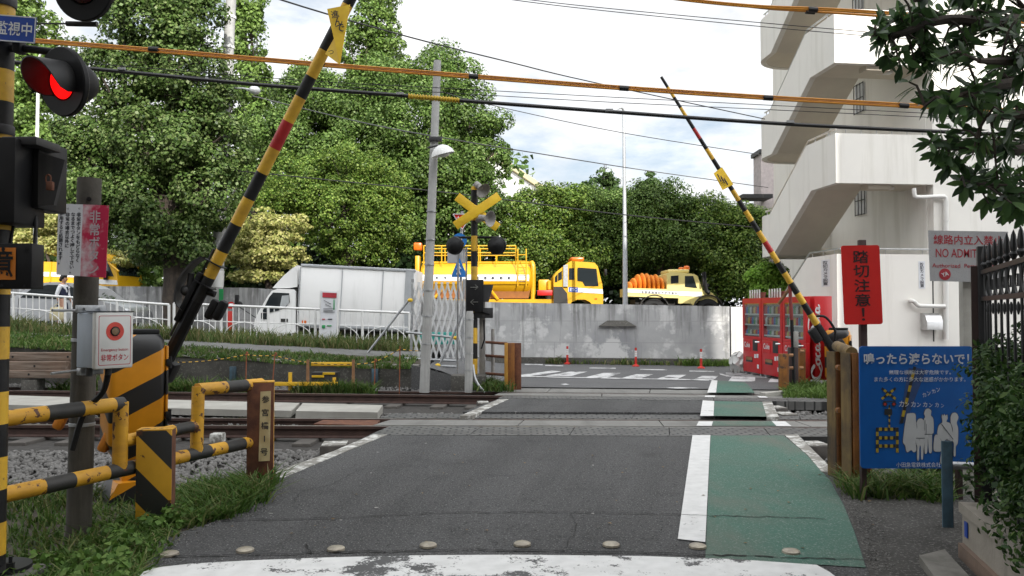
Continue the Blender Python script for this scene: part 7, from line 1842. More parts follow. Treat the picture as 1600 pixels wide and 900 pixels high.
mb = MB(); mb.add([(.6, .15, 1.24), (1.07, .12, .925), (1.07, 1.48, .925), (.6, 1.45, 1.24)], [(0, 1, 2, 3)]); mb.v = [v + Vector((.012, 0, .014)) for v in mb.v]; mb.build('windscreen', M['glass'], body)
for x in (-.05, -1.25, .95): mb = MB(); mb.box((x, -.002, .6), (.01, .008, .55)); mb.build('door_seam', M['chassis'], body)
mb = MB(); mb.box((.85, -.08, .95), (.12, .14, .1), None, 0, .03); mb.build('wing_mirror', M['silver'], sc)
for x in (-1.2, 1.2): wheel(sc, x, .1, .29, .29, .18); wheel(sc, x, 1.5, .29, .29, .18)
mb = MB(); mb.box((1.78, .12, .66), (.16, .2, .12), None, 0, .03); mb.build('headlight', M['lamp_clear'], sc)

# tanker ---------------------------------------------------------------
DT = 29.; ot = W(645, 480, DT); ts_ = thing('tanker_truck', 'bright yellow tanker truck with a railed tank parked above the grey wall', 'truck', (ot.x, DT, deck_z(0)))
def tk_(px, py): p = W(px, py, DT) - Vector(ts_.location); return (p.x, p.z)
xa, xb = tk_(656, 430)[0], tk_(829, 430)[0]; zc = tk_(0, 436)[1]; rzT = (tk_(0, 408)[1] - tk_(0, 464)[1]) / 2; ryT = .95
mb = MB(); n = 36
def ell(s_, x): return [(x, 1.05 + ryT * s_ * math.cos(2 * math.pi * j / n), zc + rzT * s_ * math.sin(2 * math.pi * j / n)) for j in range(n)]
secs = [(.6, xa - .06), (.93, xa), (1, xa + .1), (1, xb - .1), (.93, xb), (.6, xb + .07)]
vs = [v for s_, x in secs for v in ell(s_, x)]; mb.add(vs, [(i * n + j, i * n + (j + 1) % n, (i + 1) * n + (j + 1) % n, (i + 1) * n + j) for i in range(len(secs) - 1) for j in range(n)] + [tuple(range(n))[::-1], tuple((len(secs) - 1) * n + j for j in range(n))]); tank = mb.build('tank', M['truck_yellow'], ts_, smooth=50)
def band_on_tank(z0, z1, m, name, lift=.006, x0=None, x1=None):
    mb = MB(); K = 6; P = []
    for i in range(K + 1):
        z = z0 + (z1 - z0) * i / K; c = max(0, 1 - ((z - zc) / rzT) ** 2); P.append((1.05 - (ryT + lift) * math.sqrt(c), z))
    for (ya, za), (yb3, zb3) in zip(P[:-1], P[1:]): mb.poly([(x0 or xa + .05, ya, za), (x1 or xb - .05, ya, za), (x1 or xb - .05, yb3, zb3), (x0 or xa + .05, yb3, zb3)])
    return mb.build(name, m, tank)
band_on_tank(tk_(0, 439)[1], tk_(0, 429)[1], M['white_band'], 'white_stripe')
band_on_tank(tk_(0, 444)[1], tk_(0, 441)[1], M['truck_yellow'], 'lower_rib', .05)
for i, ch in enumerate('京作道速高都首'):
    x = [682, 695, 746, 758, 770, 783, 795][i]; q = tk_(x, 434); lettering(ch, tank, M['ink'], (q[0], 1.05 - ryT * math.sqrt(max(0, 1 - ((q[1] - zc) / rzT) ** 2)) - .02, q[1]), X3, EZ, h=.11, bold=.02, world=False)
mb = MB(); mb.box((tk_(742, 0)[0], 1.05, tk_(0, 408)[1]), (4.0, .7, .06)); mb.build('walkway', M['truck_yellow'], tank)
for y in (.3, 1.75):
    mb = MB(); z1, z2_ = tk_(0, 383)[1], tk_(0, 394)[1]
    xs5 = [tk_(p, 0)[0] for p in (662, 690, 720, 748, 775, 806)]
    mb.tube([(xs5[0], y, z1), (xs5[-1], y, z1)], .024, 8); mb.tube([(xs5[0], y, z2_), (xs5[-1], y, z2_)], .02, 8)
    for x in xs5: mb.tube([(x, y, tk_(0, 414)[1]), (x, y, z1)], .022, 8)
    mb.build('guard_railing', M['truck_yellow'], ts_)
mb = MB(); x1_, x2_ = tk_(809, 0)[0], tk_(822, 0)[0]
for x in (x1_, x2_): mb.tube(catmull([(x, .02, tk_(0, 447)[1]), (x, .02, tk_(0, 400)[1]), (x, .1, tk_(0, 390)[1]), (x, .4, tk_(0, 388)[1])], 5), .022, 8)
for py in (398, 408, 418, 428, 438): mb.tube([(x1_, .02, tk_(0, py)[1]), (x2_, .02, tk_(0, py)[1])], .016, 6)
mb.build('ladder', M['truck_yellow'], ts_)
mb = MB(); mb.tube(catmull([(tk_(833, 0)[0], .4, tk_(0, 470)[1]), (tk_(833, 0)[0], .4, tk_(0, 415)[1]), (tk_(829, 0)[0], .5, tk_(0, 411)[1])], 5), .09, 10); mb.build('end_pipe', M['truck_yellow'], ts_)
mb = MB(); mb.box((tk_(650, 0)[0], .9, (tk_(0, 398)[1] + tk_(0, 470)[1]) / 2), (.16, .5, 1.7), None, 0, .02); mb.build('rear_column', M['truck_yellow'], ts_)
mb = MB(); mb.box((tk_(651, 0)[0], .7, tk_(0, 383)[1]), (.3, .35, .28), None, 0, .04); mb.build('rear_beacon', M['beacon'], ts_)
mb = MB(); side(mb, [tk_(665, 447), tk_(830, 447), tk_(826, 466), tk_(670, 466)], .35, 1.7); mb.build('shade_skirt', M['brown_shade'], ts_, smooth=0)  # shade under the tank painted in as a brown skirt
mb = MB(); mb.box(((tk_(650, 0)[0] + tk_(868, 0)[0]) / 2, 1., tk_(0, 470)[1] - .05), (tk_(868, 0)[0] - tk_(650, 0)[0], 1.6, .22)); mb.build('chassis', M['truck_yellow'], ts_)
for pxa in ((676, 468, 690, 452), (766, 452, 778, 468)):
    a_, b_2 = tk_(pxa[0], pxa[1]), tk_(pxa[2], pxa[3]); mb = MB(); mb.tube([(a_[0], .15, a_[1]), (b_2[0], .15, b_2[1])], .05, 6); mb.build('strut', M['truck_yellow'], ts_)
mb = MB(); mb.box((tk_(851, 0)[0], .15, tk_(0, 457.5)[1]), (.55, .3, .2), None, 0, .02); mb.build('red_toolbox', M['red_box'], ts_)
mb = MB(); mb.box((tk_(850, 0)[0], .6, tk_(0, 447)[1]), (.4, .6, .5), None, 0, .04); mb.cyl((tk_(858, 0)[0], .2, tk_(0, 452)[1]), (tk_(858, 0)[0], .2, tk_(0, 438)[1]), .07, None, 10); mb.build('pump', M['truck_yellow'], ts_)
cab = [tk_(865, 484), tk_(865, 432), tk_(870, 424), tk_(888, 410), tk_(893, 407.5), tk_(929, 410.5), tk_(934, 416), tk_(941, 444), tk_(942.5, 466), tk_(942, 478), tk_(928, 480), tk_(922, 472), tk_(914, 468), tk_(902, 468), tk_(893, 472), tk_(888, 484)]
mb = MB(); side(mb, cab, 0, 2.0); cb2 = mb.build('cab', M['truck_yellow'], ts_, smooth=20)
pane(cb2, [tk_(902, 420), tk_(903, 418), tk_(932, 420), tk_(935, 447), tk_(914, 447), tk_(910, 440), tk_(902, 439)], -.004, M['glass'], 'door_window')
pane(cb2, [tk_(889, 419), tk_(897, 419), tk_(897, 437), tk_(889, 437)], -.004, M['glass'], 'rear_window')
pane(cb2, [tk_(867, 433), tk_(871, 428), tk_(871, 440), tk_(867, 441)], -.004, M['glass'], 'crew_window'); pane(cb2, [tk_(872, 427), tk_(878, 423), tk_(878, 436), tk_(872, 439)], -.004, M['glass'], 'crew_window')
pane(cb2, [tk_(880, 448), tk_(880, 415), tk_(887, 413), tk_(887, 448)], -.03, M['galv'], 'grey_duct', .06)
pane(cb2, [tk_(888, 449), tk_(941.5, 452), tk_(942.3, 459), tk_(888, 456)], -.003, M['white_band'], 'white_stripe')
et = pane(cb2, [tk_(889, 448.5), tk_(903, 449), tk_(903, 456.5), tk_(889, 456)], -.012, M['sign_blue'], 'toll_sticker', .004)
q = tk_(896, 452.6); lettering('ETC', et, M['ink_white'], (q[0], -.018, q[1]), X3, EZ, w=.24, h=.11, bold=.01, world=False)
pane(cb2, [tk_(865, 484), tk_(865, 448), tk_(878, 448), tk_(886, 458), tk_(888, 484)], -.004, M['chassis'], 'side_gap')
mb = MB(); mb.box((tk_(902, 0)[0], .9, tk_(0, 404)[1]), (.5, 1.3, .14), None, 0, .05); mb.build('roof_beacon', M['beacon'], cb2)
mb = MB(); mb.box((tk_(944, 0)[0], -.12, tk_(0, 426)[1]), (.1, .2, .24), None, 0, .03); mb.build('wing_mirror', M['black'], cb2)
pane(cb2, [tk_(929, 466), tk_(933, 466), tk_(933, 468), tk_(929, 468)], -.005, M['beacon'], 'side_marker')
mb = MB(); q0, q1 = cab[6], cab[7]; mb.add([(q0[0] + .012, .12, q0[1]), (q1[0] + .012, .12, q1[1]), (q1[0] + .012, 1.88, q1[1]), (q0[0] + .012, 1.88, q0[1])], [(0, 1, 2, 3)]); mb.build('windscreen', M['glass'], cb2)
for px_ in (690, 715, 800, 907): xw = tk_(px_, 0)[0]; wheel(ts_, xw, .2, .45, .45, .3); wheel(ts_, xw, 1.8, .45, .45, .3)

# cream off-road truck ---------------------------------------------------
DU = 28.; ou = W(980, 480, DU); un = thing('utility_truck', 'cream utility truck carrying ribbed orange hoods above the grey wall', 'truck', (ou.x, DU, deck_z(0) - .1))
un_root[0] = un
def ut(px, py): p = W(px, py, DU) - Vector(un.location); return (p.x, p.z)
mb = MB(); side(mb, [ut(980, 463), ut(1061, 466), ut(1061, 452), ut(980, 450)], 0, 1.9); bed = mb.build('cargo_bed', M['truck_cream'], un, smooth=0)
pane(bed, [ut(980, 457), ut(1061, 461), ut(1061, 455.5), ut(980, 452)], -.003, M['white_band'], 'white_stripe')
for k in range(11): q = ut(1004 + k * 5.2, 456.4 + k * .2); lettering('首都高速道路維持作業中'[k], bed, M['ink'], (q[0], -.016, q[1]), X3, EZ, h=.075, bold=.02, world=False)
for i in range(8):
    xm = 988 + i * 7.2; hgt = [439, 433, 427, 425, 425.5, 428, 427, 432][i]; a = ut(xm - 3.8, 451); b = ut(xm + 3.8, hgt)
    w_, h_ = b[0] - a[0], b[1] - a[1]; mb = MB(); mb.ball((a[0] + w_ / 2, .95, a[1] + h_ * .3), (w_ * .56, .82, h_ * .72), 20); mb.build('orange_hood', M['truck_orange'], un, smooth=30)
cab = [ut(1061, 474), ut(1061, 462), ut(1043, 460), ut(1043, 428), ut(1050, 424), ut(1086, 428), ut(1091, 431), ut(1099, 453), ut(1113, 457), ut(1121, 464), ut(1122.5, 474), ut(1118, 477), ut(1112, 470), ut(1103, 468), ut(1092, 470), ut(1086, 478), ut(1080, 474)]
mb = MB(); side(mb, cab, .1, 1.8); uc = mb.build('cab', M['truck_cream'], un, smooth=20)
pane(uc, [ut(1071, 431), ut(1084, 431), ut(1090, 450), ut(1071, 448)], .096, M['glass'], 'door_window'); pane(uc, [ut(1049, 431), ut(1061, 430), ut(1061, 442), ut(1049, 443)], .096, M['glass'], 'rear_window')
mb = MB(); mb.add([(cab[6][0] + .01, .2, cab[6][1] - .02), (cab[7][0] + .01, .2, cab[7][1] + .06), (cab[7][0] + .01, 1.7, cab[7][1] + .06), (cab[6][0] + .01, 1.7, cab[6][1] - .02)], [(0, 1, 2, 3)]); mb.build('windscreen', M['glass'], uc)
pane(uc, [ut(1061, 462), ut(1098, 464), ut(1098, 456), ut(1061, 455)], .097, M['white_band'], 'white_stripe')
mb = MB(); mb.box((ut(1060, 0)[0], .95, ut(0, 423)[1]), (.75, 1.5, .12), None, 0, .04); mb.build('roof_hatch', M['truck_cream'], uc)
mb = MB(); mb.lathe([(.11, 0), (.11, .09), (.07, .13), (.001, .14)], (ut(1075, 0)[0], .5, ut(0, 421)[1] + .02), EZ, 14); mb.lathe([(.11, 0), (.11, .09), (.07, .13), (.001, .14)], (ut(1075, 0)[0], 1.4, ut(0, 421)[1] + .02), EZ, 14); mb.build('roof_beacon', M['beacon'], uc)
mb = MB(); mb.tube(catmull([(ut(1106, 0)[0], .0, ut(0, 457)[1]), (ut(1101, 0)[0], .0, ut(0, 455)[1]), (ut(1098, 0)[0], .0, ut(0, 440)[1]), (ut(1097, 0)[0], .0, ut(0, 425)[1])], 5), .07, 10); mb.build('intake_pipe', M['black'], un)
mb = MB(); mb.box((ut(1095, 0)[0], -.05, ut(0, 440)[1]), (.06, .16, .3), None, 0, .02); mb.build('wing_mirror', M['black'], uc)
mb = MB(); mb.ball((ut(1105, 0)[0], .3, ut(0, 446)[1]), (.07, .06, .09), 10); mb.build('spotlight', M['black'], uc)
for px_ in (1020, 1104):
    xw = ut(px_, 0)[0]; zw = ut(0, 484)[1]; mb = MB(); K = 14; R0, R1 = .5, .535; vs = []
    for i in range(K + 1):
        a = R(10 + 160 * i / K)
        for y in (-.02, .28): vs += [(xw + R0 * math.cos(a), y, zw + R0 * math.sin(a)), (xw + R1 * math.cos(a), y, zw + R1 * math.sin(a))]
    fs = []
    for i in range(K): b = 4 * i; fs += [(b, b + 1, b + 5, b + 4), (b + 1, b + 3, b + 7, b + 5), (b + 3, b + 2, b + 6, b + 7), (b + 2, b, b + 4, b + 6)]
    mb.add(vs, fs); mb.build('mudguard', M['chassis'], un); wheel(un, xw, .18, zw - .05, .44, .3); wheel(un, xw, 1.7, zw - .05, .44, .3)
mb = MB(); mb.box((ut(1050, 0)[0], .95, ut(0, 472)[1]), (2.6, 1.2, .2)); mb.build('chassis', M['chassis'], un)

# yellow truck at the far left -------------------------------------------------
DL = 30.; ol = W(24, 455, DL); yt = thing('dropside_truck', 'yellow truck with white striped sides at the far left above the wall', 'truck', (ol.x, DL, deck_z(ol.x)), (0, R(2), 0))
def yt_(px, py): p = W(px - 21, py, DL) - Vector(yt.location); c, s_ = math.cos(R(2)), math.sin(R(2)); return (c * p.x - s_ * p.z, s_ * p.x + c * p.z)
mb = MB(); side(mb, [yt_(30, 441), yt_(160, 444), yt_(160, 411), yt_(30, 407)], 0, 2.); bd_ = mb.build('cargo_bed', M['truck_yellow'], yt, smooth=0)
pane(bd_, [yt_(30, 430), yt_(160, 434), yt_(160, 427), yt_(30, 423)], -.004, M['white_band'], 'white_stripe')
for px_ in (55, 78, 100, 122, 145): a = yt_(px_, 425); mb = MB(); mb.box((a[0], -.01, a[1]), (.06, .04, .75)); mb.build('side_rib', M['truck_yellow'], bd_)
cab = [yt_(160, 455), yt_(160, 396), yt_(166, 394), yt_(190, 397), yt_(196, 403), yt_(204, 430), yt_(206, 445), yt_(205, 455)]
mb = MB(); side(mb, cab, 0, 2.); yc = mb.build('cab', M['truck_yellow'], yt, smooth=20)
pane(yc, [yt_(170, 404), yt_(188, 406), yt_(199, 432), yt_(172, 430)], -.004, M['glass'], 'door_window'); pane(yc, [yt_(160, 443), yt_(205, 445), yt_(204, 438), yt_(160, 435)], -.004, M['white_band'], 'white_stripe')
q0, q1 = cab[4], cab[5]; mb = MB(); mb.add([(q0[0] + .012, .15, q0[1]), (q1[0] + .012, .15, q1[1]), (q1[0] + .012, 1.85, q1[1]), (q0[0] + .012, 1.85, q0[1])], [(0, 1, 2, 3)]); mb.build('windscreen', M['glass'], yc)
mb = MB(); mb.tube([(yt_(192, 404)[0], -.05, yt_(0, 404)[1]), (yt_(209, 416)[0], -.1, yt_(0, 417)[1])], .04, 6); mb.build('mirror_arm', M['truck_yellow'], yc)
mb = MB(); mb.box((yt_(210, 0)[0], -.12, yt_(0, 424)[1]), (.12, .16, .34), None, 0, .03); mb.build('wing_mirror', M['black'], yc)
for px_ in (70, 185): xw = yt_(px_, 0)[0]; wheel(yt, xw, .2, .42, .42, .28); wheel(yt, xw, 1.8, .42, .42, .28)

# ------------------------------------------------------------------ walking woman
M['skin'] = mat('skin', (.45, .25, .17), .6); M['hair'] = mat('dark hair', (.012, .01, .009), .5); M['shirt'] = mat('white shirt', (.72, .73, .76), .8); M['navy'] = mat('navy cloth', (.012, .016, .045), .8); M['canvas'] = mat('cream canvas', (.62, .55, .36), .85, col2=(.55, .48, .3), scale=12, bmp=.3); M['shoe'] = mat('dark shoes', (.015, .014, .014), .5)
ow = W(97, 508, 21.9); gzw = zf(ow.x) - .06; pw = thing('person', 'woman in white blouse and navy vest walking right with a cream tote bag', 'person', (ow.x, 21.9, gzw))
def skinmesh(name, m, verts, edges, radii, par, root=0, sub=2):
    me = bpy.data.meshes.new(name); me.from_pydata(verts, edges, []); ob = bpy.data.objects.new(name, me); COL.objects.link(ob)
    sk = ob.modifiers.new('skin', 'SKIN'); sk.use_smooth_shade = True
    for i, r_ in enumerate(radii): me.skin_vertices[0].data[i].radius = (r_ if isinstance(r_, tuple) else (r_, r_))
    me.skin_vertices[0].data[root].use_root = True
    ss = ob.modifiers.new('sub', 'SUBSURF'); ss.levels = sub; ss.render_levels = sub
    dg = bpy.context.evaluated_depsgraph_get(); dg.update(); m2 = bpy.data.meshes.new_from_object(ob.evaluated_get(dg)); bpy.data.objects.remove(ob)
    m2.materials.clear(); m2.materials.append(m); m2.polygons.foreach_set('material_index', [0] * len(m2.polygons)); m2.name = name; o = bpy.data.objects.new(name, m2); COL.objects.link(o); o.parent = par; return o
Vb = [(0, 0, .84), (0, 0, 1.0), (.01, 0, 1.17), (.02, 0, 1.28), (.03, 0, 1.345), (.045, 0, 1.42), (.05, 0, 1.5),            # pelvis..head 0-6
      (.02, -.09, .8), (.1, -.09, .45), (.05, -.09, .07), (.17, -.09, .03),                                                   # near leg 7-10
      (-.02, .09, .8), (-.06, .09, .44), (-.22, .09, .09), (-.12, .09, .03),                                                  # far leg
      (.02, -.16, 1.25), (-.05, -.2, 1.02), (.03, -.2, .8), (.04, -.2, .73),                                                 # near arm 15-18
      (.02, .16, 1.25), (.06, .19, 1.0), (.16, .17, .82), (.19, .16, .75)]
Eb = [(0, 1), (1, 2), (2, 3), (3, 4), (4, 5), (5, 6), (0, 7), (7, 8), (8, 9), (9, 10), (0, 11), (11, 12), (12, 13), (13, 14), (3, 15), (15, 16), (16, 17), (17, 18), (3, 19), (19, 20), (20, 21), (21, 22)]
Rb = [(.1, .14), (.085, .115), (.09, .135), (.07, .12), .045, (.085, .07), (.075, .065), .085, .058, .035, .03, .085, .058, .035, .03, .05, .038, .028, .022, .05, .038, .028, .022]
k0 = len(Vb)
for (b, sx) in ((18, 1), (22, 1)):
    p = Vector(Vb[b])
    for j in range(5):
        a = Vector((.012 * (j - 2), .006, -.035 if j else -.01)); Vb.append(tuple(p + a)); Vb.append(tuple(p + a * 1.7 + Vector((.004, .004, -.012)))); i0 = len(Vb) - 2; Eb += [(b, i0), (i0, i0 + 1)]; Rb += [.008, .007]
body = skinmesh('body', M['skin'], Vb, Eb, Rb, pw)
mb = MB(); mb.ball((.03, 0, 1.5), (.1, .085, .105), 16); mb.ball((-.05, 0, 1.44), (.05, .05, .06), 10); hair = mb.build('hair', M['hair'], pw)
for v in hair.data.vertices:
    if v.co.x > .07 and v.co.z < 1.53: v.co.x = .045
for y in (-.035, .035): mb = MB(); mb.ball((.118, y, 1.475), (.008, .012, .008), 8); mb.build('eye', M['hair'], pw)
mb = MB(); mb.ball((.132, 0, 1.448), (.018, .013, .02), 8); mb.build('nose', M['skin'], pw)
mb = MB(); mb.ball((.118, 0, 1.41), (.008, .022, .006), 8); mb.build('mouth', M['bollard_red'], pw)
skinmesh('blouse', M['shirt'], [(0, 0, .98), (.01, 0, 1.17), (.02, 0, 1.28), (.03, 0, 1.33), (.02, -.16, 1.255), (-.05, -.2, 1.02), (-.01, -.2, .92), (.02, .16, 1.255), (.06, .19, 1.0), (.1, .18, .92)], [(0, 1), (1, 2), (2, 3), (2, 4), (4, 5), (5, 6), (2, 7), (7, 8), (8, 9)], [(.095, .13), (.1, .145), (.085, .13), .055, .062, .05, .045, .062, .05, .045], pw)
skinmesh('vest', M['navy'], [(0, 0, .86), (0, 0, 1.0), (.015, 0, 1.17), (.022, 0, 1.285)], [(0, 1), (1, 2), (2, 3)], [(.135, .18), (.128, .17), (.13, .185), (.11, .155)], pw)
skinmesh('skirt', M['navy'], [(0, 0, .9), (0, 0, .7), (.01, 0, .5)], [(0, 1), (1, 2)], [(.115, .155), (.15, .17), (.17, .18)], pw)
for i in (9, 13): p = Vector(Vb[i]); mb = MB(); mb.ball(p + Vector((.06, 0, -.03)), (.12, .045, .045), 10); mb.build('shoe', M['shoe'], pw)
tb3 = thing('tote_bag', 'cream canvas tote bag hanging from the walking woman\'s hand', 'bag', (ow.x - .02, 21.66, gzw + .32))
mb = MB(); rr = [(.17, .05, 0), (.2, .075, .08), (.19, .06, .25), (.165, .03, .36)]; k = 16; vs = [(a * math.cos(2 * math.pi * j / k), b * math.sin(2 * math.pi * j / k), z + .012 * math.sin(j * 2.1)) for a, b, z in rr for j in range(k)]
mb.add(vs, [(i * k + j, i * k + (j + 1) % k, (i + 1) * k + (j + 1) % k, (i + 1) * k + j) for i in range(3) for j in range(k)] + [tuple(range(k))[::-1]]); mb.build('bag_body', M['canvas'], tb3)
mb = MB(); mb.tube(catmull([(-.09, 0, .35), (-.03, .01, .43), (.03, .01, .44), (.1, 0, .35)], 5), .01, 6); mb.build('handle', M['canvas'], tb3)
# ------------------------------------------------------------------ trees
M['leaf_broad'] = leaf_mat('broadleaf', [(0.023, 0.047, 0.011), (0.057, 0.102, 0.021), (0.104, 0.163, 0.043), (0.177, 0.223, 0.084)], .22, .4)
M['leaf_camphor'] = leaf_mat('camphor leaf', [(0.028, 0.058, 0.01), (0.071, 0.131, 0.024), (0.125, 0.203, 0.045), (0.198, 0.274, 0.088)], .28, .4)
M['leaf_olive'] = leaf_mat('olive leaf', [(0.03, 0.066, 0.009), (0.082, 0.148, 0.022), (0.155, 0.236, 0.041), (0.249, 0.318, 0.08)], .3, .4)
M['leaf_fresh'] = leaf_mat('fresh leaf', [(0.056, 0.101, 0.02), (0.112, 0.188, 0.037), (0.163, 0.25, 0.056), (0.213, 0.3, 0.088)], .22, .4)
M['leaf_pale'] = leaf_mat('variegated leaf', [(.18, .22, .055), (.34, .36, .1), (.48, .46, .16), (.56, .53, .25)], .3, .5)
M['leaf_sunlit'] = leaf_mat('sunlit toned leaf', [(.12, .24, .03), (.2, .36, .05), (.28, .45, .08)], .4, .45)  # lightened green: sunlight put into leaves the stair building shades
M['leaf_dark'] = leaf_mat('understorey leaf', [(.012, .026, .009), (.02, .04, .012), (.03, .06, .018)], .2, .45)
M['leaf_conifer'] = leaf_mat('conifer leaf', [(0.03, 0.063, 0.019), (0.058, 0.103, 0.028), (0.084, 0.133, 0.04)], .25, .45)
def pb(px, py, d, rx, ry=None, rz_=None, dd=0):
    """a leaf mass seen at a pixel; radii given in pixels at that depth"""
    k = d / FPX; return (tuple(W(px, py, d + dd)), (rx * k, (ry or rx) * k, (rz_ or rx) * k))
# leaning broadleaf in front of the wall
tree('broadleaf_tree', 'big broadleaf tree with a thick dark trunk standing before the wall on the left', 'tree', tuple(W(276, 525, 24.)),
     [pb(245, 330, 24, 100, 75, 70), pb(160, 300, 24.3, 62, 60, 60), pb(330, 300, 24, 62, 60, 62), pb(160, 215, 24.3, 70, 65, 60), pb(245, 220, 23.6, 85, 75, 75), pb(335, 225, 24, 60, 60, 65), pb(190, 120, 24.2, 75, 70, 65), pb(292, 122, 24, 78, 70, 75), pb(340, 160, 24.3, 45, 45, 45), pb(225, 30, 24.2, 80, 75, 65), pb(288, 30, 24, 60, 60, 60), pb(240, -60, 24.2, 75, 80, 60), pb(265, 385, 23.8, 70, 60, 42)],
     M['leaf_broad'], M['bark'], .4, 115000, .1, .46, 190, 1, fork=.5)
tree('camphor_tree', 'large billowing camphor tree behind the tanker in the middle', 'tree', tuple(W(640, 470, 37)),
     [pb(475, 150, 37, 52, 52, 50), pb(445, 215, 36, 58, 58, 55), pb(540, 160, 37, 70, 60, 60), pb(600, 130, 37, 60, 60, 45), pb(695, 135, 37, 58, 58, 55), pb(650, 200, 36, 80, 70, 70), pb(735, 195, 37, 58, 55, 60), pb(760, 245, 37, 48, 48, 50), pb(560, 235, 36, 80, 60, 60), pb(680, 275, 35.5, 75, 60, 60), pb(745, 310, 36, 55, 50, 60), pb(720, 365, 36, 60, 50, 50), pb(500, 250, 36, 60, 50, 50), pb(640, 330, 36, 70, 50, 60), pb(690, 95, 37.5, 35, 35, 28), pb(478, 112, 37.5, 26, 26, 22)],
     M['leaf_camphor'], M['bark'], .5, 180000, .12, .72, 300, 2, droop=.35)
tree('round_tree', 'dense olive green rounded tree behind the white truck', 'tree', tuple(W(540, 470, 32)),
     [pb(470, 285, 32, 70, 60, 55), pb(540, 265, 32, 60, 55, 42), pb(590, 300, 32, 60, 55, 55), pb(525, 330, 31.4, 85, 60, 60), pb(610, 360, 32, 45, 45, 50), pb(445, 315, 32, 50, 45, 45), pb(560, 385, 32, 65, 50, 40)], M['leaf_olive'], M['bark'], .22, 70000, .09, .42, 190, 3)
tree('variegated_tree', 'pale yellow variegated tree glowing left of the white truck', 'tree', tuple(W(420, 470, 30)),
     [pb(400, 350, 30, 50, 44, 24), pb(445, 350, 30, 44, 40, 22), pb(385, 400, 30, 58, 44, 20), pb(435, 402, 29.8, 55, 44, 22), pb(420, 375, 29.8, 60, 44, 20), pb(405, 430, 30, 45, 40, 14)], M['leaf_pale'], M['bark'], .14, 17000, .11, .34, 70, 4, zsquash=.5)
tree('variegated_tree', 'pale yellow variegated tree partly hidden by the sign on the dark post', 'tree', tuple(W(75, 470, 30)),
     [pb(75, 350, 31, 45, 40, 24), pb(45, 375, 31, 45, 40, 20), pb(100, 385, 31, 45, 40, 20), pb(190, 405, 31, 40, 40, 18)], M['leaf_pale'], M['bark'], .14, 13000, .11, .34, 70, 5, zsquash=.5)
tree('tall_tree', 'tall light green feathery tree at the top left corner', 'tree', tuple(W(30, 450, 38)),
     [pb(30, 40, 38, 60, 50, 60), pb(50, 120, 38, 55, 50, 60), pb(10, 180, 38, 70, 60, 60), pb(40, 250, 38, 75, 60, 60), pb(95, 250, 37, 50, 50, 60), pb(35, -40, 38, 40, 40, 60), pb(20, 320, 38, 80, 60, 50), pb(140, 320, 37, 60, 50, 60)], M['leaf_fresh'], M['bark'], .3, 42000, .17, .5, 60, 6)
tree('tall_tree', 'slender light green tree right behind the concrete utility pole', 'tree', tuple(W(395, 450, 42)),
     [pb(386, 60, 42, 30, 32, 60), pb(396, 130, 42, 34, 34, 45), pb(405, 200, 42, 42, 38, 50), pb(385, 0, 42, 26, 26, 50), pb(400, 270, 42, 50, 40, 50), pb(385, -60, 42, 22, 22, 40)], M['leaf_fresh'], M['bark'], .25, 20000, .18, .5, 60, 7)
tree('tall_tree', 'pale feathery tree top rising behind the camphor crown', 'tree', tuple(W(580, 450, 50)),
     [pb(582, 40, 50, 42, 40, 38), pb(590, -10, 50, 36, 34, 40), pb(565, 75, 50, 40, 38, 35), pb(605, 85, 50, 38, 36, 40), pb(585, -70, 50, 30, 30, 40), pb(585, 150, 50, 60, 50, 50)], M['leaf_fresh'], M['bark'], .35, 20000, .2, .55, 60, 8)
rows = [
    ('leafy green tree directly behind the yellow cab', 860, 36, [(850, 325, 48, 42), (885, 320, 48, 38), (820, 345, 45, 50), (870, 380, 62, 50), (830, 405, 55, 42), (905, 400, 50, 40)], 'leaf_olive', 20000),
    ('leafy green tree left of the thin lamp column', 930, 37, [(915, 320, 45, 34), (950, 325, 42, 40), (930, 370, 60, 45), (970, 365, 45, 45), (945, 410, 60, 36)], 'leaf_camphor', 18000),
    ('leafy green tree behind the cream truck cab', 1030, 36, [(1015, 330, 50, 42), (1055, 320, 45, 40), (1030, 375, 60, 50), (1075, 370, 50, 45), (1000, 390, 45, 40)], 'leaf_camphor', 19000),
    ('leafy green tree between cream truck and vending machines', 1120, 36, [(1105, 335, 45, 36), (1140, 355, 48, 40), (1110, 390, 60, 45), (1160, 385, 45, 42), (1175, 350, 34, 26), (1150, 430, 60, 40)], 'leaf_olive', 20000),
]
for i, (lab, px, d, bl_, lm, n_) in enumerate(rows):
    tree('leafy_tree', lab, 'tree', tuple(W(px, 475, d)), [pb(a, b, d, c, c * .9, e) for a, b, c, e in bl_], M[lm], M['bark'], .2, int(n_ * 2.6), .105, .58, 220, 20 + i, group='row of leafy trees behind the upper road')
for i, (lab, px, py, d) in enumerate((('pointed conifer top left of the lamp column', 945, 250, 52), ('pointed conifer top right of the lamp column', 1012, 262, 52))):
    bl_ = [pb(px, py + 8, d, 10, 10, 12), pb(px + 2, py + 28, d, 24, 22, 14), pb(px - 8, py + 42, d, 28, 22, 14), pb(px + 12, py + 55, d, 34, 28, 16), pb(px - 5, py + 75, d, 44, 34, 22), pb(px, py + 120, d, 48, 40, 40)]
    tree('conifer_tree', lab, 'tree', tuple(W(px, 460, d)), bl_, M['leaf_conifer'], M['bark'], .2, 11000, .2, .5, 50, 30 + i, zsquash=.5)
tree('leafy_tree', 'small tree coloured as if sunlit leaning over the vending machines', 'tree', tuple(W(1200, 520, 24)),
     [pb(1195, 432, 24, 26, 26, 22), pb(1210, 452, 24, 24, 24, 22), pb(1185, 456, 24, 18, 20, 16), pb(1214, 428, 24, 14, 14, 16)], M['leaf_sunlit'], M['bark'], .06, 7000, .1, .22, 50, 40)
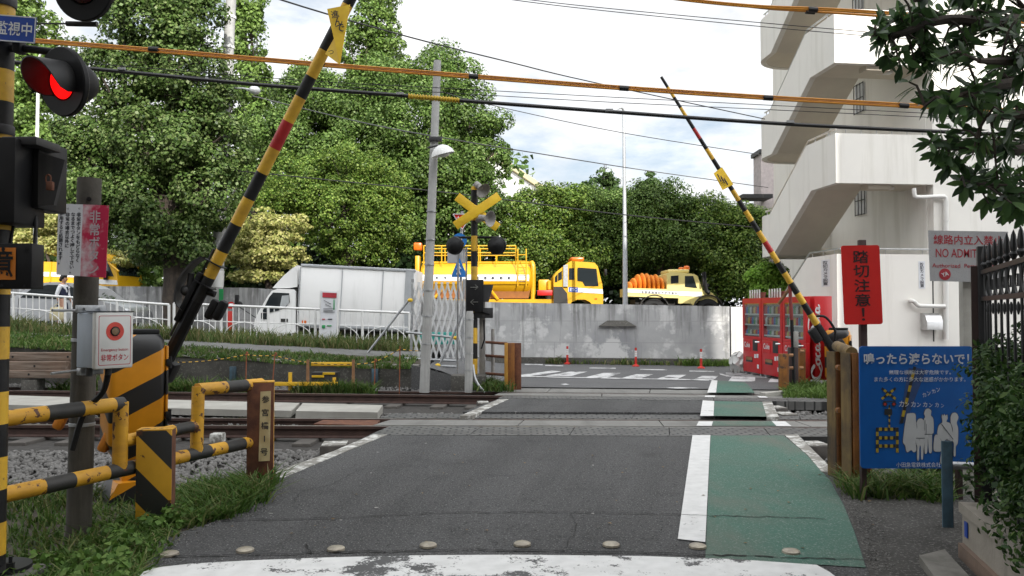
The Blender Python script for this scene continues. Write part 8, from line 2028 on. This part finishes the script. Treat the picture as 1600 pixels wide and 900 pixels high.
# dark understorey and hill wood
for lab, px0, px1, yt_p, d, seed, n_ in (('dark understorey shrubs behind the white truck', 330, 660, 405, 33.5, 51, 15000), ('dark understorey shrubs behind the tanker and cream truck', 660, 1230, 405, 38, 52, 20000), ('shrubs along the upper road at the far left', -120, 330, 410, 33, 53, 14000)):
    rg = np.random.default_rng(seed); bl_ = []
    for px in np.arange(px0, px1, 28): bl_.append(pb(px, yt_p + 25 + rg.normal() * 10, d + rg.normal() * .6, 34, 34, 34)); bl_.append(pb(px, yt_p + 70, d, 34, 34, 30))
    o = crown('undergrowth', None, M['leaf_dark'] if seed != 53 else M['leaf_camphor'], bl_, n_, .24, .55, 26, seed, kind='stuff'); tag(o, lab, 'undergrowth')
bl_ = [pb(px, 300 + 20 * math.sin(px * .02), 58, 90, 60, 70) for px in range(-150, 1250, 70)] + [pb(px, 400, 58, 90, 60, 70) for px in range(-150, 1250, 70)]
o = crown('distant_wood', None, M['leaf_camphor'], [b for b in bl_ if b[0][0] < 0.5 or True and b[0][2] < 8.5], 26000, .5, 1.3, 24, 60, kind='stuff'); tag(o, 'far wood filling the hill behind the tree row', 'wood')
fb_ = thing('office_building', 'white building with a pale yellow cornice peeping over the trees', 'building', tuple(W(810, 480, 75)))
M['far_white'] = mat('far white wall', (.72, .71, .69), .8); M['far_yellow'] = mat('far yellow cornice', (.7, .62, .36), .8)
a, b = W(770, 262, 75), W(845, 292, 95); mb = MB(); dirv = Vector((b.x - a.x, b.y - a.y, 0)).normalized(); L_ = Vector((b.x - a.x, b.y - a.y, 0)).length; H_ = W(800, 256, 78).z
nrm_ = Vector((dirv.y, -dirv.x, 0)); ang = math.atan2(dirv.y, dirv.x); ctr = Vector((a.x, a.y, 0)) + dirv * L_ / 2 - nrm_ * -6 * 0
mb.box(ctr + Vector((0, 0, H_ / 2)) - nrm_ * 5, (L_, 10, H_), ang); mb.build('wall', M['far_white'], fb_, True, smooth=0)
mb = MB(); mb.box(ctr + Vector((0, 0, H_ + .25)) - nrm_ * 5, (L_ + .6, 10.6, .6), ang); mb.build('cornice', M['far_yellow'], fb_, True, smooth=0)
for t_ in (.52, .62): mb = MB(); mb.box(Vector((a.x, a.y, 0)) + dirv * L_ * t_ + Vector((0, 0, H_ - 2.2)) + nrm_ * .02, (.9, .1, 1.), ang); mb.build('window', M['glass'], fb_, True, smooth=0)
# ------------------------------------------------------------------ sky, sun, camera
w = bpy.data.worlds.new('World'); scene.world = w; w.use_nodes = True
nt = w.node_tree; N = nt.nodes; L = nt.links
EL, AZ = R(28), R(18)
sky = N.new('ShaderNodeTexSky'); sky.sky_type = 'NISHITA'; sky.sun_disc = False
sky.sun_elevation = EL; sky.sun_rotation = math.pi - AZ; sky.altitude = 50; sky.dust_density = 1.5
tc = N.new('ShaderNodeTexCoord'); V = tc.outputs['Generated']
mp = N.new('ShaderNodeMapping'); mp.inputs['Scale'].default_value = (1.6, 1.6, 4.5); mp.inputs['Location'].default_value = (.3, .1, .55); L.new(V, mp.inputs['Vector'])
n1 = noise(N, L, mp.outputs['Vector'], 2.1, 8, .58)
f = ramp(N, L, n1, .3, .47)
n2 = ramp(N, L, noise(N, L, mp.outputs['Vector'], 3.2, 6, .6), .3, .7)
cl = mixrgb(N, L, n2, (7.9, 8.15, 8.5, 1), (12.5, 12.5, 12.5, 1))
sk = mixrgb(N, L, .45, sky.outputs['Color'], (7.6, 9., 10.4, 1))
mx = mixrgb(N, L, f, sk, cl)
# the cloud cover glows more strongly round the sun
dt = N.new('ShaderNodeVectorMath'); dt.operation = 'DOT_PRODUCT'; L.new(V, dt.inputs[0]); dt.inputs[1].default_value = (math.sin(AZ) * math.cos(EL), -math.cos(AZ) * math.cos(EL), math.sin(EL))
gl = N.new('ShaderNodeMapRange'); gl.inputs['From Min'].default_value = .1; gl.inputs['From Max'].default_value = 1.; gl.inputs['To Min'].default_value = 1.; gl.inputs['To Max'].default_value = 3.4; L.new(dt.outputs['Value'], gl.inputs['Value'])
vm = N.new('ShaderNodeVectorMath'); vm.operation = 'SCALE'; L.new(mx, vm.inputs[0]); L.new(gl.outputs['Result'], vm.inputs['Scale']); mx = vm.outputs['Vector']
L.new(mx, N['Background'].inputs['Color']); N['Background'].inputs['Strength'].default_value = .1

sd = bpy.data.lights.new('sun', 'SUN'); sd.energy = 4.8; sd.angle = R(.5); sd.color = (1., .95, .87)
so = bpy.data.objects.new('sun', sd); COL.objects.link(so)
to_sun = Vector((math.sin(AZ) * math.cos(EL), -math.cos(AZ) * math.cos(EL), math.sin(EL)))
so.rotation_euler = to_sun.to_track_quat('Z', 'Y').to_euler(); so.location = (5, -30, 40)

cd = bpy.data.cameras.new('camera'); co = bpy.data.objects.new('camera', cd); COL.objects.link(co)
cd.sensor_width = 36; cd.sensor_fit = 'HORIZONTAL'; cd.lens = 36 * FPX / 1600; cd.clip_start = .05; cd.clip_end = 3000
co.location = (0, 0, CAMH); co.rotation_euler = (math.pi / 2 + PITCH, 0, 0)
scene.camera = co
scene.view_settings.view_transform = 'Standard'; scene.view_settings.look = 'None'
scene.view_settings.exposure = .16; scene.view_settings.gamma = 1.; scene.view_settings.use_curve_mapping = False
scene.render.engine = 'CYCLES'
scene.cycles.max_bounces = 6; scene.cycles.diffuse_bounces = 3; scene.cycles.glossy_bounces = 3; scene.cycles.transmission_bounces = 3; scene.cycles.transparent_max_bounces = 8
scene.cycles.use_denoising = True
